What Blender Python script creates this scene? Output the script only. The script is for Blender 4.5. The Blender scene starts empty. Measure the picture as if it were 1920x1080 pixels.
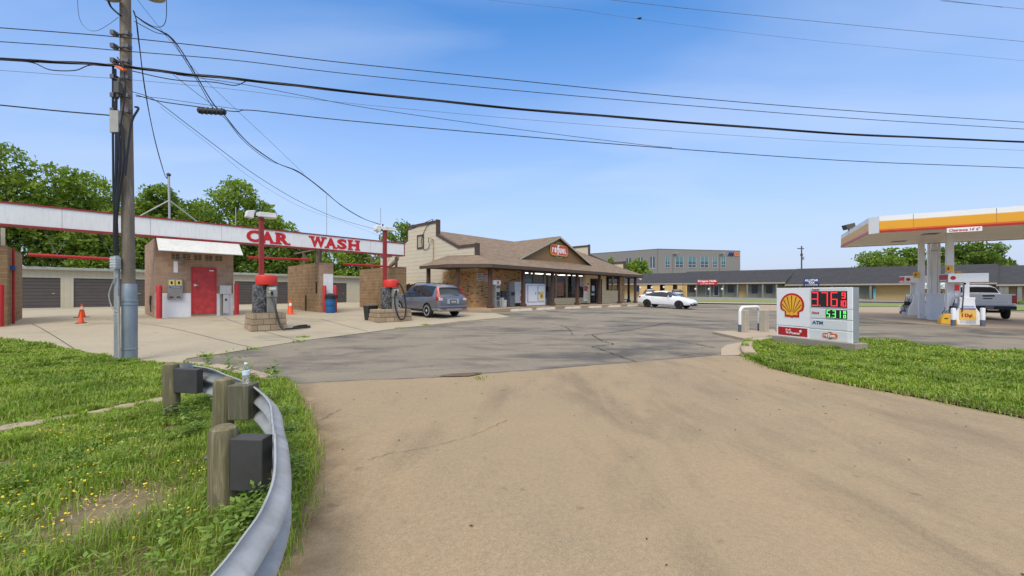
import bpy, bmesh, math, random
import numpy as np
from mathutils import Vector, Matrix
from mathutils.geometry import delaunay_2d_cdt
R = math.radians
rng = np.random.default_rng(7)
random.seed(7)
SC = bpy.context.scene
COL = SC.collection

# ------------------------------------------------------------------ camera, world, sun, exposure
F, CX, HZ, H = 746.0, 960.0, 549.3, 1.55           # focal length and horizon (photo pixels), eye height (m)
cam_d = bpy.data.cameras.new("camera")
cam = bpy.data.objects.new("camera", cam_d); COL.objects.link(cam)
cam.location = (0, 0, H); cam.rotation_euler = (R(90), 0, 0)
cam_d.sensor_width = 36.0; cam_d.lens = 36.0 * F / 1920.0
cam_d.shift_y = (HZ - 540.0) / 1920.0
cam_d.clip_start = 0.05; cam_d.clip_end = 3000
SC.camera = cam
SUN_EL, SUN_AZ = 50.0, 191.0                        # elevation, compass azimuth of the sun (0 = +Y, clockwise)
SKY_STRENGTH, SUN_STRENGTH, SUN_ANGLE, EXPOSURE = 0.15, 1.3, 32.0, 0.95
W = bpy.data.worlds.new("World"); SC.world = W; W.use_nodes = True
nt = W.node_tree; nt.nodes.clear()
def wn(t, **k):
    n = nt.nodes.new(t)
    for a, b in k.items(): setattr(n, a, b)
    return n
sky = wn('ShaderNodeTexSky'); sky.sky_type = 'NISHITA'; sky.sun_disc = False
sky.sun_elevation = R(SUN_EL); sky.sun_rotation = R(SUN_AZ)
sky.air_density = 1.0; sky.dust_density = 0.6; sky.ozone_density = 4.0; sky.altitude = 50
bg = wn('ShaderNodeBackground'); bg.inputs['Strength'].default_value = SKY_STRENGTH
out = wn('ShaderNodeOutputWorld')
tc = wn('ShaderNodeTexCoord'); sep = wn('ShaderNodeSeparateXYZ')
nt.links.new(tc.outputs['Generated'], sep.inputs[0])
addz = wn('ShaderNodeMath', operation='ADD'); addz.inputs[1].default_value = 0.12
nt.links.new(sep.outputs['Z'], addz.inputs[0])
dx = wn('ShaderNodeMath', operation='DIVIDE'); dy = wn('ShaderNodeMath', operation='DIVIDE')
nt.links.new(sep.outputs['X'], dx.inputs[0]); nt.links.new(addz.outputs[0], dx.inputs[1])
nt.links.new(sep.outputs['Y'], dy.inputs[0]); nt.links.new(addz.outputs[0], dy.inputs[1])
cmb = wn('ShaderNodeCombineXYZ'); nt.links.new(dx.outputs[0], cmb.inputs[0]); nt.links.new(dy.outputs[0], cmb.inputs[1])
mp = wn('ShaderNodeMapping'); mp.inputs['Scale'].default_value = (0.55, 1.25, 1); mp.inputs['Rotation'].default_value = (0, 0, R(-12)); mp.inputs['Location'].default_value = (0.35, 0.9, 0)
nt.links.new(cmb.outputs[0], mp.inputs[0])
cn = wn('ShaderNodeTexNoise'); cn.inputs['Scale'].default_value = 1.1; cn.inputs['Detail'].default_value = 5; cn.inputs['Roughness'].default_value = 0.45; cn.inputs['Distortion'].default_value = 0.35
nt.links.new(mp.outputs[0], cn.inputs['Vector'])
cr = wn('ShaderNodeValToRGB'); cr.color_ramp.elements[0].position = 0.47; cr.color_ramp.elements[1].position = 0.80
cr.color_ramp.elements[0].color = (0, 0, 0, 1); cr.color_ramp.elements[1].color = (0.52, 0.52, 0.52, 1)
nt.links.new(cn.outputs['Fac'], cr.inputs[0])
cloudmix = wn('ShaderNodeMix', data_type='RGBA'); cloudmix.inputs['B'].default_value = (2.35, 2.75, 3.55, 1)
low = wn('ShaderNodeMapRange'); low.inputs['From Min'].default_value = 0.06; low.inputs['From Max'].default_value = 0.24; low.interpolation_type = 'SMOOTHSTEP'; nt.links.new(sep.outputs['Z'], low.inputs[0])
fade = wn('ShaderNodeMath', operation='MULTIPLY'); nt.links.new(cr.outputs[0], fade.inputs[0]); nt.links.new(low.outputs[0], fade.inputs[1])
nt.links.new(fade.outputs[0], cloudmix.inputs['Factor'])
# a thin veil of cloud that whitens towards the horizon
veil = wn('ShaderNodeMapRange'); veil.inputs['From Min'].default_value = 0.0; veil.inputs['From Max'].default_value = 0.62
veil.inputs['To Min'].default_value = 1.0; veil.inputs['To Max'].default_value = 0.0; veil.interpolation_type = 'LINEAR'
nt.links.new(sep.outputs['Z'], veil.inputs[0])
veilmix = wn('ShaderNodeMix', data_type='RGBA'); veilmix.inputs['B'].default_value = (1.92, 2.16, 2.86, 1)
hs = wn('ShaderNodeHueSaturation'); hs.inputs['Saturation'].default_value = 1.30; hs.inputs['Value'].default_value = 0.92
nt.links.new(sky.outputs[0], hs.inputs['Color'])
nt.links.new(veil.outputs[0], veilmix.inputs['Factor']); nt.links.new(hs.outputs[0], veilmix.inputs['A'])
nt.links.new(veilmix.outputs['Result'], cloudmix.inputs['A'])
# bright layer added overhead, out of view, to whiten ambient light; thins lower down
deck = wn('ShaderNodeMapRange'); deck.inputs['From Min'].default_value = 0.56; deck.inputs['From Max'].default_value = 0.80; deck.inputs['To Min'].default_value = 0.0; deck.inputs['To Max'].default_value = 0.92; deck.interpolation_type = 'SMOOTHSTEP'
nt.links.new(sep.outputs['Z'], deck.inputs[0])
fillmix = wn('ShaderNodeMix', data_type='RGBA'); fillmix.inputs['B'].default_value = (5.6, 5.4, 5.1, 1)
nt.links.new(deck.outputs[0], fillmix.inputs['Factor']); nt.links.new(cloudmix.outputs['Result'], fillmix.inputs['A'])
nt.links.new(fillmix.outputs['Result'], bg.inputs['Color']); nt.links.new(bg.outputs[0], out.inputs[0])
sun_d = bpy.data.lights.new("sun", 'SUN'); sun_d.energy = SUN_STRENGTH; sun_d.angle = R(SUN_ANGLE); sun_d.color = (1.0, 0.90, 0.72)
sun = bpy.data.objects.new("sun", sun_d); COL.objects.link(sun)
az = R(SUN_AZ); el = R(SUN_EL)
to_sun = Vector((math.sin(az) * math.cos(el), math.cos(az) * math.cos(el), math.sin(el)))
sun.rotation_euler = to_sun.to_track_quat('Z', 'Y').to_euler(); sun.location = to_sun * 60
SC.view_settings.view_transform = 'Standard'; SC.view_settings.look = 'None'
SC.view_settings.exposure = EXPOSURE; SC.view_settings.gamma = 1.0
SC.render.engine = 'CYCLES'
try:
    SC.cycles.max_bounces = 7; SC.cycles.transparent_max_bounces = 8; SC.cycles.use_denoising = True
except Exception: pass

# ------------------------------------------------------------------ terrain
CTRL = np.array([
 (0,1,0),(-3,3,.02),(5,4,0),(-3.9,6.7,0),(5,9.7,.03),(9,7,.04),(0,7.3,0),(15,8,-.02),(15,2,0),(-8.4,8.7,.06),
 (-17.9,14.1,.37),(-15.2,17,.42),(-13.6,18.0,.56),(-10.6,22,.45),(-7.3,25.5,.46),(-31,25,.52),(-12,35,.55),(-20,22,.47),(-12,13.5,.26),
 (-9.1,14.2,.17),(-5.7,17.8,.22),(-4.2,19.9,.3),(-6.5,22,.38),(0,23.2,.44),(5,28.5,.41),(10,34,.35),(11.6,34,.36),(13.5,32.2,.25),
 (21.8,19.2,.03),(24.2,24,.22),(27.5,22.2,.0),(18,30,.13),(8.3,10.4,.1),(8.3,13.7,.1),(2,14,.16),(8,20,.16),(12,13,.05),(17,13,-.02),
 (34,75,.75),(60,62,.3),(30,50,.4),(10,90,.95),(50,40,.2),(80,55,.2),(-60,60,.6),(-30,80,.8),(40,10,-.05),(40,0,0),(-20,3,.1),
 (-40,10,.35),(0,-20,0),(-20,-15,0),(30,-15,0),(90,20,.1),(20,110,1.0)], float)
_C2 = 7.0 ** 2
def _phi(d2): return np.sqrt(d2 + _C2)
_A = _phi(((CTRL[:, None, :2] - CTRL[None, :, :2]) ** 2).sum(-1)) - np.eye(len(CTRL)) * 0.35
_P = np.c_[np.ones(len(CTRL)), CTRL[:, :2]]
_M = np.block([[_A, _P], [_P.T, np.zeros((3, 3))]])
_w = np.linalg.solve(_M, np.r_[CTRL[:, 2], 0, 0, 0])
def gza(xy):
    xy = np.asarray(xy, float).reshape(-1, 2)
    z = _phi(((xy[:, None, :] - CTRL[None, :, :2]) ** 2).sum(-1)) @ _w[:len(CTRL)] + _w[-3] + xy @ _w[-2:]
    r = np.hypot(xy[:, 0] - 10, xy[:, 1] - 35)
    t = np.clip((r - 75) / 90, 0, 1); t = t * t * (3 - 2 * t)
    return np.clip(z, -0.3, 1.3) * (1 - t) + 0.5 * t
def gz(x, y): return float(gza([(x, y)])[0])
def P(px, py, Y): return Vector(((px - CX) / F * Y, Y, H - (py - HZ) / F * Y))
def G(px, py):                                     # where the line of sight through a photo pixel meets the terrain
    Y, z = 10.0, 0.1
    for _ in range(40):
        Yn = (H - z) * F / (py - HZ); Y = 0.5 * Y + 0.5 * Yn
        z = gz((px - CX) / F * Y, Y)
    return Vector(((px - CX) / F * Y, Y, z))
def GX(px, Y):
    x = (px - CX) / F * Y
    return Vector((x, Y, gz(x, Y)))

# ------------------------------------------------------------------ materials
MATS = {}
def newmat(name):
    m = bpy.data.materials.new(name); m.use_nodes = True
    t = m.node_tree; b = t.nodes['Principled BSDF']
    return m, t, b
def N(t, typ, **k):
    n = t.nodes.new(typ)
    for a, b in k.items():
        if a in n.inputs.keys() if hasattr(n.inputs, 'keys') else False: n.inputs[a].default_value = b
        else: setattr(n, a, b)
    return n
def c4(c): return (c[0], c[1], c[2], 1.0)
def sc(c, k): return tuple(min(1.0, x * k) for x in c)
def ramp(t, fac, stops):
    r = t.nodes.new('ShaderNodeValToRGB'); e = r.color_ramp.elements
    while len(e) < len(stops): e.new(0.5)
    for i, (p, c) in enumerate(stops):
        e[i].position = p; e[i].color = c4(c) if len(c) == 3 else c
    t.links.new(fac, r.inputs[0]); return r.outputs[0]
def noise(t, vec, scale, detail=4, rough=.55, dist=0):
    n = t.nodes.new('ShaderNodeTexNoise'); n.inputs['Scale'].default_value = scale; n.inputs['Detail'].default_value = detail
    n.inputs['Roughness'].default_value = rough; n.inputs['Distortion'].default_value = dist
    if vec is not None: t.links.new(vec, n.inputs['Vector'])
    return n.outputs['Fac']
def objco(t): return t.nodes.new('ShaderNodeTexCoord').outputs['Object']
def mapping(t, vec, scale=(1, 1, 1), rot=(0, 0, 0)):
    m = t.nodes.new('ShaderNodeMapping'); m.inputs['Scale'].default_value = scale; m.inputs['Rotation'].default_value = rot
    t.links.new(vec, m.inputs[0]); return m.outputs[0]
def mixc(t, fac, a, b, mode='MIX'):
    m = t.nodes.new('ShaderNodeMix'); m.data_type = 'RGBA'; m.blend_type = mode
    for s, v in (('Factor', fac), ('A', a), ('B', b)):
        if isinstance(v, (int, float)): m.inputs[s].default_value = v
        elif isinstance(v, tuple): m.inputs[s].default_value = c4(v)
        else: t.links.new(v, m.inputs[s])
    return m.outputs['Result']
def mth(t, op, a, b=None, clamp=False):
    m = t.nodes.new('ShaderNodeMath'); m.operation = op; m.use_clamp = clamp
    for i, v in enumerate((a, b)):
        if v is None: continue
        if isinstance(v, (int, float)): m.inputs[i].default_value = v
        else: t.links.new(v, m.inputs[i])
    return m.outputs[0]
def bump(t, b, h, strength=.3, dist=.01):
    n = t.nodes.new('ShaderNodeBump'); n.inputs['Strength'].default_value = strength; n.inputs['Distance'].default_value = dist
    t.links.new(h, n.inputs['Height']); t.links.new(n.outputs[0], b.inputs['Normal'])
def pm(name, col, rough=.55, metal=0.0, var=.12, scale=3.0, bmp=0.0, bscale=40, spec=.4, dirt=0.0, coat=0.0):
    """a plain painted / metal / plastic surface with gentle mottling and optional grime"""
    if name in MATS: return MATS[name]
    m, t, b = newmat(name); o = objco(t)
    n = noise(t, o, scale, 5, .6)
    c = ramp(t, n, [(.25, sc(col, 1 - var)), (.75, sc(col, 1 + var))])
    if dirt:
        d = noise(t, mapping(t, o, (6, 6, .8)), 1.6, 5, .65)
        f = ramp(t, d, [(.5, (0, 0, 0)), (.75, (dirt, dirt, dirt))])
        c = mixc(t, f, c, (.16, .13, .10))
    t.links.new(c, b.inputs['Base Color'])
    r = mth(t, 'MULTIPLY_ADD', noise(t, o, scale * 6, 3), .25); t.nodes[-1].inputs[2].default_value = rough - .12
    t.links.new(r, b.inputs['Roughness'])
    b.inputs['Metallic'].default_value = metal; b.inputs['Specular IOR Level'].default_value = spec
    if coat: b.inputs['Coat Weight'].default_value = coat; b.inputs['Coat Roughness'].default_value = .06
    if bmp: bump(t, b, noise(t, o, bscale, 4), bmp, .01)
    MATS[name] = m; return m
def em(name, col, strength):
    if name in MATS: return MATS[name]
    m, t, b = newmat(name)
    b.inputs['Base Color'].default_value = c4(col); b.inputs['Emission Color'].default_value = c4(col); b.inputs['Emission Strength'].default_value = strength
    MATS[name] = m; return m
def wallvec(t):                                   # (x + y, z): runs along any axis-aligned wall of its object
    s = t.nodes.new('ShaderNodeSeparateXYZ'); t.links.new(objco(t), s.inputs[0])
    c = t.nodes.new('ShaderNodeCombineXYZ')
    t.links.new(mth(t, 'ADD', s.outputs[0], s.outputs[1]), c.inputs[0]); t.links.new(s.outputs[2], c.inputs[1])
    return c.outputs[0], s
def brickmat(name, c1, c2, mortar, bw, bh, ms, var=.5, bmp=.4, rough=.85, vscale=1.0, dark=None):
    m, t, b = newmat(name); v, s = wallvec(t)
    if vscale != 1.0: v = mapping(t, v, (1, vscale, 1))
    br = t.nodes.new('ShaderNodeTexBrick'); t.links.new(v, br.inputs['Vector'])
    br.inputs['Scale'].default_value = 1; br.inputs['Brick Width'].default_value = bw; br.inputs['Row Height'].default_value = bh
    br.inputs['Mortar Size'].default_value = ms; br.inputs['Mortar Smooth'].default_value = .3; br.inputs['Bias'].default_value = 0
    br.inputs['Color1'].default_value = c4(c1); br.inputs['Color2'].default_value = c4(c2); br.inputs['Mortar'].default_value = c4(mortar)
    o = objco(t); n = noise(t, o, 2.2, 5, .65)
    c = mixc(t, ramp(t, n, [(.3, (0, 0, 0)), (.75, (var, var, var))]), br.outputs[0], tuple(x * .55 for x in c2))
    if dark:                                      # some single bricks fired much darker
        cell = t.nodes.new('ShaderNodeTexWhiteNoise'); cell.noise_dimensions = '2D'
        q = t.nodes.new('ShaderNodeVectorMath'); q.operation = 'SNAP'; t.links.new(v, q.inputs[0]); q.inputs[1].default_value = (bw, bh, 1)
        t.links.new(q.outputs[0], cell.inputs[0])
        f = ramp(t, cell.outputs[0], [(dark[1], (0, 0, 0)), (dark[1] + .05, (.85, .85, .85))])
        c = mixc(t, f, c, dark[0])
    t.links.new(c, b.inputs['Base Color']); b.inputs['Roughness'].default_value = rough
    h = mth(t, 'ADD', mth(t, 'MULTIPLY', br.outputs['Fac'], -1.0), mth(t, 'MULTIPLY', noise(t, o, 30, 4), .5))
    bump(t, b, h, bmp, .012)
    MATS[name] = m; return m
def linesmat(name, col, period, axis, darkk=.45, width=.1, rough=.5, var=.1, metal=0.0, bmp=.5):
    """boards, slats or corrugation: a groove every `period` metres along a local axis (0 x+y, 2 z)"""
    m, t, b = newmat(name); v, s = wallvec(t)
    a = s.outputs[2] if axis == 2 else mth(t, 'ADD', s.outputs[0], s.outputs[1])
    fr = mth(t, 'FRACT', mth(t, 'MULTIPLY', a, 1.0 / period))
    g = ramp(t, fr, [(0, (0, 0, 0)), (width * .5, (.1, .1, .1)), (width, (1, 1, 1)), (1, (.9, .9, .9))])
    o = objco(t); n = noise(t, mapping(t, o, (1, 1, 3)), 1.5, 5, .6)
    base = ramp(t, n, [(.25, sc(col, 1 - var)), (.75, sc(col, 1 + var))])
    c = mixc(t, g, sc(col, darkk), base)
    t.links.new(c, b.inputs['Base Color']); b.inputs['Roughness'].default_value = rough; b.inputs['Metallic'].default_value = metal
    bump(t, b, mth(t, 'ADD', g, mth(t, 'MULTIPLY', fr, -.6)), bmp, .02)
    MATS[name] = m; return m
def leafmat(name, cols, trans=.35, rough=.6, patch=0.0):
    m, t, b = newmat(name)
    ge = t.nodes.new('ShaderNodeNewGeometry')
    c = ramp(t, ge.outputs['Random Per Island'], [(i / max(1, len(cols) - 1), k) for i, k in enumerate(cols)])
    if patch:                                     # broad lusher and drier areas
        pn = noise(t, objco(t), .85, 5, .65, .4); c = mixc(t, ramp(t, pn, [(.36, (patch, patch, patch)), (.56, (0, 0, 0))]), c, (.075, .16, .022)); c = mixc(t, ramp(t, noise(t, objco(t), 1.9, 4, .7), [(.58, (0, 0, 0)), (.72, (patch, patch, patch))]), c, (.44, .39, .15))
    tr = t.nodes.new('ShaderNodeBsdfTranslucent'); mx = t.nodes.new('ShaderNodeMixShader'); mx.inputs[0].default_value = trans
    t.links.new(c, b.inputs['Base Color']); b.inputs['Roughness'].default_value = rough; b.inputs['Specular IOR Level'].default_value = .25
    t.links.new(mixc(t, 1.0, c, (1.0, 1.0, .55), 'MULTIPLY'), tr.inputs['Color'])
    t.links.new(b.outputs[0], mx.inputs[1]); t.links.new(tr.outputs[0], mx.inputs[2])
    t.links.new(mx.outputs[0], t.nodes['Material Output'].inputs[0])
    MATS[name] = m; return m
def woodmat(name, c1, c2, scale=1.0, rough=.8, axis='Z'):
    m, t, b = newmat(name); o = objco(t)
    st = {'Z': (9, 9, .7), 'X': (.7, 9, 9)}[axis]
    n = noise(t, mapping(t, o, st), 2.2 * scale, 6, .7, .6); n2 = noise(t, o, 1.6, 3)
    c = ramp(t, n, [(.3, c1), (.52, sc(c1, 1.25)), (.7, c2)])
    c = mixc(t, ramp(t, n2, [(.45, (0, 0, 0)), (.7, (.5, .5, .5))]), c, sc(c1, .6))
    t.links.new(c, b.inputs['Base Color']); b.inputs['Roughness'].default_value = rough
    bump(t, b, n, .5, .01); MATS[name] = m; return m

def pavemat(name, tan, grey, dark, coarse, stretch, rot, darkpos=(.52, .66), speck=.12):
    """worn pavement: two tones, large stretched stains, aggregate speckle"""
    m, t, b = newmat(name); o = objco(t)
    n1 = noise(t, mapping(t, o, (stretch[0], stretch[1], 1), (0, 0, rot)), .45, 6, .62, .5)
    n2 = noise(t, o, .9 * coarse, 6, .68, .3)
    n3 = noise(t, mapping(t, o, (stretch[0] * 1.7, stretch[1] * 1.7, 1), (0, 0, rot)), .8, 5, .6, .8)
    c = mixc(t, ramp(t, n2, [(.3, (0, 0, 0)), (.7, (1, 1, 1))]), tan, grey)
    f = ramp(t, mth(t, 'ADD', mth(t, 'MULTIPLY', n1, .65), mth(t, 'MULTIPLY', n3, .35)), [(darkpos[0], (0, 0, 0)), (darkpos[1], (1, 1, 1))])
    c = mixc(t, f, c, dark)
    sp = noise(t, o, 130, 2, .7); sp2 = noise(t, o, 28, 3, .7)
    c = mixc(t, speck, c, ramp(t, sp, [(.36, (.03, .03, .03)), (.5, (.35, .34, .32)), (.66, (.95, .92, .88))]), 'OVERLAY')
    c = mixc(t, .25, c, ramp(t, sp2, [(.3, (.3, .3, .3)), (.7, (.72, .72, .72))]), 'OVERLAY')
    spot = noise(t, o, 5.0, 2, .4)
    c = mixc(t, ramp(t, spot, [(.70, (0, 0, 0)), (.76, (.45, .45, .45))]), c, sc(dark, .6))
    t.links.new(c, b.inputs['Base Color']); b.inputs['Roughness'].default_value = .88; b.inputs['Specular IOR Level'].default_value = .25
    bump(t, b, mth(t, 'ADD', sp, sp2), .25, .006)
    MATS[name] = m; return m

# ------------------------------------------------------------------ mesh building
class MB:
    def __init__(s): s.v, s.f, s.m = [], [], []
    def add(s, vs, fs, mi=0):
        k = len(s.v); s.v += [tuple(v) for v in vs]; s.f += [tuple(i + k for i in f) for f in fs]; s.m += [mi] * len(fs); return s
    def box(s, x0, x1, y0, y1, z0, z1, mi=0):
        return s.add([(x0, y0, z0), (x1, y0, z0), (x1, y1, z0), (x0, y1, z0), (x0, y0, z1), (x1, y0, z1), (x1, y1, z1), (x0, y1, z1)],
                     [(0, 3, 2, 1), (4, 5, 6, 7), (0, 1, 5, 4), (1, 2, 6, 5), (2, 3, 7, 6), (3, 0, 4, 7)], mi)
    def hexa(s, pts, mi=0):                       # 8 points, bottom four then top four
        return s.add(pts, [(0, 3, 2, 1), (4, 5, 6, 7), (0, 1, 5, 4), (1, 2, 6, 5), (2, 3, 7, 6), (3, 0, 4, 7)], mi)
    def cyl(s, p0, p1, r0, r1=None, n=12, mi=0, caps=True):
        r1 = r0 if r1 is None else r1; p0, p1 = Vector(p0), Vector(p1); d = (p1 - p0).normalized()
        a = d.orthogonal().normalized(); b = d.cross(a); vs = []
        for p, r in ((p0, r0), (p1, r1)):
            for i in range(n):
                t = 2 * math.pi * i / n; vs.append(p + (a * math.cos(t) + b * math.sin(t)) * r)
        fs = [(i, (i + 1) % n, n + (i + 1) % n, n + i) for i in range(n)]
        if caps: fs += [tuple(range(n - 1, -1, -1)), tuple(range(n, 2 * n))]
        return s.add(vs, fs, mi)
    def tube(s, pts, r, n=6, mi=0, closed=False):
        pts = [Vector(p) for p in pts]; m = len(pts); vs = []; up = None
        for i, p in enumerate(pts):
            d = (pts[min(i + 1, m - 1)] - pts[max(i - 1, 0)]).normalized()
            if up is None: up = d.orthogonal().normalized()
            up = (up - d * up.dot(d)).normalized(); b = d.cross(up)
            rr = r[i] if isinstance(r, (list, tuple)) else r
            for k in range(n):
                t = 2 * math.pi * k / n; vs.append(p + (up * math.cos(t) + b * math.sin(t)) * rr)
        fs = [(i * n + k, i * n + (k + 1) % n, (i + 1) * n + (k + 1) % n, (i + 1) * n + k) for i in range(m - 1) for k in range(n)]
        fs += [tuple(range(n - 1, -1, -1)), tuple(range((m - 1) * n, m * n))]
        return s.add(vs, fs, mi)
    def lathe(s, prof, c=(0, 0, 0), n=16, axis='Z', mi=0, arc=1.0):
        vs = []; m = len(prof)
        for r, z in prof:
            for k in range(n):
                t = 2 * math.pi * k / n; x, y = r * math.cos(t), r * math.sin(t)
                p = {'Z': (x, y, z), 'Y': (x, z, y), 'X': (z, x, y)}[axis]
                vs.append((p[0] + c[0], p[1] + c[1], p[2] + c[2]))
        fs = [(i * n + k, i * n + (k + 1) % n, (i + 1) * n + (k + 1) % n, (i + 1) * n + k) for i in range(m - 1) for k in range(n)]
        fs += [tuple(range(n - 1, -1, -1)), tuple(range((m - 1) * n, m * n))]
        return s.add(vs, fs, mi)
    def prism(s, poly, o, ax, ay, dep, mi=0):      # polygon in the plane (o, ax, ay), extruded by the vector dep
        o, ax, ay, dep = Vector(o), Vector(ax), Vector(ay), Vector(dep); n = len(poly)
        a = [o + ax * p[0] + ay * p[1] for p in poly]; b = [p + dep for p in a]
        return s.add(a + b, [tuple(range(n - 1, -1, -1)), tuple(range(n, 2 * n))] + [(i, (i + 1) % n, n + (i + 1) % n, n + i) for i in range(n)], mi)
    def sphere(s, c, r, nu=12, nv=8, sx=1, sy=1, sz=1, mi=0):
        prof = [(max(1e-4, r * math.sin(math.pi * i / nv)), -r * math.cos(math.pi * i / nv)) for i in range(nv + 1)]
        k = len(s.v); s.lathe(prof, (0, 0, 0), nu, mi=mi)
        for i in range(k, len(s.v)):
            v = s.v[i]; s.v[i] = (v[0] * sx + c[0], v[1] * sy + c[1], v[2] * sz + c[2])
        return s
    def build(s, name, mat, parent=None, smooth=False, bevel=0.0, recalc=True):
        me = bpy.data.meshes.new(name); me.from_pydata(s.v, [], s.f)
        for m in (mat if isinstance(mat, (list, tuple)) else [mat]): me.materials.append(m)
        if any(s.m): me.polygons.foreach_set('material_index', s.m)
        if recalc and len(s.f) > 1: bm = bmesh.new(); bm.from_mesh(me); bmesh.ops.recalc_face_normals(bm, faces=bm.faces); bm.to_mesh(me); bm.free()
        ob = bpy.data.objects.new(name, me); COL.objects.link(ob)
        if parent: ob.parent = parent
        if smooth:
            me.polygons.foreach_set('use_smooth', [True] * len(me.polygons))
            try: me.set_sharp_from_angle(angle=R(38))
            except Exception: pass
        if bevel:
            b = ob.modifiers.new('bevel', 'BEVEL'); b.width = bevel; b.segments = 2; b.limit_method = 'ANGLE'; b.angle_limit = R(35)
        me.update(); return ob
def tag(o, label, cat, group=None, kind=None):
    if label: o['label'] = label
    if cat: o['category'] = cat
    if group: o['group'] = group
    if kind: o['kind'] = kind
    return o
def thing(name, label, cat, loc=(0, 0, 0), rz=0.0, group=None):
    o = bpy.data.objects.new(name, None); COL.objects.link(o); o.empty_display_size = .2
    o.location = loc; o.rotation_euler = (0, 0, rz); return tag(o, label, cat, group)
def copytree(o, parent=None):
    c = o.copy(); COL.objects.link(c); c.parent = parent
    for ch in list(o.children): copytree(ch, c)
    return c
def dup(o, loc, rz=None, label=None, scale=None):
    c = copytree(o); c.location = loc
    if rz is not None: c.rotation_euler = (0, 0, rz)
    if label: c['label'] = label
    if scale: c.scale = scale
    return c
def text(body, size, mat, name, parent, o, ax, ay, align='CENTER', extrude=.004, offset=0.0, sx=1.0, fit=None, label=None, shear=0.0):
    """lettering as real geometry, lying in the plane (o; ax along the line, ay up)"""
    cu = bpy.data.curves.new(name, 'FONT'); cu.body = body; cu.size = 1.0; cu.extrude = extrude / size; cu.offset = offset; cu.align_x = align; cu.align_y = 'CENTER'; cu.resolution_u = 3; cu.shear = shear
    t = bpy.data.objects.new(name, cu); COL.objects.link(t)
    dg = bpy.context.evaluated_depsgraph_get(); me = bpy.data.meshes.new_from_object(t.evaluated_get(dg))
    bpy.data.objects.remove(t); bpy.data.curves.remove(cu)
    n = len(me.vertices); co = np.empty(n * 3); me.vertices.foreach_get('co', co); co = co.reshape(-1, 3)
    if fit:                                       # stretch the word into a box fit = (w, h) centred on o
        mn, mx = co[:, :2].min(0), co[:, :2].max(0); co[:, :2] = (co[:, :2] - (mn + mx) / 2) / (mx - mn) * np.array(fit); co[:, 2] *= size
    else: co *= size; co[:, 0] *= sx
    ax, ay = np.array(Vector(ax).normalized()), np.array(Vector(ay).normalized()); az_ = np.cross(ax, ay)
    w = np.array(Vector(o)) + co[:, :1] * ax + co[:, 1:2] * ay + (co[:, 2:3] + extrude) * az_
    me.vertices.foreach_set('co', w.ravel()); me.materials.clear(); me.materials.append(mat); me.update()
    ob = bpy.data.objects.new(name, me); COL.objects.link(ob)
    if parent: ob.parent = parent
    if label: ob['label'] = label
    return ob
def inpoly(pts, poly):
    poly = np.asarray(poly); x, y = pts[:, 0], pts[:, 1]; ins = np.zeros(len(pts), bool); j = len(poly) - 1
    for i in range(len(poly)):
        xi, yi = poly[i]; xj, yj = poly[j]
        c = ((yi > y) != (yj > y)) & (x < (xj - xi) * (y - yi) / (yj - yi + 1e-12) + xi); ins ^= c; j = i
    return ins
def dens(poly, step, closed=True):
    o = []; poly = [tuple(p)[:2] for p in poly]; n = len(poly)
    for i in range(n if closed else n - 1):
        a, b = np.array(poly[i], float), np.array(poly[(i + 1) % n], float); k = max(1, int(np.hypot(*(b - a)) / step))
        for q in range(k): o.append(tuple(a + (b - a) * q / k))
    if not closed: o.append(tuple(poly[-1]))
    return o
def sheet(name, poly, mat, dz, step=1.0, kind='structure', extra=None):
    b = dens([tuple(p[:2]) for p in poly], step); arr = np.array(b)
    mn, mx = arr.min(0), arr.max(0); gx, gy = np.meshgrid(np.arange(mn[0] + step * .5, mx[0], step), np.arange(mn[1] + step * .5, mx[1], step))
    g = np.c_[gx.ravel(), gy.ravel()]
    if extra is not None: g = extra
    g = g[inpoly(g, arr)]
    d = np.full(len(g), 9e9)
    for p in b: d = np.minimum(d, np.hypot(g[:, 0] - p[0], g[:, 1] - p[1]))
    g = g[d > step * .4]
    pts = [Vector(p) for p in b] + [Vector(p) for p in g]; n = len(b)
    vo, eo, fo, *_ = delaunay_2d_cdt(pts, [(i, (i + 1) % n) for i in range(n)], [], 1, 1e-5)
    xy = np.array([(v[0], v[1]) for v in vo]); z = gza(xy) + dz
    mb = MB(); mb.add(np.c_[xy, z].tolist(), fo); o = mb.build(name, mat, smooth=True)
    if o.data.polygons and o.data.polygons[0].normal.z < 0: o.data.flip_normals()
    return tag(o, None, None, None, kind)
def smoothline(pts, n=6):                          # Catmull-Rom through the points
    pts = [Vector(p) for p in pts]; q = [pts[0] * 2 - pts[1]] + pts + [pts[-1] * 2 - pts[-2]]; o = []
    for i in range(1, len(q) - 2):
        a, b, c, d = q[i - 1:i + 3]
        for k in range(n):
            t = k / n; o.append(.5 * ((2 * b) + (c - a) * t + (2 * a - 5 * b + 4 * c - d) * t * t + (3 * b - a - 3 * c + d) * t ** 3))
    o.append(pts[-1]); return o
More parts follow.
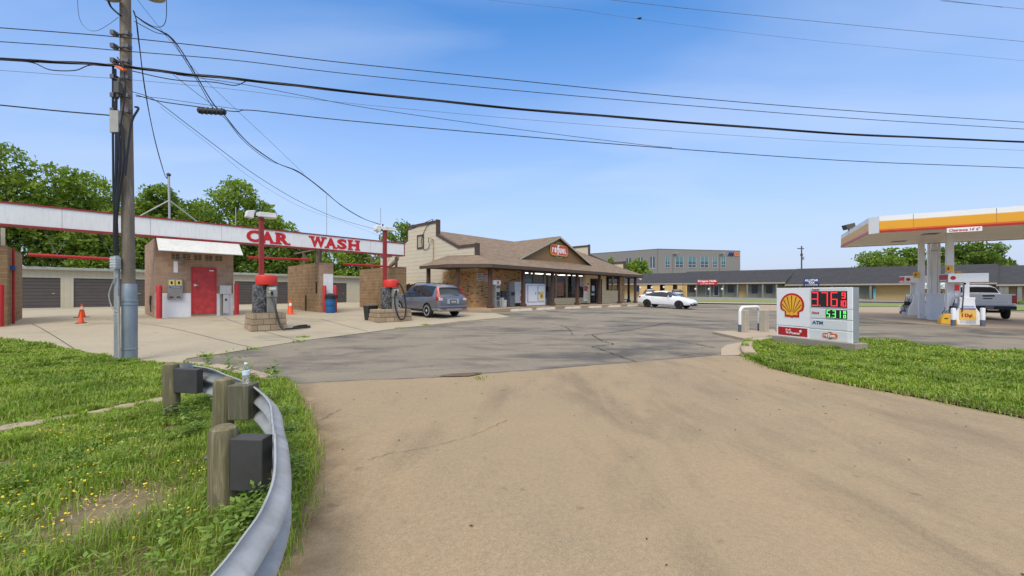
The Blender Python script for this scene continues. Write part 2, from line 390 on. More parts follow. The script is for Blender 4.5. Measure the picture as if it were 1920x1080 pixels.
# ------------------------------------------------------------------ the ground and its pavings
M_ASPH = pavemat('lot_asphalt', (.265, .228, .175), (.21, .184, .144), (.098, .091, .082), 1.0, (.42, .85), R(35), (.475, .60), .2)
M_ROAD = pavemat('road_concrete', (.345, .258, .158), (.285, .225, .148), (.205, .16, .105), .55, (1.5, .5), R(-62), (.50, .70), .20)
M_CW = pavemat('wash_concrete', (.40, .345, .25), (.345, .30, .22), (.18, .155, .115), .7, (.6, 1.3), R(40), (.54, .75), .06)
M_PUMP = pavemat('pump_concrete', (.375, .285, .195), (.325, .258, .19), (.17, .132, .10), .7, (.5, 1.5), R(-10), (.55, .76), .06)
M_KERB = pavemat('kerb_concrete', (.42, .33, .235), (.36, .30, .23), (.2, .16, .12), 2.0, (1, 1), 0, (.56, .8), .08)
M_SOIL = pavemat('verge_soil', (.235, .18, .12), (.145, .135, .06), (.085, .09, .035), 2.2, (1, 1), 0, (.50, .7), .1)
M_FAR = pavemat('far_land', (.30, .27, .23), (.25, .23, .2), (.17, .16, .14), .2, (1, 1), 0, (.55, .8), .05)
M_TURF = pm('far_turf', (.17, .23, .05), .9, 0, .3, 2.0)

gp = []
for st, r0, r1 in ((2.5, 0, 62), (9, 62, 170), (60, 170, 1500)):
    a = np.arange(-r1, r1 + st, st); gx, gy = np.meshgrid(a, a); g = np.c_[gx.ravel(), gy.ravel()]; r = np.abs(g).max(1)
    gp.append(g[(r >= r0) & (r < r1)])
gp = np.concatenate(gp) + np.array([10, 30]) + rng.uniform(-.2, .2, (sum(len(x) for x in gp), 2))
BIG = 1500
pts = [Vector(p) for p in gp]
vo, eo, fo, *_ = delaunay_2d_cdt(pts, [], [], 0, 1e-5)
xy = np.array([(v[0], v[1]) for v in vo]); mb = MB(); mb.add(np.c_[xy, gza(xy) - .09].tolist(), fo)
ground = mb.build('ground', M_FAR, smooth=True); tag(ground, None, None, None, 'structure')

lot = [(-9.5, 5.5), (-4.2, 6.2), (6, 8), (14, 7), (60, 3), (95, 20), (75, 58), (30, 58), (8, 60), (-14, 30), (-14, 8)]
sheet('asphalt_lot', lot, M_ASPH, 0.0, 1.2)
JOINT = [(523, 723), (650, 716), (800, 710), (850, 706.5), (900, 702.5), (1000, 695), (1100, 687), (1200, 679), (1335, 668)]
ISL_ROAD = [(1393, 668), (1420, 681), (1450, 693), (1500, 705), (1550, 716), (1620, 729), (1700, 743), (1800, 763), (1920, 787)]
joint = [G(*p) for p in JOINT]; isl_road = [G(*p) for p in ISL_ROAD]
e = isl_road[-1]; d = (isl_road[-1] - isl_road[-3]).normalized()
isl_ext = [e + d * 3, e + d * 9, Vector((26, -3, 0))]
road_poly = [*joint, G(1365, 667), *isl_road, *isl_ext, Vector((26, -14, 0)), Vector((-30, -14, 0)), Vector((-30, -3.2, 0)), Vector((-3, 1, 0)), Vector((-4.6, 5.5, 0)), G(500, 722)]
sheet('driveway_road', road_poly, M_ROAD, .012, .7)
cwb = [(330, 690), (350, 673), (420, 663), (500, 650), (562, 640), (656, 628), (750, 615.6), (800, 610.5), (864, 602.8), (925, 597.5), (957, 594.5)]
cwp = [G(*p) for p in cwb]
cw_poly = [*cwp, Vector((-1.0, 22.6, 0)), Vector((-3.6, 23.2, 0)), Vector((-3.0, 28, 0)), Vector((-9, 44, 0)), Vector((-34, 44, 0)), Vector((-60, 20, 0)), Vector((-45, 6, 0)), Vector((-12, 8, 0))]
sheet('wash_apron', cw_poly, M_CW, .012, 1.0)
pumpf = [(1606, 596), (1660, 602.5), (1720, 607.5), (1800, 614), (1860, 616.5), (1920, 617.5)]
pf = [G(*p) for p in pumpf]
pump_poly = [*pf, pf[-1] + Vector((7, -1.2, 0)), pf[-1] + Vector((16, 10, 0)), pf[-1] + Vector((16, 24, 0)), Vector((30, 44, 0)), Vector((22.5, 40, 0)), Vector((20.0, 33, 0))]
sheet('pump_apron', pump_poly, M_PUMP, .012, 1.0)

# far bands in front of the mall: pale drive edge, a strip of turf, the mall's own lot
def band(name, top, bot, mat, dz, step=2.0):
    return sheet(name, [G(*p) for p in top] + [G(*p) for p in reversed(bot)], mat, dz, step)
band('mall_lot', [(1150, 557.3), (1300, 557.6), (1480, 558.4), (1620, 561), (1700, 563), (1960, 564)], [(1150, 562), (1300, 563), (1480, 564.5), (1620, 567), (1700, 568), (1960, 571)], pavemat('mall_asphalt', (.24, .22, .20), (.2, .19, .18), (.12, .12, .12), 1, (1, 1), 0), .10)
band('turf_strip', [(1180, 562), (1300, 563), (1480, 564.5), (1560, 565.5)], [(1180, 567.5), (1300, 567.5), (1480, 569.5), (1560, 570)], M_TURF, .13)
band('far_kerb', [(1180, 567.5), (1300, 567.5), (1480, 569.5), (1560, 570)], [(1180, 569.3), (1300, 569.8), (1480, 572), (1560, 573)], M_KERB, .11)
band('turf_patch', [(1606, 568.5), (1650, 569.2), (1700, 570.5)], [(1606, 575.5), (1650, 575.5), (1690, 575.5)], M_TURF, .05)
band('turf_patch', [(1870, 573), (1960, 573)], [(1870, 583), (1960, 583)], M_TURF, .05)

# store walk and the worn kerb around the sign island
verge_road = [(523, 720), (546, 760), (562, 800), (568, 850), (566, 900), (550, 960), (528, 1030), (505, 1090)]
vr = [G(*p) for p in verge_road]
VERGE_BACK = [(-200, 636), (-60, 636), (0, 640), (60, 646), (110, 654), (170, 668), (240, 680), (300, 686), (352, 689), (395, 696), (440, 706), (480, 716)]
vb = [G(*p) for p in VERGE_BACK]
verge_poly = [*vr, Vector((-.55, .7, 0)), Vector((-.5, -3, 0)), Vector((-30, -3, 0)), Vector((-32, 10.5, 0)), *vb]
sheet('verge_ground', verge_poly, M_SOIL, .034, .45)
ISL_BACK = [(1920, 665), (1850, 663), (1770, 656), (1700, 646), (1620, 640), (1540, 636), (1452, 636), (1420, 638), (1398, 642), (1391, 652)]
isl_back = [G(*p) for p in ISL_BACK]
eb = isl_back[0]; isl_poly = [*isl_road, *isl_ext, eb + Vector((14, -3, 0)), *isl_back]
sheet('island_ground', isl_poly, M_SOIL, .032, .6)
def kerb(name, pts, w, h, mat, side=1, dz=0.0):     # a raised strip that follows the terrain
    pts = smoothline([Vector((p[0], p[1], 0)) for p in pts], 5); mb = MB(); vs = []; n = len(pts)
    prof = [(0, -.15), (0, h * .7), (w * .18, h), (w * .82, h), (w, h * .75), (w, -.15)]
    for i, p in enumerate(pts):
        d = (pts[min(i + 1, n - 1)] - pts[max(i - 1, 0)]).normalized(); s = Vector((-d.y, d.x, 0)) * side; z = gz(p.x, p.y) + dz
        vs += [(p.x + s.x * a, p.y + s.y * a, z + b) for a, b in prof]
    k = len(prof); fs = [(i * k + j, i * k + j + 1, (i + 1) * k + j + 1, (i + 1) * k + j) for i in range(n - 1) for j in range(k - 1)]
    mb.add(vs, fs + [tuple(range(k)), tuple(range((n - 1) * k, n * k))])
    return tag(mb.build(name, mat, smooth=True), None, None, None, 'structure')
kerb('island_kerb', [G(1452, 637), G(1420, 639), G(1398, 644), G(1389, 653), G(1390, 662), G(1396, 669)], .28, .12, M_KERB, 1)
sheet('kerb_apron', [G(1352, 655), G(1362, 648), G(1392, 642), G(1388, 653), G(1391, 667), G(1352, 668)], M_KERB, .02, .4)
kerb('verge_kerb', [G(330, 688), G(365, 690), G(410, 696), G(450, 706), G(500, 721)], .3, .07, M_KERB, 1)
kerb('old_kerb', [Vector((-9.5, 2.7, 0)), Vector((-6.6, 3.35, 0)), G(120, 797), G(240, 772), G(322, 756)], .16, .085, M_KERB, 1)
# barrier pad beside the sign
pad = [G(1336, 626), G(1452, 622), G(1462, 636), G(1398, 640)]
mb = MB(); mb.hexa([(p.x, p.y, gz(p.x, p.y) - .2) for p in pad] + [(p.x, p.y, gz(p.x, p.y) + .09) for p in pad])
tag(mb.build('barrier_pad', M_KERB, bevel=.02), None, None, None, 'structure')

# brown dirt washed onto the road edge below the guardrail, thinning out over half a metre
dp = dens(vr, .15, False); rr_ = [(p[0] + .75, p[1] - .12) for p in reversed(dp)]
dirt = sheet('roadside_dirt', [(p[0] - .05, p[1]) for p in dp] + rr_, None, .018, .12); dv = np.array([v.co[:2] for v in dirt.data.vertices]); dd_ = np.full(len(dv), 9.)
for p in dp: dd_ = np.minimum(dd_, np.hypot(dv[:, 0] - p[0], dv[:, 1] - p[1]))
at_ = dirt.data.attributes.new('fade', 'FLOAT', 'POINT'); at_.data.foreach_set('value', np.clip(1 - dd_ / .62, 0, 1).astype(np.float32))
m, t, b = newmat('dirt_film'); an = t.nodes.new('ShaderNodeAttribute'); an.attribute_name = 'fade'; b.inputs['Roughness'].default_value = .95
t.links.new(ramp(t, noise(t, objco(t), 14, 5, .7), [(.3, (.15, .10, .06)), (.7, (.25, .175, .105))]), b.inputs['Base Color'])
t.links.new(mth(t, 'MULTIPLY', mth(t, 'MULTIPLY', an.outputs['Fac'], an.outputs['Fac']), ramp(t, noise(t, objco(t), 3.2, 6, .7, .4), [(.32, (0, 0, 0)), (.62, (1, 1, 1))]), True), b.inputs['Alpha'])
dirt.data.materials.clear(); dirt.data.materials.append(m)

# cracks, joints, faint bay lines and a puddle
M_CRACK = pm('crack_fill', (.06, .055, .05), .95)
def strip(mb, pix, w, dz=.02, wob=.0, jit=0):
    ps = smoothline([G(*p) for p in pix], 8); out_ = []
    for i, p in enumerate(ps):
        d = (ps[min(i + 1, len(ps) - 1)] - ps[max(i - 1, 0)]).normalized(); s = Vector((-d.y, d.x, 0)); o = s * random.uniform(-wob, wob); ww = w * random.uniform(.35, 1.15) if jit else w
        q = p + o; z = gz(q.x, q.y) + dz; out_ += [(q.x + s.x * ww / 2, q.y + s.y * ww / 2, z), (q.x - s.x * ww / 2, q.y - s.y * ww / 2, z)]
    mb.add(out_, [(2 * i, 2 * i + 1, 2 * i + 3, 2 * i + 2) for i in range(len(ps) - 1)])
cr_ = MB()
strip(cr_, JOINT, .035, .024, .012, 1)
for pix, w in (([(1192, 679), (1160, 668), (1125, 655), (1112, 650), (1150, 646), (1130, 640), (1108, 628), (1096, 630)], .04), ([(1108, 628), (1160, 622), (1210, 614), (1262, 604)], .05), ([(1050, 610), (1066, 617), (1074, 628)], .03),
               ([(1270, 640), (1300, 645), (1340, 652)], .05), ([(1275, 668), (1300, 664), (1345, 664)], .04), ([(1000, 604), (1060, 612), (1150, 620), (1260, 636)], .03),
               ([(690, 866), (740, 852), (800, 843), (850, 830), (905, 812), (950, 790)], .006), ([(540, 812), (600, 790), (640, 770)], .01), ([(1100, 600), (1180, 606), (1300, 612)], .03), ([(905, 640), (960, 650), (1040, 648)], .02)):
    strip(cr_, pix, w, .022, .02, 1)
for pix, w in (([(470, 652), (330, 618), (200, 600)], .018), ([(562, 640), (440, 604), (420, 596)], .018), ([(690, 622), (600, 598)], .02), ([(160, 668), (100, 630), (60, 608)], .02)): strip(cr_, pix, w, .02, .004)
tag(cr_.build('pavement_cracks', M_CRACK), None, None, None, 'stuff')
ln = MB(); M_LINE = pm('worn_paint', (.40, .38, .34), .85, 0, .3, 8)
for x0, x1, y1 in ((985, 955, 588), (1040, 1012, 587), (1082, 1090, 587), (1124, 1150, 588), (1161, 1205, 587)):
    strip(ln, [(x0 + 22, 582.5), ((x0 + x1) / 2 + 60, 586), (x1 + 130, 591)], .09, .014)
tag(ln.build('bay_markings', M_LINE), None, None, None, 'structure')
m, t, b = newmat('puddle'); b.inputs['Base Color'].default_value = (.12, .06, .02, 1); b.inputs['Roughness'].default_value = .12
pu = MB(); pc = [G(*p) for p in [(822, 706.5), (850, 703), (880, 701.5), (905, 700.8), (900, 704), (880, 707.5), (850, 708.5), (830, 708.3)]]
pu.add([(p.x, p.y, p.z + .028) for p in pc], [tuple(range(len(pc)))]); tag(pu.build('puddle', m), None, None, None, 'structure')
# scattered grit and leaves on the road
gr = MB()
for i in range(90):
    x, y = rng.uniform(-2.6, 9), rng.uniform(1.6, 7.2)
    if not inpoly(np.array([[x, y]]), np.array([(p[0], p[1]) for p in road_poly]))[0]: continue
    s = rng.uniform(.006, .02); a = rng.uniform(0, 6.28); z = gz(x, y) + .016
    gr.add([(x + s * math.cos(a), y + s * math.sin(a), z), (x - s * .5 * math.sin(a), y + s * .5 * math.cos(a), z + .006), (x - s * math.cos(a), y - s * math.sin(a), z), (x + s * .5 * math.sin(a), y - s * .5 * math.cos(a), z + .004)], [(0, 1, 2, 3)])
tag(gr.build('road_debris', pm('grit', (.07, .055, .04), .9)), None, None, None, 'stuff')

# ------------------------------------------------------------------ grass, flowers, weeds
M_GRASS = leafmat('grass_blades', [(.13, .225, .014), (.21, .345, .026), (.27, .42, .034), (.33, .47, .05), (.50, .48, .18), (.19, .33, .026)], .34, patch=.55)
M_WEED = leafmat('weed_leaves', [(.11, .19, .03), (.18, .29, .05), (.25, .36, .09)], .3)
M_FLOW = leafmat('yellow_petals', [(.85, .55, .02), (.9, .65, .05)], .2)
def fnoise(xy, s, seed=0):                          # cheap smooth value noise in [0,1]
    r = np.random.default_rng(seed); T = r.random((64, 64)); q = np.asarray(xy) / s; i = np.floor(q).astype(int); f = q - i; f = f * f * (3 - 2 * f)
    g = lambda a, b: T[a % 64, b % 64]  # noqa
    return (g(i[:, 0], i[:, 1]) * (1 - f[:, 0]) + g(i[:, 0] + 1, i[:, 1]) * f[:, 0]) * (1 - f[:, 1]) + (g(i[:, 0], i[:, 1] + 1) * (1 - f[:, 0]) + g(i[:, 0] + 1, i[:, 1] + 1) * f[:, 0]) * f[:, 1]
def rawmesh(name, v, quads, mat, kind='stuff', tris=None):
    me = bpy.data.meshes.new(name); nv = len(v); me.vertices.add(nv); me.vertices.foreach_set('co', np.ascontiguousarray(v, np.float32).ravel())
    k = quads.shape[1]; nf = len(quads); me.loops.add(nf * k); me.loops.foreach_set('vertex_index', np.ascontiguousarray(quads, np.int32).ravel())
    me.polygons.add(nf); me.polygons.foreach_set('loop_start', np.arange(0, nf * k, k, dtype=np.int32)); me.polygons.foreach_set('loop_total', np.full(nf, k, np.int32))
    me.materials.append(mat); me.update(calc_edges=True); me.validate()
    o = bpy.data.objects.new(name, me); COL.objects.link(o); return tag(o, None, None, None, kind)
def blades(xy, hgt, wid, lean, dz):
    n = len(xy); a = rng.uniform(0, 2 * np.pi, n); z = gza(xy) + dz
    d = np.c_[np.cos(a), np.sin(a)]; w = np.c_[-d[:, 1], d[:, 0]] * (wid / 2)[:, None]; L = (lean * hgt)[:, None]
    base = np.c_[xy, z]; v = np.zeros((n, 5, 3))
    v[:, 0, :2] = xy - w; v[:, 1, :2] = xy + w; v[:, 0, 2] = v[:, 1, 2] = z - .01
    m = xy + d * L * .35; v[:, 2, :2] = m + w * .75; v[:, 3, :2] = m - w * .75; v[:, 2, 2] = v[:, 3, 2] = z + hgt * .62
    v[:, 4, :2] = xy + d * L; v[:, 4, 2] = z + hgt * (1 - .35 * lean)
    return v
def grassfield(name, xy, hs, dz, wmul=1.0):
    n = len(xy); hgt = hs * rng.uniform(.55, 1.25, n); dist = np.hypot(xy[:, 0], xy[:, 1])
    wid = np.clip(.0016 * dist, .004, .03) * rng.uniform(.7, 1.3, n) * wmul; lean = rng.uniform(.15, 1.0, n)
    v = blades(xy, hgt, wid, lean, dz).reshape(-1, 3); k = np.arange(n)[:, None] * 5
    tri = np.concatenate([k + np.array([[0, 1, 2]]), k + np.array([[0, 2, 3]]), k + np.array([[3, 2, 4]])])
    return rawmesh(name, v, tri, M_GRASS)
def scatter(poly, n, bounds):
    xy = np.c_[rng.uniform(bounds[0], bounds[1], n), rng.uniform(bounds[2], bounds[3], n)]
    return xy[inpoly(xy, np.array([(p[0], p[1]) for p in poly]))]
gv = [scatter(verge_poly, 120000, (-5.5, -.6, .9, 5.5)), scatter(verge_poly, 130000, (-12, -2.5, 3, 9.5)), scatter(verge_poly, 110000, (-21, -7, 5, 13))]
gv = np.concatenate(gv)
soil = fnoise(gv, .55, 3) * .6 + fnoise(gv, .22, 4) * .4
bare = np.exp(-(((gv[:, 0] + 2.75) / .42) ** 2 + ((gv[:, 1] - 2.75) / .55) ** 2)) + .8 * np.exp(-(((gv[:, 0] + 2.0) / .3) ** 2 + ((gv[:, 1] - 1.75) / .4) ** 2))
okp = np.array([(p[0], p[1]) for p in dens([G(-60, 838), G(0, 820), G(120, 797), G(240, 772), G(322, 756)], .2, False)])
dk = np.full(len(gv), 9.)
for p in okp: dk = np.minimum(dk, np.hypot(gv[:, 0] - p[0], gv[:, 1] - p[1]))
keep = (rng.random(len(gv)) > bare * 1.15) & (soil > .13 + .17 * rng.random(len(gv)) * (gv[:, 1] < 4.5)) & (dk > .13)
gv = gv[keep]
hs = .04 + .06 * fnoise(gv, .8, 9) + .045 * (fnoise(gv, .35, 10) > .62)
grassfield('grass', gv, hs, .05)
gi = scatter(isl_poly, 520000, (4, 24, 4, 14)); d = np.hypot(gi[:, 0], gi[:, 1]); gi = gi[rng.random(len(gi)) < np.clip(11 / d, .35, 1)]
g2_ = scatter(isl_poly, 90000, (12, 31, -3.5, 7)); gi = np.concatenate([gi, g2_[(g2_[:, 0] > 24) | (g2_[:, 1] < 4)]])
gi = gi[fnoise(gi, .5, 14) * .6 + fnoise(gi, .18, 15) * .4 > .16 + .16 * rng.random(len(gi))]
grassfield('grass', gi, .035 + .05 * fnoise(gi, .9, 12) + .045 * (fnoise(gi, .4, 13) > .6), .06, 1.0)
fringe = np.concatenate([np.array([[p.x, p.y]]) + rng.normal(0, .07, (95, 2)) for p in [Vector((q[0], q[1], 0)) for q in dens(vr, .12, False)]])
fringe = fringe[fringe[:, 0] > -5.2]
grassfield('grass', fringe, np.full(len(fringe), .12), .03)
edge2 = np.concatenate([np.array([[p[0], p[1]]]) + rng.normal(0, .06, (26, 2)) for p in dens([*isl_road], .12, False)])
grassfield('grass', edge2, rng.uniform(.02, .075, len(edge2)), .03, 1.0)
# tiny tufts in the pavement joints
tu = []
for px, py, n in ((797, 610, 40), (562, 641, 25), (570, 633, 50), (750, 616, 25), (900, 711, 30), (385, 668, 50), (470, 655, 40), (1225, 600, 0), (380, 690, 60), (438, 702, 70), (490, 712, 120), (505, 700, 90)):
    p = G(px, py)
    if n: tu.append(np.array([[p.x, p.y]]) + rng.normal(0, .09, (n, 2)))
tu = np.concatenate(tu); grassfield('grass', tu, np.full(len(tu), .06), .01, 1.2)
def flowers(name, xy, hts, size):
    n = len(xy); z = gza(xy) + hts; a = rng.uniform(0, 6.28, n); s = size * rng.uniform(.7, 1.3, n); tl = rng.uniform(-.5, .5, (n, 2)); v = np.zeros((n, 6, 3))
    for k in range(6):
        t = a + k * np.pi / 3; v[:, k, 0] = xy[:, 0] + s * np.cos(t); v[:, k, 1] = xy[:, 1] + s * np.sin(t); v[:, k, 2] = z + s * (np.cos(t) * tl[:, 0] + np.sin(t) * tl[:, 1])
    return rawmesh(name, v.reshape(-1, 3), np.arange(n * 6).reshape(n, 6), M_FLOW)
fx = scatter(verge_poly, 1500, (-5, -1.6, 1.2, 4.2)); fx = fx[(fnoise(fx, .5, 21) > .45) & (fx[:, 0] < -1.9 - .25 * fx[:, 1] * (fx[:, 1] < 2.2))]
flowers('yellow_wildflowers', fx, .12 + .05 * rng.random(len(fx)), .0062)
fx = scatter(isl_poly, 2600, (5, 19, 4, 11)); fx = fx[fnoise(fx, .8, 22) > .62]
flowers('yellow_wildflowers', fx, .10 + .05 * rng.random(len(fx)), .011)
def weeds(name, xy, hgt, nl, ls):
    V = []; k = 0
    for x, y in xy:
        z = gz(x, y) + .04; h = hgt * rng.uniform(.6, 1.2)
        for i in range(nl):
            a = rng.uniform(0, 6.28); zz = z + h * rng.uniform(.15, 1); rr = rng.uniform(.01, .07); l = ls * rng.uniform(.6, 1.3); w = l * .28; up = rng.uniform(-.2, .7)
            c = np.array([x + rr * math.cos(a), y + rr * math.sin(a), zz]); d = np.array([math.cos(a), math.sin(a), up]); s = np.array([-math.sin(a), math.cos(a), 0]) * w
            V += [c, c + d * l * .45 + s, c + d * l, c + d * l * .45 - s]
    V = np.array(V); return rawmesh(name, V, np.arange(len(V)).reshape(-1, 4), M_WEED)
wx = scatter(verge_poly, 420, (-4.5, -.9, 1.2, 4.6)); wx = wx[fnoise(wx, .6, 31) > .4]
weeds('weeds', wx, .14, 20, .036)
rx = np.array([(p.x, p.y) for p in [G(515, 975), G(520, 940), G(470, 930), G(460, 1000), G(530, 870), G(545, 830), G(548, 790), G(540, 910), G(440, 1040), G(505, 1010), G(365, 800), G(330, 790), G(350, 830), G(500, 760), G(395, 760), G(465, 900), G(480, 960)]]) 
weeds('weeds', np.concatenate([rx + rng.normal(0, .06, rx.shape) for _ in range(6)]), .22, 26, .045)
sx_ = np.array([(p.x, p.y) for p in [G(462, 712), G(508, 716), G(390, 690), G(430, 700)]])
weeds('weeds', np.concatenate([sx_ + rng.normal(0, .05, sx_.shape) for _ in range(3)]), .34, 22, .08)
ix = scatter(isl_poly, 130, (5, 16, 5, 11)); weeds('weeds', ix, .14, 18, .07)

# dead straw lying on the bare patches
sx2 = scatter(verge_poly, 26000, (-6, -.8, 1.0, 6)); bb = np.exp(-(((sx2[:, 0] + 2.6) / .7) ** 2 + ((sx2[:, 1] - 2.5) / 1.0) ** 2)); sx2 = sx2[rng.random(len(sx2)) < .08 + .55 * bb]
n_ = len(sx2); a_ = rng.uniform(0, 6.28, n_); l_ = rng.uniform(.02, .09, n_); z_ = gza(sx2) + .053 + rng.uniform(0, .03, n_); d_ = np.c_[np.cos(a_), np.sin(a_), rng.uniform(-.1, .25, n_)] * l_[:, None]; s_ = np.c_[-np.sin(a_), np.cos(a_), np.zeros(n_)] * .0022; o_ = np.c_[sx2, z_]
rawmesh('dead_straw', np.stack([o_ - s_, o_ + s_, o_ + d_ + s_, o_ + d_ - s_], 1).reshape(-1, 3), np.arange(n_ * 4).reshape(-1, 4), leafmat('straw', [(.30, .21, .11), (.46, .36, .2), (.2, .14, .08)], .1))

# ------------------------------------------------------------------ guardrail
M_GALV = pm('galvanised_steel', (.37, .385, .39), .5, .25, .3, 3.2, .05, 60, dirt=.4)
M_POST = woodmat('treated_post', (.115, .10, .05), (.31, .27, .155), 1.0)
M_BLOCKP = pm('grey_plastic_block', (.05, .048, .046), .6, 0, .25, 5, .1, 80)
M_BOLT = pm('rusty_bolt', (.16, .15, .15), .5, .8, .3, 20)
gt = thing('guardrail', 'curved galvanised steel guardrail on three round timber posts beside the driveway', 'guardrail', (-2.0, 2.7, gz(-2, 2.7)))
g0 = Vector(gt.location)
RAILZ = .64
path = [(-4.0, 4.98), (-3.62, 4.78), (-3.18, 4.42), (-2.6, 3.95), (-2.06, 3.36), (-1.70, 2.82), (-1.46, 2.44), (-1.19, 1.98), (-1.06, 1.68), (-1.01, 1.49), (-.97, 1.28), (-.945, .9), (-.95, .3), (-1.05, -.6)]
cur = smoothline([Vector((x, y, 0)) for x, y in path], 6)
wprof = [(-.006, .146), (-.004, .155), (.004, .158)] + [(.043 - .043 * math.cos(2 * math.pi * q / 24 * 1.0) if True else 0, .150 - .30 * q / 24) for q in range(1, 24)][:0] + [(.037 * (1 - math.cos(math.pi * min(1, max(0, f)) * 2)) , .150 - .150 * f) for f in [k / 12 for k in range(0, 13)]] + [(.037 * (1 - math.cos(math.pi * f * 2)), -.150 * f) for f in [k / 12 for k in range(1, 13)]] + [(.004, -.158), (-.004, -.155), (-.006, -.146)]
def railpart(name, cur, off):
    mb = MB(); vs = []; n = len(cur); k = len(wprof)
    for i, p in enumerate(cur):
        d = (cur[min(i + 1, n - 1)] - cur[max(i - 1, 0)]).normalized(); s = Vector((-d.y, d.x, 0)); z = RAILZ - .155
        vs += [(p.x + s.x * (a + off), p.y + s.y * (a + off), z + b) for a, b in wprof]
    inner = [(i * k + j, i * k + j + 1, (i + 1) * k + j + 1, (i + 1) * k + j) for i in range(n - 1) for j in range(k - 1)]
    mb.add([(v[0] - g0.x, v[1] - g0.y, v[2] - g0.z) for v in vs], inner)
    o = mb.build(name, M_GALV, gt, smooth=True)
    s = o.modifiers.new('thickness', 'SOLIDIFY'); s.thickness = .004; s.offset = 0
    return o
cut = 33
railpart('rail', cur[:cut + 2], 0.0); r2 = railpart('rail', cur[cut:], .005)
e0 = cur[0]; wing = MB()                            # rounded end wing behind the far post
we = [Vector((-3.97, 4.97, 0)), Vector((-4.06, 5.07, 0)), Vector((-4.16, 5.14, 0)), Vector((-4.27, 5.16, 0)), Vector((-4.36, 5.12, 0))]
we = smoothline(we, 4); vs = []
for i, p in enumerate(we):
    q = p - g0; hgt = .155 * (1 - .25 * (i / len(we)) ** 3); vs += [(q.x, q.y, RAILZ - .155 + hgt - g0.z + .01), (q.x, q.y, RAILZ - .155 - hgt - g0.z)]
wing.add(vs, [(2 * i, 2 * i + 1, 2 * i + 3, 2 * i + 2) for i in range(len(we) - 1)])
o = wing.build('end_wing', pm('dark_galvanised', (.13, .14, .15), .5, .5, .2, 4), gt, smooth=True); s = o.modifiers.new('thickness', 'SOLIDIFY'); s.thickness = .006
def rpost(px, Y, top, r, lean, railpt, bmat, bw, bh, bz):
    x = (px - CX) / F * Y; q = Vector((x, Y, 0)) - Vector((g0.x, g0.y, 0)); zb = gz(x, Y) - .3 - g0.z; zt = top - g0.z
    mb = MB(); ns = 20; rings = [(zb, 1.0), (zb + .4, 1.0), (zt - .12, .99), (zt - .05, .97), (zt - .018, .88), (zt, .55), (zt + .004, .02)]
    vs = []
    for z, k in rings:
        f = (z - zb) / (zt - zb)
        for i in range(ns):
            t = 2 * math.pi * i / ns; w = 1 + .018 * math.sin(3 * t + px) + .012 * math.sin(7 * t + z * 3)
            vs.append((q.x + lean * f + r * k * w * math.cos(t), q.y + r * k * w * math.sin(t), z))
    mb.add(vs, [(i * ns + k, i * ns + (k + 1) % ns, (i + 1) * ns + (k + 1) % ns, (i + 1) * ns + k) for i in range(len(rings) - 1) for k in range(ns)] + [tuple(range((len(rings) - 1) * ns, len(rings) * ns))])
    post = mb.build('post', M_POST, gt, smooth=True)
    rp = Vector((railpt[0], railpt[1], 0)) - Vector((g0.x, g0.y, 0)); a = Vector((q.x + lean, q.y, 0)); d = (rp - a); L = d.length; d.normalize(); s = Vector((-d.y, d.x, 0))
    p0 = a + d * (r * .97); p1 = a + d * (L - .004); z0, z1 = bz - g0.z, bz + bh - g0.z
    mb = MB(); c = [p0 + s * bw, p1 + s * bw, p1 - s * bw, p0 - s * bw]
    mb.hexa([(v.x, v.y, z0) for v in c] + [(v.x, v.y, z1) for v in c]); mb.build('blockout', bmat, gt, bevel=.008)
    mb = MB(); b0 = a - d * (r + .045); mb.cyl((b0.x, b0.y, bz + bh * .55 - g0.z), (b0.x + d.x * .06, b0.y + d.y * .06, bz + bh * .55 - g0.z), .011, n=8); mb.cyl((b0.x + d.x * .03, b0.y + d.y * .03, bz + bh * .55 - g0.z), (b0.x + d.x * .05, b0.y + d.y * .05, bz + bh * .55 - g0.z), .024, n=6)
    mb.build('bolt', M_BOLT, post)
    return p0 + Vector((g0.x, g0.y, 0)), p1 + Vector((g0.x, g0.y, 0))
M_BW = woodmat('weathered_blockout', (.09, .083, .05), (.23, .21, .14), 1.4)
rpost(419, 2.72, .645, .089, 0.0, (-1.655, 2.70), M_BLOCKP, .055, .35, .225)
b2 = rpost(414, 3.86, .73, .09, .035, (-2.5, 3.86), M_BW, .085, .33, .34)
rpost(324, 4.85, .70, .086, -.02, (-3.73, 4.76), M_BLOCKP, .042, .29, .35)
# water bottle left on the middle blockout
bp = P(461, 727.5, 3.86); bp.z = .67 + .002
bt = thing('water_bottle', 'clear plastic water bottle standing on the wooden guardrail block', 'bottle', bp)
m, t, b = newmat('clear_plastic'); b.inputs['Transmission Weight'].default_value = .92; b.inputs['Roughness'].default_value = .08; b.inputs['IOR'].default_value = 1.18; b.inputs['Base Color'].default_value = (.93, .96, .98, 1)
MB().lathe([(.026, 0), (.031, .006), (.031, .045), (.0295, .05), (.031, .055), (.031, .12), (.028, .145), (.016, .17), (.0125, .178), (.0125, .19)], n=16).build('body', m, bt, smooth=True)
MB().lathe([(.0316, .085), (.0316, .122)], n=16).build('label', pm('bottle_label', (.62, .72, .85), .5), bt, smooth=True)
MB().lathe([(.0145, .188), (.0145, .204)], n=12).build('cap', pm('bottle_cap', (.85, .87, .9), .4), bt)
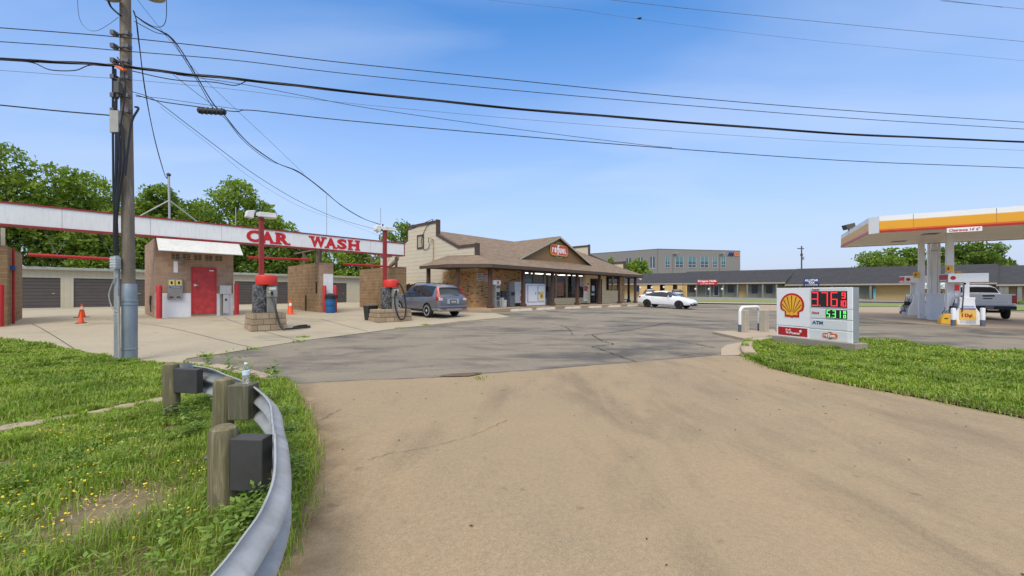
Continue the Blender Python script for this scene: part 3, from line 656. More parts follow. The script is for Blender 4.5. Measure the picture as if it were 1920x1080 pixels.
# ------------------------------------------------------------------ utility pole
M_POLE = woodmat('pole_timber', (.155, .125, .092), (.34, .285, .215), 1.0)
M_BLK = pm('black_cable', (.012, .012, .013), .5, 0, .2, 10)
M_GREY = pm('grey_enclosure', (.36, .35, .31), .6, 0, .12, 6, dirt=.3)
M_ZINC = pm('zinc_sheet', (.25, .29, .32), .5, .45, .22, 2.2, .05, 30, dirt=.3)
pb = GX(243, 8.7); pz = pb.z
up = thing('utility_pole', 'weathered timber utility pole with grey sheet metal wrapped around its base', 'utility pole', pb)
def PL(px, py, Y): return P(px, py, Y) - pb          # a point in the pole's own frame
mb = MB(); ns = 20; vs = []; zs = [-.4, 0, 2, 4, 6, 8, 9.2]
for z in zs:
    r = .120 - .0032 * z; ox = -.012 * z
    for i in range(ns):
        t = 2 * math.pi * i / ns; vs.append((ox + r * math.cos(t) * (1 + .02 * math.sin(5 * t)), r * math.sin(t), z))
mb.add(vs, [(i * ns + k, i * ns + (k + 1) % ns, (i + 1) * ns + (k + 1) % ns, (i + 1) * ns + k) for i in range(len(zs) - 1) for k in range(ns)] + [tuple(range((len(zs) - 1) * ns, len(zs) * ns))])
mb.build('shaft', M_POLE, up, smooth=True)
mb = MB(); mb.lathe([(.134, -.1), (.134, 1.33), (.131, 1.36), (.131, 1.42), (.124, 1.68), (.12, 1.69)], (0, 0, 0), 20)
for z in (1.30, 1.22, .25): mb.lathe([(.135, z), (.142, z + .005), (.142, z + .035), (.135, z + .04)], (0, 0, 0), 20)
mb.build('metal_wrap', M_ZINC, up, smooth=True)
mb = MB(); mb.box(-.185, -.09, -.17, -.11, -.1, 2.36); mb.box(-.19, -.085, -.175, -.108, 1.0, 1.04); mb.build('riser_guard', pm('riser_zinc', (.37, .38, .38), .45, .45, .2, 2, dirt=.3), up, bevel=.015)
mb = MB()
for k, (x0, x1, x2, zt) in enumerate(((-.2, -.17, -.13, 6.4), (-.15, -.08, -.16, 6.3), (-.12, -.11, -.09, 6.1), (-.17, -.02, -.11, 5.6), (-.10, .07, -.13, 4.9))):
    mb.tube(smoothline([(x2, -.17, 2.3), (x2 + .01, -.19, 2.8), ((x1 + x2) / 2, -.2, 3.6), (x1, -.19, 4.4), (x0 * .5 + x1 * .5, -.18, 5.1), (x0, -.16, zt)], 5), .019 if k < 3 else .024, 6)
mb.tube(smoothline([(.1, -.2, 4.0), (.14, -.18, 4.6), (.17, -.12, 5.2), (.24, -.05, 5.5), (.12, .0, 5.56)], 6), .02, 6)
mb.tube(smoothline([(-.1, -.17, 6.55), (.06, -.19, 6.3), (.1, -.2, 5.8), (.02, -.2, 5.2), (-.08, -.18, 4.6)], 6), .013, 6)
mb.build('riser_cables', M_BLK, up, smooth=True)
b0 = PL(210, 250, 8.55); mb = MB(); mb.box(b0.x, b0.x + .19, b0.y - .06, b0.y + .06, b0.z, b0.z + .47); mb.build('junction_box', M_GREY, up, bevel=.012)
b1 = PL(212, 499, 8.5); mb = MB(); mb.box(b1.x, b1.x + .12, b1.y - .07, b1.y + .05, b1.z - .06, b1.z + .2)
for i in range(4): mb.box(b1.x - .01, b1.x + .125, b1.y - .075, b1.y + .055, b1.z - .03 + i * .055, b1.z - .005 + i * .055)
mb.build('terminal_block', pm('terminal_grey', (.42, .45, .44), .5, .2, .2, 8), up, bevel=.006)
mb = MB(); mb.tube(smoothline([PL(216, 520, 8.5), PL(206, 545, 8.5), PL(205, 560, 8.5), PL(211, 578, 8.5), PL(220, 585, 8.5)], 6), .012, 6); mb.cyl(PL(222, 555, 8.5), PL(224, 682, 8.5), .022, n=8)
mb.build('conduit', M_GREY, up, smooth=True)
b2_ = PL(221, 165, 8.5); mb = MB(); mb.box(b2_.x - .05, b2_.x + .06, b2_.y - .05, b2_.y + .05, b2_.z - .12, b2_.z + .12); mb.cyl((b2_.x, b2_.y, b2_.z - .2), (b2_.x + .03, b2_.y, b2_.z + .2), .03, n=8); mb.build('cable_terminal', pm('terminal_dark', (.09, .085, .075), .6), up, bevel=.008)
for py in (71, 95, 122, 152, 186, 214):
    c = PL(240, py, 8.7); mb = MB(); mb.cyl((c.x - .19, c.y - .1, c.z), (c.x + .2, c.y - .16, c.z), .02, n=8); mb.box(c.x - .2, c.x - .12, c.y - .2, c.y - .08, c.z - .04, c.z + .05); mb.box(c.x + .12, c.x + .19, c.y - .2, c.y - .1, c.z - .045, c.z + .03)
    mb.build('cable_clamp', M_BOLT, up)
c = PL(228, 127, 8.5); mb = MB(); mb.tube([PL(216, 124, 8.5), PL(224, 127, 8.45), PL(232, 132, 8.45), PL(238, 131, 8.5)], [.012, .03, .03, .012], 8); mb.build('warning_tape', pm('orange_tape', (.75, .13, .03), .6), up, smooth=True)
for a, b_, cc in (((222, -14), (206, -3), 1), ((262, -22), (290, -2), 2)):
    p0, p1 = PL(*a, 8.7), PL(*b_, 8.45)
    mb = MB(); mb.tube([p0, (p0 + p1) / 2 + Vector((0, 0, .06)), p1 + Vector((0, 0, .1))], .025, 8); mb.sphere(p1 + Vector((0, 0, .04)), .2, 20, 8, 1.05, .75, .38)
    mb.build('street_lamp_head', pm('lamp_housing', (.33, .33, .27), .5, .2, .15, 5), up, smooth=True)
mb = MB(); mb.tube(smoothline([PL(203, 2, 8.5), PL(209, 14, 8.5), PL(222, 26, 8.5), PL(228, 30, 8.55)], 5), .02, 6)
mb.tube(smoothline([PL(312, -10, 8.6), PL(312, 30, 8.6), PL(306, 48, 8.6), PL(290, 50, 8.6), PL(270, 40, 8.65), PL(252, 28, 8.7)], 5), .007, 5)
mb.tube(smoothline([PL(145, -10, 8.6), PL(148, 30, 8.6), PL(160, 52, 8.6), PL(180, 58, 8.6), PL(205, 45, 8.6), PL(222, 32, 8.6)], 5), .004, 4)
mb.build('lamp_wiring', M_BLK, up, smooth=True)

# ------------------------------------------------------------------ overhead lines
def planY(px, A, B):                                # depth where the sight line of a pixel column meets the vertical plane A-B
    a = np.array(A); d = np.array(B) - a; r = (px - CX) / F
    s = (r * a[1] - a[0]) / (d[0] - r * d[1]); return a[1] + s * d[1]
PA = (pb.x - .02, pb.y - .16); PB = (PA[0] + .986 * 40, PA[1] + .167 * 40)
LINES = 'overhead lines slung from the timber pole'
def wire(name, label, pix, r, A=PA, B=PB, ext=(0, 0), strands=0, mat=None, n=10, group=LINES, cat='cable', parts=None):
    ps = [P(px, py, planY(px, A, B)) for px, py in pix]
    if ext[0]: d = (ps[0] - ps[1]).normalized(); ps = [ps[0] + d * ext[0]] + ps
    if ext[1]: d = (ps[-1] - ps[-2]).normalized(); ps = ps + [ps[-1] + d * ext[1]]
    ps = smoothline(ps, n); mb = MB(); mb.tube(ps, r, 6)
    for k in range(strands):
        a0 = k * 2.1; q = [p + Vector((0, math.cos(i * .22 + a0), math.sin(i * .22 + a0))) * r * 1.3 for i, p in enumerate(ps)]; mb.tube(q, r * .7, 5)
    o = mb.build(name, mat or M_BLK, None, smooth=True); return tag(o, label, cat, group)
wire('overhead_line', 'uppermost of the long black lines spanning left to right past the pole', [(0, 52), (120, 61), (238, 71), (440, 93), (640, 117), (960, 150), (1280, 182), (1600, 208), (1920, 229)], .0095, ext=(7, 18))
wire('overhead_line', 'second long black line from the top, just above the thick bundled cable', [(0, 78), (120, 86), (238, 96), (440, 113), (640, 137), (960, 169), (1280, 197), (1600, 222), (1920, 242)], .0085, ext=(7, 18))
wire('overhead_line', 'thick bundle of black cables lashed together, heaviest of the overhead lines', [(0, 111), (60, 114), (176, 120), (238, 125), (330, 137), (462, 150), (640, 170), (960, 203), (1280, 229), (1600, 252), (1920, 266)], .017, ext=(7, 18), strands=3)
wire('overhead_line', 'slack loops of black cable hanging under the bundle left of the pole', [(40, 114), (66, 119), (95, 131), (140, 132), (165, 123), (190, 121)], .01)
wire('overhead_line', 'slack black cable loop sagging under the bundle right of the pole', [(248, 133), (300, 145), (340, 151), (400, 154), (440, 160), (462, 152)], .01)
wire('overhead_line', 'thin grey line strung just below the thick bundled cable', [(140, 142), (250, 150), (440, 168), (640, 192), (960, 222), (1280, 247), (1600, 268), (1920, 282)], .0042, ext=(3, 18), mat=pm('grey_wire', (.12, .14, .17), .5))
wire('overhead_line', 'thin black line falling from the bundle to meet the lowest long cable', [(330, 140), (455, 158), (560, 178), (700, 204), (960, 241), (1200, 271), (1260, 277)], .006)
wire('overhead_line', 'lowest long black cable carrying the dark splice case', [(255, 178), (300, 190), (370, 200), (440, 209), (475, 207), (640, 225), (960, 254), (1280, 280), (1600, 302), (1920, 315)], .010, ext=(0, 18))
wire('overhead_line', 'thin support strand above the dark splice case', [(255, 181), (300, 184), (370, 194), (450, 205), (475, 207)], .005)
wire('overhead_line', 'thick black cable running from the grey junction box to the left', [(0, 197), (110, 208), (216, 217)], .013, ext=(7, 0))
A2 = (pb.x + 2.4, pb.y + 4.5); B2 = (A2[0] + 40, A2[1] + 8.5)
A3 = (0, 17.0); B3 = (30, 21.0)
gw = pm('grey_wire', (.12, .14, .17), .5)
wire('overhead_line', 'thin wire crossing the upper right sky', [(1140, -1), (1280, 15), (1600, 47), (1920, 78)], .010, A3, B3, (40, 60), mat=gw)
wire('overhead_line', 'faintest wire in the upper right sky, with one small bird on it', [(900, -2), (1080, 18), (1200, 36), (1500, 73), (1920, 114)], .0055, A3, B3, (40, 60), mat=gw)
wire('overhead_line', 'short wire crossing the top right corner of the sky', [(1760, -1), (1850, 10), (1920, 17)], .009, A3, B3, (40, 60), mat=gw)
bpos = P(1199, 34.5, planY(1199, A3, B3)); mb = MB(); mb.sphere(bpos, .05, 8, 6, 1.7, 1, .9); mb.sphere(bpos + Vector((.08, 0, .03)), .028, 8, 5); mb.cyl(bpos + Vector((-.06, 0, 0)), bpos + Vector((-.15, 0, -.02)), .02, .012, 6)
tag(mb.build('bird', M_BLK, smooth=True), 'tiny dark bird perched on the faint wire high in the sky', 'bird')
# splice case hanging on the lowest cable
s0, s1 = P(371, 207, planY(371, PA, PB)), P(423, 210, planY(423, PA, PB)); dd = (s1 - s0).normalized()
sp_ = thing('splice_case', 'dark ribbed splice case hanging on the lowest long cable', 'splice case', s0 - Vector((0, 0, 0)))
mb = MB(); L = (s1 - s0).length; M_SPL = pm('splice_black', (.022, .022, .023), .55, 0, .2, 8)
mb.tube([dd * 0, dd * .02, dd * (L * .5), dd * (L - .02), dd * L], [.045, .066, .066, .066, .045], 10); mb.build('case', M_SPL, sp_, smooth=True)
for i in range(6):
    q = dd * (.05 + i * (L - .1) / 5); MB().box(q.x - .012, q.x + .012, q.y - .064, q.y + .064, q.z - .066, q.z + .066).build('rib', M_SPL, sp_, bevel=.02)
# service drops towards the car wash
V2 = (-5.9, 18.3); PT = (pb.x + .1, pb.y)
DR = 'service drops from the pole to the car wash'
wire('service_drop', 'pair of twisted black service cables sweeping down to the right vacuum light post', [(252, 28), (275, 45), (305, 60), (318, 68), (340, 95), (370, 145), (400, 195), (420, 215), (450, 252), (480, 280), (520, 306), (560, 322), (600, 352), (640, 385), (680, 409), (712, 421)], .012, PT, V2, group=DR, strands=1)
wire('service_drop', 'second black service cable that sweeps beside the twisted pair', [(252, 40), (290, 60), (318, 70), (345, 110), (375, 160), (398, 200), (425, 225), (455, 262), (500, 298), (545, 316), (580, 337), (640, 386)], .008, PT, V2, group=DR)
wire('service_drop', 'short thin black drop from the bundle to the splice case', [(325, 140), (360, 168), (400, 198)], .006, PA, PB, group=DR)
wire('service_drop', 'thin straight wire descending behind the splice case', [(255, -4), (272, 18), (310, 65), (360, 125), (400, 165), (450, 212), (520, 278), (570, 326)], .004, PT, V2, group=DR)
wire('service_drop', 'lone thin black cable descending from the pole toward the car wash lettering', [(248, 172), (275, 180), (300, 194), (350, 232), (400, 270), (470, 322), (540, 366), (600, 396), (650, 415), (708, 431)], .0075, PT, V2, group=DR)
wire('service_drop', 'faint lower wire running under the lone cable to the right light post', [(300, 200), (400, 277), (470, 333), (560, 386), (640, 415), (712, 442)], .003, PT, V2, group=DR)
mastp = (-15.2, 17.8)
wire('service_drop', 'twisted black cable dropping steeply from the pole to the roof mast', [(250, 20), (256, 40), (262, 90), (272, 170), (290, 260), (308, 325), (312, 333)], .011, PT, mastp, group=DR, strands=1)
# far pole beyond the mall
f = P(1503, 548, 92); f.z = gz(f.x, f.y)
fp = thing('far_utility_pole', 'small distant utility pole with a crossarm behind the mall roof', 'utility pole', f)
mb = MB(); mb.cyl((0, 0, 0), (0, 0, 11.8), .17, .13, 8); mb.build('shaft', pm('far_pole', (.10, .085, .07), .9), fp)
mb = MB(); mb.box(-.95, .55, -.06, .06, 11.1, 11.3); mb.box(-.1, .1, -.3, .3, 9.5, 10.0); mb.build('crossarm', pm('far_pole', (.10, .085, .07), .9), fp)
mb = MB(); mb.cyl((.38, 0, 8.6), (.38, 0, 9.3), .2, n=8); mb.build('transformer', M_GREY, fp)
# ------------------------------------------------------------------ the car wash
U = Vector((.6816, .7317, 0)); V = Vector((-.7317, .6816, 0)); RZ = math.atan2(U.y, U.x)
M_RED = pm('red_paint', (.46, .022, .022), .45, 0, .14, 4, dirt=.12)
M_REDTRIM = pm('dark_red_trim', (.27, .03, .026), .5, 0, .2, 4)
M_FASC = pm('white_fascia', (.76, .765, .74), .42, 0, .05, 1.5, dirt=.16)
M_WHITE = pm('white_paint', (.76, .76, .74), .5, 0, .06, 2, dirt=.1)
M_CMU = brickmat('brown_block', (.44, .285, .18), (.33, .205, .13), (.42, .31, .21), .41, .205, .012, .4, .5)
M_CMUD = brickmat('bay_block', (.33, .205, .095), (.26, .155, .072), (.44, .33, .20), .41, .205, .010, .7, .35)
M_STEEL = pm('rusty_post', (.20, .15, .12), .7, .3, .35, 5)
CW0 = Vector((-15.24, 16.99, .42))
cw = thing('car_wash', 'open self-service car wash of brown block walls under a long white sign fascia', 'car wash', CW0, RZ)
def tcw(px, d=0.0):                                  # metres along the car wash front for a photo column, d metres behind the front plane
    o = CW0 + V * d; r = (px - CX) / F; return (r * o.y - o.x) / (U.x - r * U.y)
def zcw(py, px, d=0.0):
    t = tcw(px, d); Y = CW0.y + U.y * t + V.y * d; return H - (py - HZ) / F * Y - CW0.z
B = MB
B().box(0, 2.8, 0, 4.3, -.5, 3.5).build('office_wall', M_CMU, cw)
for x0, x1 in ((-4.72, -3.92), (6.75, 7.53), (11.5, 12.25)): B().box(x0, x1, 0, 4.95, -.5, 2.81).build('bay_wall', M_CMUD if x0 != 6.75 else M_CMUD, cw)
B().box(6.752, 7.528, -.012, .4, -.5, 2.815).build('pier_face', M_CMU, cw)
FX0, FX1 = -13.5, tcw(758.8, -.4)
B().box(FX0, FX1 - .03, -.4, -.06, 3.52, 4.27).build('sign_fascia', M_FASC, cw)
mb = B(); mb.box(FX0, FX1, -.43, -.03, 4.25, 4.31); mb.box(FX0, FX1, -.43, -.03, 3.47, 3.54); mb.box(FX1 - .05, FX1, -.425, -.035, 3.54, 4.25); mb.build('fascia_trim', M_REDTRIM, cw)
mb = B(); x = FX1 - 2.3
while x > FX0: mb.box(x - .006, x + .006, -.4035, -.39, 3.545, 4.245); x -= 2.44
mb.build('panel_seams', pm('seam_grey', (.34, .34, .34), .6), cw)
mb = B(); mb.box(FX0, FX1 - .2, -.03, .14, 3.5, 3.6); mb.build('fascia_beam', M_STEEL, cw)
mb = B()
for x in (-4.55, -4.35, -4.1): mb.box(x - .05, x + .05, .3 + (x + 4.5) * 1.5, .42 + (x + 4.5) * 1.5, 2.7, 3.52)
mb.build('steel_posts', pm('pale_post', (.50, .48, .42), .6, .1, .2), cw)
for x, y in ((6.95, .35), (7.25, 1.5), (7.1, 3.2), (11.8, .5), (11.75, 3.6), (11.9, 2.2)):
    B().box(x - .06, x + .06, y - .06, y + .06, 2.8, 3.50 if y < 1 else 3.60).build('roof_post', M_STEEL, cw)
mb = B()
for x in (7.1, 11.8): mb.box(x - .05, x + .05, .2, 4.8, 3.60, 3.68)
mb.build('roof_beams', M_STEEL, cw)
# lettering on the fascia: heavy slab letters
LM = pm('red_letter', (.52, .018, .02), .4, 0, .05)
def letter(ch, x0, x1, z0, z1, ser):
    w, h = x1 - x0, z1 - z0; y = -.405
    o = text(ch, h, LM, 'letter', cw, ((x0 + x1) / 2, y, (z0 + z1) / 2), (1, 0, 0), (0, 0, 1), fit=(w * (.94 if ser else 1), h), offset=.05, extrude=.005)
    s = .085
    for fx, fw, top in ser: B().box(x0 + w * (fx - fw / 2), x0 + w * (fx + fw / 2), y - .0185, y - .002, (z1 - s) if top else z0, z1 if top else z0 + s).build('serif', LM, o)
LET = (('C', 461, 488, [(.86, .2, True)]), ('A', 488, 515, [(.14, .4, False), (.86, .4, False)]), ('R', 516.5, 543, [(.18, .46, False), (.86, .38, False), (.14, .36, True)]),
       ('W', 580, 611, [(.13, .34, True), (.87, .34, True), (.5, .2, True)]), ('A', 609.5, 631, [(.14, .4, False), (.86, .4, False)]), ('S', 632, 650, []), ('H', 652.5, 674, [(.19, .44, False), (.81, .44, False), (.19, .44, True), (.81, .44, True)]))
for ch, a, b_, ser in LET: letter(ch, tcw(a, -.4), tcw(b_, -.4), 3.595, 4.175, ser)
# office front: awning, door, wainscot, vents, lamp
mb = B(); mb.hexa([(-.0, -1.15, 2.86), (2.93, -1.15, 2.86), (2.93, -.45, 3.40), (0, -.45, 3.40), (0, -1.15, 2.89), (2.93, -1.15, 2.89), (2.93, -.45, 3.44), (0, -.45, 3.44)]); mb.build('awning', pm('white_awning', (.60, .60, .56), .6, 0, .1, 1.5, dirt=.3), cw)
dx0, dx1 = tcw(358.5), tcw(405.5); dz0, dz1 = .17, 2.29
dr = B().box(dx0 + .05, dx1 - .05, -.03, .03, dz0 + .02, dz1 - .05).build('door', pm('worn_red_door', (.46, .04, .038), .5, 0, .35, 4.5, .15, 14, dirt=.22), cw)
mb = B(); mb.box(dx0, dx0 + .05, -.05, .02, dz0, dz1); mb.box(dx1 - .05, dx1, -.05, .02, dz0, dz1); mb.box(dx0, dx1, -.052, .018, dz1 - .05, dz1 + .01); mb.build('door_frame', M_RED, cw)
mb = B(); zh = zcw(535, 363) ; mb.box(dx0 + .08, dx0 + .17, -.06, -.03, zh - .05, zh + .06); mb.cyl((dx0 + .12, -.06, zh), (dx0 + .24, -.08, zh), .018, n=8); mb.build('handle', pm('chrome', (.6, .6, .58), .3, .8, .1), dr)
B().box(dx1 - .27, dx1 - .11, -.05, -.03, dz1 - .16, dz1 - .11).build('door_closer', pm('chrome', (.6, .6, .58), .3, .8, .1), dr)
mb = B(); mb.box(.02, dx0 - .01, -.012, .005, -.4, 1.12); mb.build('wainscot', M_WHITE, cw); B().box(dx1 + .01, 2.78, -.012, .005, -.4, 1.10).build('wainscot', M_WHITE, cw)
for px in (329, 350, 371, 391.5, 410):
    x = tcw(px); mb = B(); mb.box(x - .13, x + .13, -.01, .01, 2.62, 2.86)
    v = mb.build('vent_block', pm('vent_dark', (.05, .055, .05), .8), cw); mb = B()
    for i in range(3): mb.box(x - .13, x + .13, -.02, -.008, 2.66 + i * .07, 2.68 + i * .07)
    mb.box(x - .01, x + .01, -.022, -.01, 2.62, 2.86); mb.build('vent_bars', M_CMU, v)
x = tcw(340); mb = B(); mb.box(x - .09, x + .09, -.14, .0, 2.5, 2.66); mb.lathe([(.1, 2.42), (.12, 2.46), (.1, 2.52)], (x, -.1, 0), 10); mb.build('wall_lamp', pm('lamp_grey', (.22, .2, .17), .5), cw, bevel=.01)
x0, x1 = tcw(325.5), tcw(333.5); B().box(x0, x1, -.012, .004, zcw(511, 329), zcw(490, 329)).build('wall_notice', M_WHITE, cw)
mb = B(); mb.tube(smoothline([(.0, 1.3, .9), (-.06, 1.2, 1.0), (-.08, .9, .7), (-.07, .8, .3)], 4), .02, 6); mb.box(-.06, 0, 1.4, 1.6, .6, .9); mb.build('hose_bib', M_BLK, cw)
# things fixed to or standing at the car wash
def cwthing(name, label, cat, x, y, group=None, z=None):
    w = CW0 + U * x + V * y; return thing(name, label, cat, (w.x, w.y, gz(w.x, w.y) if z is None else z), RZ, group)
cb = cwthing('coin_machine', 'grey coin machine with two yellow panels on the brown office wall', 'coin machine', (tcw(313.5) + tcw(342)) / 2, -.015, z=CW0.z + zcw(561, 328))
w2 = (tcw(342) - tcw(313.5)) / 2; h2 = zcw(522, 328) - zcw(561, 328)
B().box(-w2, w2, -.1, .01, 0, h2).build('cabinet', pm('coin_grey', (.28, .27, .24), .45, .3, .15, 4, dirt=.2), cb, bevel=.012)
for s in (-1, 1):
    p = B().box(s * w2 * .48 - w2 * .36, s * w2 * .48 + w2 * .36, -.108, -.098, h2 * .66, h2 * .92).build('price_panel', pm('yellow_panel', (.75, .58, .16), .5), cb)
    B().box(s * w2 * .48 - .035, s * w2 * .48 + .035, -.114, -.106, h2 * .72, h2 * .86).build('coin_slot', M_BLK, p)
B().box(-w2 * .75, w2 * .75, -.106, -.098, h2 * .53, h2 * .63).build('name_strip', pm('navy', (.03, .06, .17), .5), cb)
text('TOKENS', .1, M_WHITE, 'lettering', cb, (0, -.107, h2 * .58), (1, 0, 0), (0, 0, 1), fit=(w2 * 1.3, h2 * .07))
mb = B()
for s in (-1, 1): mb.box(s * w2 * .45 - .07, s * w2 * .45 + .05, -.112, -.098, h2 * .07, h2 * .13)
mb.build('return_cup', pm('dark_metal', (.06, .05, .045), .5, .5), cb)
mx0, mx1 = tcw(411), tcw(432.5)
mt = cwthing('meter_boxes', 'pale grey electric boxes on the wall right of the red door', 'electric box', (mx0 + mx1) / 2, -.014, z=CW0.z + .12); hw = (mx1 - mx0) / 2
M_MB = pm('meter_grey', (.52, .50, .46), .5, .2, .1, 4, dirt=.2)
B().box(-hw, hw, -.16, .005, .96, 1.36).build('upper_box', M_MB, mt, bevel=.01); lb = B().box(-hw * .45, hw * .6, -.14, .005, .06, .955).build('lower_box', M_MB, mt, bevel=.01)
B().box(-.03, .04, -.16, -.138, .65, .74).build('latch', M_BLK, lb); mb = B(); mb.cyl((-hw * .72, -.05, -.15), (-hw * .72, -.05, .96), .045, n=8); mb.build('conduit', pm('conduit_grey', (.26, .26, .22), .5, .3), mt, smooth=True)
def bollard(name, label, x, y, top, r, mat, group, z=None):
    t = cwthing(name, label, 'bollard', x, y, group); h = top - t.location.z
    mb = B().lathe([(r, -.25), (r, h - r * .6), (r * .8, h - r * .18), (r * .35, h), (.001, h + .002)], n=14); mb.build('post', mat, t, smooth=True); B().lathe([(r * 1.35, -.02), (r * 1.3, .02), (r, .025)], n=14).build('base_ring', pm('bollard_base', (.36, .24, .17), .9), t)
    return t
RB = 'red bollards guarding the car wash piers'
bollard('bollard', 'red bollard at the left corner of the office, by the coin machine', .1, -.32, 1.88, .1, M_RED, RB)
bollard('bollard', 'red bollard at the right corner of the office, by the electric boxes', 2.92, -.05, 2.04, .1, M_RED, RB)
bollard('bollard', 'red bollard on the left of the blue barrel', tcw(608.5, -.2), -.2, 1.97, .095, M_RED, RB)
bollard('bollard', 'red bollard half hidden behind the blue barrel on its right', tcw(628.5, -.06), -.06, 1.98, .095, M_RED, RB)
bollard('bollard', 'red bollard cut by the left edge of the photo', tcw(-1, -.3), -.3, 1.86, .1, M_RED, RB)
B().box(6.98, 7.5, -.04, -.01, -.3, 1.84 + .35).build('pier_panel', pm('ribbed_white', (.72, .72, .70), .5, 0, .05, 2, dirt=.15), cw)
mb = B(); mb.box(6.70, 6.755, .25, .36, 1.1, 1.75); mb.box(6.71, 6.755, 1.8, 1.95, .0, 1.0); mb.build('gun_holder', M_BLK, cw)
mb = B(); mb.tube([(-3.86, 1.0, -.1), (-3.86, 1.0, 1.4), (-3.86, 1.0, 2.78)], .035, 8); mb.build('spray_pipe', M_RED, cw); B().box(-3.92, -3.8, .7, 1.15, 1.98, 2.12).build('hose_bracket', pm('blue_plastic', (.02, .10, .30), .5), cw)
# blue barrel with a domed black lid
br = cwthing('trash_barrel', 'blue trash barrel with a black domed lid between red bollards', 'trash can', tcw(619.5, -.5), -.5)
B().lathe([(.24, 0), (.255, .05), (.265, .3), (.255, .33), (.27, .36), (.27, .6), (.26, .64), (.27, .68), (.27, .8)], n=20).build('barrel', pm('blue_drum', (.015, .10, .25), .5, 0, .2, 3, dirt=.15), br, smooth=True)
mb = B(); mb.lathe([(.285, .78), (.29, .84), (.28, .98), (.2, 1.06), (.02, 1.09)], n=20); mb.box(-.02, .30, -.27, -.03, .80, .98); mb.build('lid', pm('black_plastic', (.02, .02, .021), .45), br, smooth=True)
# red clearance bars hung across the bays
for a, za, b_, zb, lab in ((53, 477.5, 220, 486.5, 'red clearance bar hung across the left wash bay'), (465, 482.5, 582, 487, 'red clearance bar hung in the middle bay, right of the office'), (643.5, 495, 729, 500, 'red clearance bar hung in the right wash bay')):
    x0, x1 = tcw(a, -.2), tcw(b_, -.2); z0, z1 = CW0.z + zcw(za, a, -.2), CW0.z + zcw(zb, b_, -.2)
    w0 = CW0 + U * x0 + V * -.2; t = thing('clearance_bar', lab, 'clearance bar', (w0.x, w0.y, z0), RZ, 'red clearance bars over the wash bays'); L = x1 - x0; dz = z1 - z0
    B().cyl((0, 0, 0), (L, 0, dz), .062, n=12).build('bar', M_RED, t, smooth=True)
    mb = B()
    for f in (.3, .94): mb.cyl((L * f - .35, .1, CW0.z + 3.5 - z0), (L * f, 0, dz * f + .06), .008, n=5); mb.cyl((L * f + .35, .1, CW0.z + 3.5 - z0), (L * f, 0, dz * f + .06), .008, n=5)
    mb.build('chains', pm('chain_steel', (.2, .2, .18), .5, .6), t)
# traffic cones
M_CONE = pm('orange_cone', (.80, .085, .012), .5, 0, .1, 5, dirt=.2); M_CONEW = pm('cone_band', (.78, .74, .70), .4); M_CONEB = pm('cone_base', (.04, .03, .028), .7)
def cone(px, py, h, label, bands, base):
    p = G(px, py); t = thing('traffic_cone', label, 'traffic cone', p, rng.uniform(0, 1), 'orange traffic cones in the wash bays')
    c = B().lathe([(h * .23, .03), (h * .2, .06), (h * .045, h), (h * .03, h + .005)], n=18).build('cone', M_CONE, t, smooth=True)
    for a, b_ in bands:
        ra, rb = h * (.2 - .155 * a) + .004, h * (.2 - .155 * b_) + .004; B().lathe([(ra, h * a), (rb, h * b_)], n=18).build('band', M_CONEW, c, smooth=True)
    w = h * .31; B().box(-w, w, -w, w, 0, .035).build('base', base, t, bevel=.008); return t
cone(152, 606.5, .42, 'short plain orange cone in front in the left wash bay', (), M_CONEB)
cone(153.5, 595.5, .6, 'taller cone with a white band behind the short one in the left bay', ((.6, .82),), M_CONEB)
cone(544.5, 589.3, .72, 'orange cone with two white bands beside the middle block pier', ((.32, .5), (.6, .8)), M_CONE)
# roof mast with braces, masts, decoy bird
mt = cwthing('roof_mast', 'grey braced service mast standing on the white fascia roof', 'mast', tcw(319, .3), .3, z=CW0.z + 3.6)
zt = H - (333 - HZ) / F * 17.8 - mt.location.z; M_MAST = pm('mast_grey', (.42, .42, .40), .5, .4, .1)
mb = B(); mb.cyl((0, 0, -.1), (-.05, 0, zt), .045, n=10); mb.build('pole', M_MAST, mt, smooth=True)
mb = B(); mb.sphere((-.05, 0, zt + .05), .085, 10, 6); mb.cyl((-.12, 0, zt - .12), (-.05, 0, zt + .02), .03, n=6); mb.build('weatherhead', pm('weatherhead', (.06, .05, .045), .5), mt)
for s, e in ((-1, 1.25), (1, 1.25)): B().cyl((-.03, 0, zt * .6), (s * e, .0, .55), .028, n=8).build('brace', M_MAST, mt)
for px, top, bot, r in ((612.5, 365, 440, .016), (442, 388, 430, .018)):
    Yd = CW0.y + U.y * tcw(px, .2) + V.y * .2; x = tcw(px, .2); z0 = CW0.z + 3.5; t = cwthing('antenna_rod', 'thin grey rod above the car wash, left of the word WASH' if px > 500 else 'thin grey rod rising above the fascia left of the left light post', 'rod', x, .2, z=z0)
    B().cyl((0, 0, 0), (0, 0, H - (top - HZ) / F * Yd - z0), r, n=6).build('rod', M_MAST, t)
db = cwthing('decoy_bird', 'brown decoy bird of prey perched on the right-hand bay wall', 'decoy bird', 11.9, .75, z=CW0.z + 2.81)
mb = B(); vs = []
st = [(-.52, .03, .03, .06), (-.4, .10, .12, .1), (-.2, .24, .20, .15), (0, .42, .24, .17), (.16, .58, .2, .15), (.24, .74, .12, .10), (.28, .86, .1, .09), (.34, .93, .085, .075), (.44, .93, .045, .04), (.56, .88, .008, .008)]
for x, z, rz_, ry in st:
    for k in range(10): a = 2 * math.pi * k / 10; vs.append((x + .1 * math.cos(a) * rz_, ry * math.sin(a), z + rz_ * math.cos(a)))
mb.add(vs, [(i * 10 + k, i * 10 + (k + 1) % 10, (i + 1) * 10 + (k + 1) % 10, (i + 1) * 10 + k) for i in range(len(st) - 1) for k in range(10)] + [tuple(range(10)), tuple(range(90, 100))])
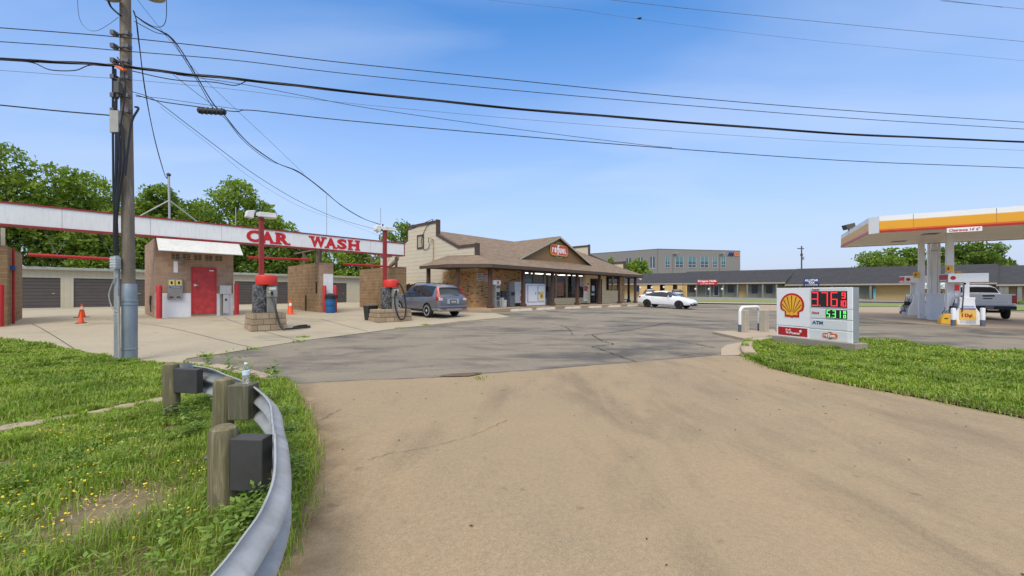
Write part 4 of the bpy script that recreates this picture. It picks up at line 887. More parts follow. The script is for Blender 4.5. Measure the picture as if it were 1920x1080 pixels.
mb.build('body', pm('feather_brown', (.24, .17, .10), .9, 0, .5, 9), db, smooth=True); B().cyl((.1, .06, .35), (.1, .06, -.02), .022, n=6).build('leg', M_BLK, db); B().cyl((.1, -.06, .35), (.1, -.06, -.02), .022, n=6).build('leg', M_BLK, db)

# ------------------------------------------------------------------ vacuum stations and their light posts
M_SPLIT = brickmat('split_block', (.46, .345, .215), (.34, .25, .155), (.20, .15, .10), .40, .205, .016, .55, .9)
M_VACG = pm('vac_grey', (.30, .29, .25), .4, .35, .12, 4, dirt=.2); M_HOSE = pm('black_hose', (.014, .014, .015), .42, 0, .2, 20)
def drummat():
    m, t, b = newmat('printed_drum'); o = objco(t); n = noise(t, mapping(t, o, (1, 1, .7)), 3.6, 4, .6, 2.6)
    c = ramp(t, n, [(.42, (.035, .035, .037)), (.52, (.10, .10, .105)), (.56, (.24, .24, .24)), (.60, (.07, .07, .07)), (.78, (.12, .05, .04))])
    t.links.new(c, b.inputs['Base Color']); b.inputs['Roughness'].default_value = .35; return m
M_DRUM = drummat()
def vacuum(px, py, dist, lab, hose, sz):
    p = GX(px, dist); t = thing('vacuum_station', lab, 'vacuum', p, RZ + sz['rot'], 'coin vacuum stations on block plinths'); k = sz['h'] / 1.42
    bx, by, bh = sz['bx'], sz['by'], sz['bh']
    mb = B(); mb.box(-bx, bx, -by, by, -.25, bh * .33); mb.box(-bx * .97, bx * .97, -by * .97, by * .97, bh * .33, bh * .66); mb.box(-bx * .94, bx * .94, -by * .94, by * .94, bh * .66, bh); mb.build('plinth', M_SPLIT, t, bevel=.02)
    bd = t; z = bh
    B().lathe([(.25 * k, z), (.26 * k, z + .04), (.26 * k, z + .98 * k), (.24 * k, z + 1.0 * k)], (-.14, .1, 0), 22).build('drum', M_DRUM, t, smooth=True)
    c = B().box(.0, .3 * k, -.24 * k, .22 * k, z, z + .96 * k).box(-.02, .32 * k, -.28 * k, .2 * k, z + .55 * k, z + .93 * k).build('coin_cabinet', M_VACG, t, bevel=.02)
    y = -.285 * k
    B().box(.05, .26 * k, y, y + .02, z + .82 * k, z + .91 * k).build('price_plate', pm('plate_white', (.65, .66, .66), .4), c); mb = B(); mb.cyl((.06, y - .004, z + .75 * k), (.06, y + .01, z + .75 * k), .035, n=12); mb.build('yellow_sticker', pm('sticker_yellow', (.75, .6, .04), .5), c)
    mb = B(); mb.box(.11, .17, y - .02, y + .01, z + .62 * k, z + .76 * k); mb.build('coin_slot', M_BLK, c); mb = B(); mb.box(.05, .25 * k, y - .008, y + .01, z + .585 * k, z + .6 * k); mb.build('ledge', M_VACG, c)
    mb = B(); mb.lathe([(.335 * k, z + 1.0 * k), (.345 * k, z + 1.03 * k), (.345 * k, z + 1.28 * k), (.325 * k, z + 1.33 * k), (.2 * k, z + 1.36 * k), (.01, z + 1.37 * k)], (.03, -.0, 0), 28); mb.build('red_cap', pm('vac_red', (.62, .04, .025), .42, 0, .08, 3), t, smooth=True)
    hp = [Vector(q) for q in hose]; mb = B(); mb.tube(smoothline(hp, 8), .036, 8); mb.build('hose', M_HOSE, t, smooth=True)
    return t
vacuum(498, 0, 14.65, 'left vacuum with a red cap, its black hose trailing on the concrete', [(.16, -.3, 1.15), (.18, -.36, 1.05), (.2, -.5, .8), (.24, -.66, .4), (.33, -.82, .08), (.5, -.9, .045), (.85, -.8, .045), (1.25, -.55, .045), (1.42, -.3, .05), (1.3, -.22, .05), (1.0, -.36, .05), (.8, -.5, .06), (1.0, -.5, .1), (1.3, -.35, .1)], dict(rot=R(-3), h=1.45, bx=.56, by=.62, bh=.62))
vacuum(732, 0, 18.35, 'right vacuum with a red cap, its black hose looped down to the plinth', [(.16, -.3, 1.35), (.1, -.4, 1.4), (-.02, -.52, 1.2), (-.04, -.6, .7), (.06, -.72, .22), (.2, -.74, .1), (.36, -.72, .2), (.46, -.62, .7), (.42, -.5, 1.3), (.3, -.36, 1.68), (.18, -.3, 1.72)], dict(rot=R(-6), h=1.42, bx=.82, by=.55, bh=.55))
M_LAMPH = pm('lamp_head_white', (.70, .70, .66), .45, 0, .08, 3, dirt=.15)
def lightpost(px, Y, top, lab):
    p = GX(px, Y); t = thing('light_post', lab, 'light post', p, RZ, 'red light posts over the vacuums'); h = H - (top - HZ) / F * Y - p.z
    B().box(-.075, .075, -.075, .075, -.2, h).build('post', M_REDTRIM, t, bevel=.008)
    mb = B(); mb.hexa([(-.12, -.24, h - .02), (.48, -.2, h + .0), (.48, .24, h + .0), (-.12, .24, h - .02), (-.12, -.24, h + .16), (.44, -.18, h + .17), (.44, .22, h + .17), (-.12, .22, h + .18)])
    mb.build('lamp_head', M_LAMPH, t, bevel=.02); mb = B(); mb.hexa([(-.52, -.14, h - .06), (-.28, -.14, h - .1), (-.28, .14, h - .1), (-.52, .14, h - .06), (-.48, -.14, h + .16), (-.24, -.14, h + .2), (-.24, .14, h + .2), (-.48, .14, h + .16)]); mb.build('flood_lamp', M_LAMPH, t, bevel=.02)
    mb = B(); mb.cyl((-.3, 0, h + .02), (0, 0, h - .02), .03, n=8); mb.cyl((-.1, 0, h), (-.1, 0, h + .24), .02, n=6); mb.sphere((-.1, 0, h + .25), .04, 8, 5); mb.build('bracket', M_BLK, t)
lightpost(490, 14.95, 407, 'red square light post behind the left vacuum')
lightpost(721.5, 18.55, 432, 'red square light post behind the right vacuum')
p = G(695, 600.5); t = thing('trash_bin', 'square black trash bin at the left end of the right vacuum plinth', 'trash can', p, RZ)
mb = B(); mb.hexa([(-.2, -.2, 0), (.2, -.2, 0), (.2, .2, 0), (-.2, .2, 0), (-.25, -.25, .68), (.25, -.25, .68), (.25, .25, .68), (-.25, .25, .68)]); mb.build('bin', pm('black_plastic', (.02, .02, .021), .45), t, bevel=.015)
B().box(-.27, .27, -.27, .27, .66, .72).build('rim', pm('bin_rim', (.10, .10, .11), .4), t, bevel=.012)

# ------------------------------------------------------------------ self-storage building behind
SD = 17.2; ST0 = CW0 + V * SD; ST0.z = .50
M_SIDE = linesmat('storage_panel', (.52, .47, .33), .3, 0, .75, .06, .55, .06, 0, .3)
M_ROLL = linesmat('roll_door', (.092, .076, .063), .22, 2, .35, .14, .5, .15, .1, .8)
M_SROOF = pm('storage_eave', (.36, .36, .31), .5, .3, .12, 3)
stb = thing('storage_building', 'long low beige self-storage building with brown roll-up doors', 'storage building', ST0, RZ)
def tst(px): r = (px - CX) / F; return (r * ST0.y - ST0.x) / (U.x - r * U.y)
SX0, SX1 = tst(-150), tst(690)
SH = H - (511.0 - HZ) / F * (ST0.y + U.y * tst(270)) - ST0.z     # eave height from the photo
doors = [(-140, -10), (28, 113.5), (138, 272), (290, 420), (440, 549), (562, 650)]
DH = SH * .80
segs = [SX0] + [v for a, b_ in doors for v in (tst(a), tst(b_))] + [SX1]
mb = B(); mb.box(SX0, SX1, .09, 7, -.4, SH)
for i in range(0, len(segs), 2): mb.box(segs[i], segs[i + 1], 0, .1, -.4, DH)
mb.box(SX0, SX1, -.002, .1, DH, SH); mb.build('wall', M_SIDE, stb)
for a, b_ in doors:
    d_ = B().box(tst(a), tst(b_), .045, .09, .06, DH).build('roll_up_door', M_ROLL, stb); B().box(tst(a), tst(b_), .03, .088, -.3, .07).build('bottom_seal', pm('seal_white', (.6, .58, .54), .6), d_)
    x = tst(b_) - .3; B().box(x - .08, x + .06, .02, .046, .98, 1.04).build('latch', pm('brass', (.5, .38, .16), .4, .6), d_)
rf = B().hexa([(SX0, -.3, SH), (SX1, -.3, SH), (SX1, 7.2, SH + .35), (SX0, 7.2, SH + .35), (SX0, -.3, SH + .14), (SX1, -.3, SH + .14), (SX1, 7.2, SH + .49), (SX0, 7.2, SH + .49)]).build('roof', M_SROOF, stb)
mb = B()
for i in range(int((SX1 - SX0) / .6)):
    x = SX0 + .3 + i * .6; mb.hexa([(x - .05, -.31, SH + .13), (x + .05, -.31, SH + .13), (x + .05, 7.2, SH + .48), (x - .05, 7.2, SH + .48), (x - .03, -.31, SH + .18), (x + .03, -.31, SH + .18), (x + .03, 7.2, SH + .53), (x - .03, 7.2, SH + .53)])
mb.build('roof_ribs', M_SROOF, rf)
# ------------------------------------------------------------------ the store
S0 = Vector((-1.382, 25.14, .47))
st = thing('convenience_store', 'brown-roofed convenience store with a brick and cream front under a deep porch', 'store', S0, RZ)
def tS(px, d=0.0): o = S0 + V * d; r = (px - CX) / F; return (r * o.y - o.x) / (U.x - r * U.y)
def zS(py, px, d=0.0): return H - (py - HZ) / F * (S0.y + U.y * tS(px, d) + V.y * d) - S0.z
L = 20.6; D0, D1 = 1.46, 13.5
M_BRICK = brickmat('tan_brick', (.70, .41, .165), (.50, .26, .095), (.50, .36, .21), .203, .0677, .007, .35, .4, dark=((.10, .055, .03), .88))
M_SIDING = linesmat('cream_siding', (.60, .52, .375), .29, 2, .62, .07, .6, .05, 0, .5)
M_CREAM = linesmat('cream_panel', (.85, .67, .36), .31, 2, .75, .05, .6, .06, 0, .4)
M_TRIM = pm('brown_trim', (.085, .055, .038), .6, 0, .2, 4)
M_POSTB = woodmat('porch_post', (.075, .040, .026), (.12, .068, .045), .8)
M_SHING = brickmat('shingle', (.30, .215, .145), (.19, .135, .09), (.11, .08, .055), .32, .14, .012, .55, .6, .95, 2.6)
M_PED = linesmat('pediment_board', (.23, .135, .052), 1.2, 0, .75, .01, .7, .1, 0, .2)
M_SOFF = pm('soffit', (.10, .065, .045), .8, 0, .1)
fl = .17                                             # porch floor above the pavement
walk = [(-3.1, 5.6), (-3.1, 1.2), (-.9, -1.05), (L + .9, -1.05), (L + 3.0, 1.2), (L + 3.0, 13.5), (L, 13.5), (L, 2), (0, 2), (0, 5.6)]
def WZ(x, y): w = S0 + U * x + V * y; return gz(w.x, w.y) - S0.z
def wslab(poly, h, mat, name, parent, kind=None):
    poly = dens(poly, 1.2); n = len(poly); mb = B()
    mb.add([(x, y, WZ(x, y) - .3) for x, y in poly] + [(x, y, WZ(x, y) + h) for x, y in poly], [tuple(range(n, 2 * n))] + [(i, (i + 1) % n, n + (i + 1) % n, n + i) for i in range(n)])
    return mb.build(name, mat, parent)
o = wslab(walk, .14, pavemat('walk_concrete', (.42, .30, .185), (.36, .27, .18), (.2, .14, .09), 1.2, (1, 1), 0, (.52, .75), .08), 'store_walk', None); o.location = S0; o.rotation_euler = (0, 0, RZ); tag(o, None, None, None, 'structure')
EZ = 2.66; EH = .2; SLOPE = .387; RD = 7.48         # eave underside, fascia height, roof pitch, ridge line
def rz_(d): return EZ + EH + (min(d, 2 * RD - d) + .5) * SLOPE
# walls
tA, tB = tS(981, D0), tS(1098, D0); tdoor0, tdoor1 = tS(1106.5, D0), tS(1128.5, D0); tw0, tw1 = tS(1136.5, D0), tS(1160.5, D0); tbr = tS(1165.3, D0)
WT = EZ + .25
B().box(0, tA, D0, D0 + .25, -.3, WT).build('brick_wall', M_BRICK, st)
B().box(tbr, L, D0 - .06, D0 + .4, -.3, WT).build('brick_pier', M_BRICK, st)
B().box(-.012, .25, D0 + .25, 4.85, -.3, WT).build('brick_wall', M_BRICK, st)
sill = zS(558.5, 1060, D0); wsill = zS(544.5, 1148, D0); dtop = zS(522.5, 1117, D0)
mb = B(); mb.box(tA + .001, tB, D0 + .02, D0 + .2, -.3, sill); mb.box(tB, tdoor0, D0, D0 + .2, -.3, WT); mb.box(tdoor0, tdoor1, D0 + .002, D0 + .2, dtop, WT); mb.box(tdoor1, tw0, D0, D0 + .2, -.3, WT); mb.box(tw0, tw1, D0 + .002, D0 + .2, -.3, wsill); mb.box(tw1, tbr, D0, D0 + .2, -.3, WT)
mb.build('cream_wall', M_CREAM, st)
M_GLASS, t_, b_ = newmat('dark_window'); b_.inputs['Base Color'].default_value = (.9, .93, .92, 1); b_.inputs['Roughness'].default_value = .03; b_.inputs['Transmission Weight'].default_value = 1; b_.inputs['IOR'].default_value = 1.05
tr = t_.nodes.new('ShaderNodeBsdfTransparent'); tr.inputs[0].default_value = (.62, .62, .60, 1); gl = t_.nodes.new('ShaderNodeBsdfGlossy'); gl.inputs['Roughness'].default_value = .02; gl.inputs[0].default_value = (1, 1, 1, 1)
fr = t_.nodes.new('ShaderNodeFresnel'); fr.inputs[0].default_value = 1.35; mx = t_.nodes.new('ShaderNodeMixShader'); t_.links.new(fr.outputs[0], mx.inputs[0]); t_.links.new(tr.outputs[0], mx.inputs[1]); t_.links.new(gl.outputs[0], mx.inputs[2]); t_.links.new(mx.outputs[0], t_.nodes['Material Output'].inputs[0])
def pane(x0, x1, y, z0, z1): return B().add([(x0, y, z0), (x1, y, z0), (x1, y, z1), (x0, y, z1)], [(0, 1, 2, 3)])
M_ALU = pm('cream_mullion', (.48, .42, .32), .5); M_DKF = pm('dark_frame', (.035, .026, .022), .5)
mull = [981, 1001.5, 1022.5, 1043.5, 1063, 1083, 1097]
wz1 = EZ + .1
for i in range(len(mull) - 1):
    a, b2 = tS(mull[i], D0), tS(mull[i + 1], D0)
    w = pane(a + .03, b2 - .03, D0 + .10, sill, wz1).build('shop_window', M_GLASS, st)
    mb = B(); mb.box(a - .025, a + .03, D0 - .02, D0 + .16, sill, wz1); mb.build('mullion', M_ALU, w)
    mb = B(); mb.box(a + .03, a + .16, D0 + .04, D0 + .15, sill, wz1); mb.box(a + .16, b2 - .03, D0 + .06, D0 + .15, sill, sill + .05); mb.build('frame', M_DKF, w)
w = pane(tw0 + .05, tw1 - .05, D0 + .10, wsill + .05, wz1).build('side_window', M_GLASS, st)
mb = B(); xm = tS(1149.5, D0); zm = zS(529, 1143, D0)
mb.box(tw0, tw0 + .07, D0 - .01, D0 + .13, wsill, wz1); mb.box(tw1 - .07, tw1, D0 - .01, D0 + .13, wsill, wz1); mb.box(tw0 + .07, tw1 - .07, D0 - .008, D0 + .13, wsill, wsill + .07); mb.box(tw0 + .07, xm - .06, D0 - .006, D0 + .12, zm - .04, zm + .04); mb.build('frame', M_DKF, w)
B().box(xm - .06, xm + .06, D0 - .02, D0 + .14, wsill, wz1).build('mullion', M_ALU, w)
dr = pane(tdoor0 + .1, tdoor1 - .1, D0 + .06, .2, dtop - .1).build('glass_door', M_GLASS, st)
mb = B(); W_ = tdoor1 - tdoor0; xm = (tdoor0 + tdoor1) / 2
for x0, x1 in ((tdoor0, tdoor0 + .11), (tdoor1 - .11, tdoor1), (xm - .06, xm + .06)): mb.box(x0, x1, D0 - .015, D0 + .12, -.2, dtop)
mb.box(tdoor0 + .11, tdoor1 - .11, D0 - .012, D0 + .11, dtop - .12, dtop); mb.box(tdoor0 + .11, tdoor1 - .11, D0 + .02, D0 + .1, -.2, .24); mb.box(tdoor0 + .11, tdoor1 - .11, D0 + .02, D0 + .1, 1.05, 1.15); mb.build('door_frame', M_DKF, dr)
for px, z0, z1, w_, colr in ((1113, 1.25, 1.75, .42, (.66, .66, .66)), (1123.5, 1.2, 1.8, .3, (.62, .62, .64)), (1112.5, .86, 1.12, .55, (.40, .55, .66)), (1123.5, .9, 1.12, .3, (.6, .6, .6))):
    x = tS(px, D0); B().box(x - w_ / 2, x + w_ / 2, D0 + .035, D0 + .05, z0, z1).build('door_notice', pm('notice_%d' % (px * 10 + z0 * 100), colr, .6, 0, .35, 30), dr)
for px, z in ((1102.5, 1.9), (1101, 1.55)): x = tS(px, D0); B().box(x - .12, x + .12, D0 - .02, D0 - .003, z - .07, z + .07).build('wall_plate', pm('maroon_plate' if z > 1.7 else 'dark_plate', (.25, .04, .03) if z > 1.7 else (.04, .04, .04), .6), st)
x0, x1 = tS(1086.5, D0 - .02), tS(1094.5, D0 - .02); B().box(x0, x1, D0 - .05, D0 - .03, zS(537.5, 1090, D0), zS(518.5, 1090, D0)).build('window_poster', pm('poster_grey', (.42, .40, .39), .6, 0, .5, 9), st)
# a simple lit interior behind the glass
mb = B(); mb.box(tA - .1, tB + 4.7, D0 + 4.5, D0 + 4.6, -.2, WT + .2); mb.box(tA - .1, tA, D0 + .3, D0 + 4.6, -.2, WT + .2); mb.box(tB + 4.6, tB + 4.7, D0 + .3, D0 + 4.6, -.2, WT + .2); mb.box(tA, tB + 4.6, D0 + .3, D0 + 4.6, WT + .12, WT + .2); mb.box(tA, tB + 4.6, D0 + .3, D0 + 4.6, .12, .15); mb.build('interior', pm('interior_dark', (.16, .14, .125), .8, 0, .4, 3), st)
for i in range(5):
    for j in range(2): x = tA + .8 + i * 2.0; B().box(x, x + 1.4, D0 + 1.4 + j * 1.7, D0 + 1.6 + j * 1.7, EZ + .02 + .1 * j, EZ + .07 + .1 * j).build('ceiling_tube', em('tube_light', (1, .97, .9), 2.2), st)
sh_m = [pm('goods_%d' % i, c_, .6, 0, .7, 22) for i, c_ in enumerate(((.13, .08, .05), (.07, .07, .09), (.15, .13, .09), (.12, .04, .035)))]
for i in range(8): x = tA + .5 + i * 1.3; B().box(x, x + 1.0, D0 + 1.3 + (i % 3) * .6, D0 + 1.7 + (i % 3) * .6, .15, 1.1 + .5 * (i % 2)).build('goods_shelf', sh_m[i % 4], st)
x0, x1 = tS(1049.5, D0), tS(1060.5, D0); B().box(x0, x1, D0 + .22, D0 + .24, sill + .15, zS(529.5, 1055, D0)).build('window_poster', pm('orange_poster', (.85, .27, .04), .6, 0, .35, 6), st)
x0, x1 = tS(984, D0), tS(997, D0); zb = zS(529.5, 990, D0); B().box(x0, x1, D0 + .09, D0 + .096, zb, zS(522.5, 990, D0) ).build('window_poster', pm('blue_notice', (.22, .42, .55), .6, 0, .35, 14), st)
mb = B(); x0, x1 = tS(1066, D0), tS(1080, D0); mb.box(x0, x1, D0 + .4, D0 + .9, sill - .2, sill + .35); mb.build('goods_shelf', sh_m[3], st)
# porch posts, beam, soffit, roof
front = [tS(px) for px in (919, 981, 1036, 1082, 1124, 1161, 1191)]
for x, y in [(x, 0) for x in front] + [(-1.55, 1.3), (-1.95, 3.85), (L + 1.65, 1.75), (L + 1.65, 4.4)]:
    z0 = WZ(x, y) + .13; mb = B().box(x - .1, x + .1, y - .1, y + .1, z0 + .2, EZ + .02); mb.build('porch_post', M_POSTB, st, bevel=.008)
    B().box(x - .17, x + .17, y - .17, y + .17, z0, z0 + .21).build('post_base', M_POSTB, st, bevel=.03)
EV = [(-2.35, 4.3), (-2.35, 1.62), (-.35, -.5), (L + .35, -.5), (L + 2.35, 1.62), (L + 2.35, 4.3)]
n = len(EV); mb = B()
for i in range(n - 1):
    (x0, y0), (x1, y1) = EV[i], EV[i + 1]; d = Vector((x1 - x0, y1 - y0, 0)).normalized(); s = Vector((-d.y, d.x, 0)) * .06; g = .0015 * i
    mb.hexa([(x0, y0, EZ - g), (x1, y1, EZ - g), (x1 + s.x, y1 + s.y, EZ - g), (x0 + s.x, y0 + s.y, EZ - g), (x0, y0, EZ + EH), (x1, y1, EZ + EH), (x1 + s.x, y1 + s.y, EZ + EH), (x0 + s.x, y0 + s.y, EZ + EH)])
mb.build('eave_fascia', M_TRIM, st)
sof = [(-2.28, 4.28), (-2.28, 1.66), (-.33, -.43), (L + .33, -.43), (L + 2.28, 1.66), (L + 2.28, 4.28), (L, 4.28), (L, D0 + .1), (0, D0 + .1), (0, 4.28)]
mb = B(); mb.prism(sof, (0, 0, EZ + .05), (1, 0, 0), (0, 1, 0), (0, 0, .03)); mb.build('soffit', M_SOFF, st)
rt = EZ + EH + .015; RZT = rz_(RD) + .015
mb = B(); vs = [(-.35, -.5, rt), (L + .35, -.5, rt), (L, 1.31, rz_(1.31) + .015), (0, 1.31, rz_(1.31) + .015), (0, RD, RZT), (L, RD, RZT), (L, 14.5, rz_(14.5)), (0, 14.5, rz_(14.5)),
      (-2.35, 1.62, rt), (-2.35, 4.3, rt), (0, 4.3, rt + .85), (L + 2.35, 1.62, rt), (L + 2.35, 4.3, rt), (L, 4.3, rt + .85)]
mb.add(vs, [(0, 1, 2, 3), (3, 2, 5, 4), (4, 5, 6, 7), (0, 3, 8), (8, 3, 10, 9), (1, 11, 2), (11, 12, 13, 2)]); ro = mb.build('roof', M_SHING, st)
# pediment dormer with the shop's emblem
dD = 1.5; pA, pC, pB = 4.43, 9.15, 13.86; zA = rz_(dD) + .02; zC = 6.1 - S0.z; dback = -.5 + (zC - rt) / SLOPE
B().prism([(pA, zA - .3), (pB, zA - .3), (pB, zA), (pC, zC), (pA, zA)], (0, dD, 0), (1, 0, 0), (0, 0, 1), (0, .08, 0)).build('pediment', M_PED, st)
ov = .28; mb = B(); dy = dD - ov
ex = lambda x, z, k: (x + k * (x - pC) / (pB - pC) * 0, z)
mb.add([(pA - .25, dy, zA - .02), (pC, dy, zC + .12), (pC, dback + .3, zC + .12), (pA - .25, dD + .3, zA + .0)], [(0, 1, 2, 3)]); mb.add([(pB + .25, dy, zA - .02), (pC, dy, zC + .12), (pC, dback + .3, zC + .12), (pB + .25, dD + .3, zA)], [(0, 1, 2, 3)]); mb.build('dormer_roof', M_SHING, st)
mb = B()
for x in (pA - .25, pB + .25): mb.hexa([(x, dy - .02, zA - .16), (x, dy + .06, zA - .16), (pC, dy + .06, zC - .06), (pC, dy - .02, zC - .06), (x, dy - .02, zA - .03), (x, dy + .06, zA - .03), (pC, dy + .06, zC + .105), (pC, dy - .02, zC + .105)])
mb.build('rake_trim', pm('rake_trim', (.42, .36, .27), .6), st)
def rrect(w, h, r, n=8):
    o = []
    for cx_, cy_, a0 in ((w - r, h - r, 0), (-w + r, h - r, 90), (-w + r, -h + r, 180), (w - r, -h + r, 270)):
        for i in range(n + 1): a = R(a0 + 90 * i / n); o.append((cx_ + r * math.cos(a), cy_ + r * math.sin(a)))
    return o
def emblem(parent, o, ax, ay, out, k, tilt=0.0):     # dark green disc behind a red pill with white lettering
    o, ax, ay, out = Vector(o), Vector(ax).normalized(), Vector(ay).normalized(), Vector(out).normalized(); g = .01 * k
    circ = lambda r: [(r * math.cos(2 * math.pi * i / 40), r * math.sin(2 * math.pi * i / 40)) for i in range(40)]
    M1, M2, M3, M4 = pm('emblem_green', (.03, .075, .05), .4), pm('emblem_gold', (.50, .38, .06), .4), pm('emblem_red', (.62, .085, .04), .4), pm('emblem_orange', (.80, .38, .06), .4)
    d = B().prism(circ(.74 * k), o, ax, ay, out * g * 3).build('emblem_ring', M2, parent); B().prism(circ(.67 * k), o + out * g * 3.2, ax, ay, out * g).build('emblem_disc', M1, d)
    B().prism(rrect(1.36 * k, .50 * k, .36 * k), o + out * g * 4.5, ax, ay, out * g * 3).build('emblem_border', M4, d); p = B().prism(rrect(1.28 * k, .42 * k, .3 * k), o + out * g * 7.6, ax, ay, out * g).build('emblem_pill', M3, d)
    wm = pm('emblem_white', (.85, .84, .82), .4)
    for ch, x, w, h, y in (('r', -.98, .24, .46, -.02), ('e', -.62, .34, .48, -.02), ('f', -.2, .34, .92, .04), ('u', .14, .34, .46, -.04), ('e', .56, .34, .48, -.03), ('L', .94, .28, .48, -.03)):
        text(ch, k, wm, 'letter', d, o + ax * x * k + ay * y * k + out * g * 9, ax, ay, fit=(w * k, h * k), offset=.04, extrude=.004 * max(k, .3))
    return d
emc = ((tS(1047.2, dD)), zS(469.5, 1047, dD)); emblem(st, (emc[0], dD - .02, emc[1]), (1, 0, 0), (0, 0, 1), (0, -1, 0), .90)
# stepped gable parapets
def parapet(x0, x1, nm):
    bot = rz_(1.31) - .1; poly = [(1.31, -.3), (13.6, -.3), (13.6, 4.25), (11.8, 4.25), (9.33, 5.36), (9.33, 6.30), (5.6, 6.30), (5.6, 5.36), (3.1, 4.25), (1.31, 4.25)]
    hi = [(1.31, bot - .9), (4.86, bot - .9), (4.86, -.3), *poly[1:]] if x0 < 1 else [(1.31, bot - .9)] + [(13.6, bot - .9)] + poly[2:]
    w = B().prism(hi, (x0, 0, 0), (0, 1, 0), (0, 0, 1), (x1 - x0, 0, 0)).build('gable_wall', M_SIDING, st)
    mb = B(); cap = poly[2:]; a, b2 = x0 - .05, x1 + .05; h = .13
    for i in range(len(cap) - 1):
        (d0, z0), (d1, z1) = cap[i], cap[i + 1]; g = .002 * i
        if abs(d0 - d1) < .01: s = .07 if d0 > RD else -.07; mb.box(a - g, b2 + g, min(d0, d0 + s), max(d0, d0 + s), min(z0, z1) - .06, max(z0, z1) + h)
        else: mb.hexa([(a - g, d0, z0 - .12), (b2 + g, d0, z0 - .12), (b2 + g, d1, z1 - .12), (a - g, d1, z1 - .12), (a - g, d0, z0 + h - .06), (b2 + g, d0, z0 + h - .06), (b2 + g, d1, z1 + h - .06), (a - g, d1, z1 + h - .06)])
    mb.box(a, b2, 1.25, 1.4, bot - .1, 4.36); mb.build('parapet_trim', M_TRIM, w); return w
gw_ = parapet(-.02, .22, 'left'); parapet(L - .22, L + .02, 'right')
fd = lambda px: (-1.382 - 25.14 * (px - CX) / F) / (.7317 + .6816 * (px - CX) / F)
d0, d1 = fd(795.6), fd(783); Ym = S0.y + V.y * (d0 + d1) / 2; z0, z1 = H - (466.5 - HZ) / F * Ym - S0.z, H - (440.5 - HZ) / F * Ym - S0.z
wn_ = B().box(-.05, .02, d0 + .12, d1 - .12, z0 + .12, z1 - .12).build('attic_vent', linesmat('louver', (.46, .40, .29), .1, 2, .5, .2, .6, .05), st); mb = B()
mb.box(-.07, -.02, d0, d1, z1 - .12, z1); mb.box(-.071, -.02, d0, d1, z0, z0 + .12); mb.box(-.069, -.02, d0, d0 + .12, z0 + .12, z1 - .12); mb.box(-.069, -.02, d1 - .12, d1, z0 + .12, z1 - .12); mb.build('frame', M_TRIM, wn_)
dm = fd(814); zt_ = H - (450 - HZ) / F * 29.3 - S0.z; mb = B(); mb.cyl((-.08, dm, rt + .3), (-.08, dm, zt_), .04, n=8); mb.cyl((-.08, dm, zt_), (-.3, dm + .3, zt_ + .18), .05, n=8); mb.build('service_mast', pm('mast_tan', (.38, .31, .2), .5), st)
mb = B(); mb.tube(smoothline([(-.3, dm + .3, zt_ + .1), (-.1, dm + .5, zt_ - .5), (-.08, dm + 1.2, zt_ - .6), (-.08, dm + 1.5, zt_ + .1), (-.08, dm + .9, zt_ + 1.0), (-.06, 6.0, zt_ + 1.5), (-.05, 8.5, zt_ + 1.15), (-.05, 9.4, zt_ + 1.1)], 8), .022, 5); mb.build('service_cable', M_BLK, st)
# signs on the brick
def ws(px0, px1, py0, py1, mat, lines=None):
    xa, xb = tS(px0, D0), tS(px1, D0); za, zb_ = zS(py1, (px0 + px1) / 2, D0), zS(py0, (px0 + px1) / 2, D0)
    return B().box(max(xa, .05), xb, D0 - .025, D0 - .003, za, zb_).build('wall_sign', mat, st), (max(xa, .05) + xb) / 2, (za + zb_) / 2, xb - max(xa, .05), zb_ - za
def ws2(d0, d1, z0, z1, mat): return B().box(-.04, -.016, d0, d1, z0, z1).build('wall_sign', mat, st)
M_SGN = pm('sign_white', (.66, .64, .60), .5, 0, .08, 6)
dA, dB = fd(904.5), fd(890.5)
o, cx_, cz_, w_, h_ = ws(893.5, 904.5, 512.5, 526, M_SGN); 
for i, (zz, k) in enumerate(((.3, .8), (.1, .9), (-.12, .7), (-.32, .85))): B().box(cx_ - w_ * k / 2, cx_ + w_ * k / 2, D0 - .030, D0 - .0255, cz_ + h_ * zz - .022, cz_ + h_ * zz + .022).build('print_line', pm('print_black', (.06, .06, .07), .6), o)
o, cx_, cz_, w_, h_ = ws(906, 914.5, 511.3, 528.5, pm('faded_sign', (.55, .40, .37), .6, 0, .25, 18))
B().box(cx_ - w_ * .4, cx_ + w_ * .4, D0 - .030, D0 - .0255, cz_ + h_ * .25, cz_ + h_ * .36).build('print_line', pm('print_red', (.42, .09, .07), .6), o)

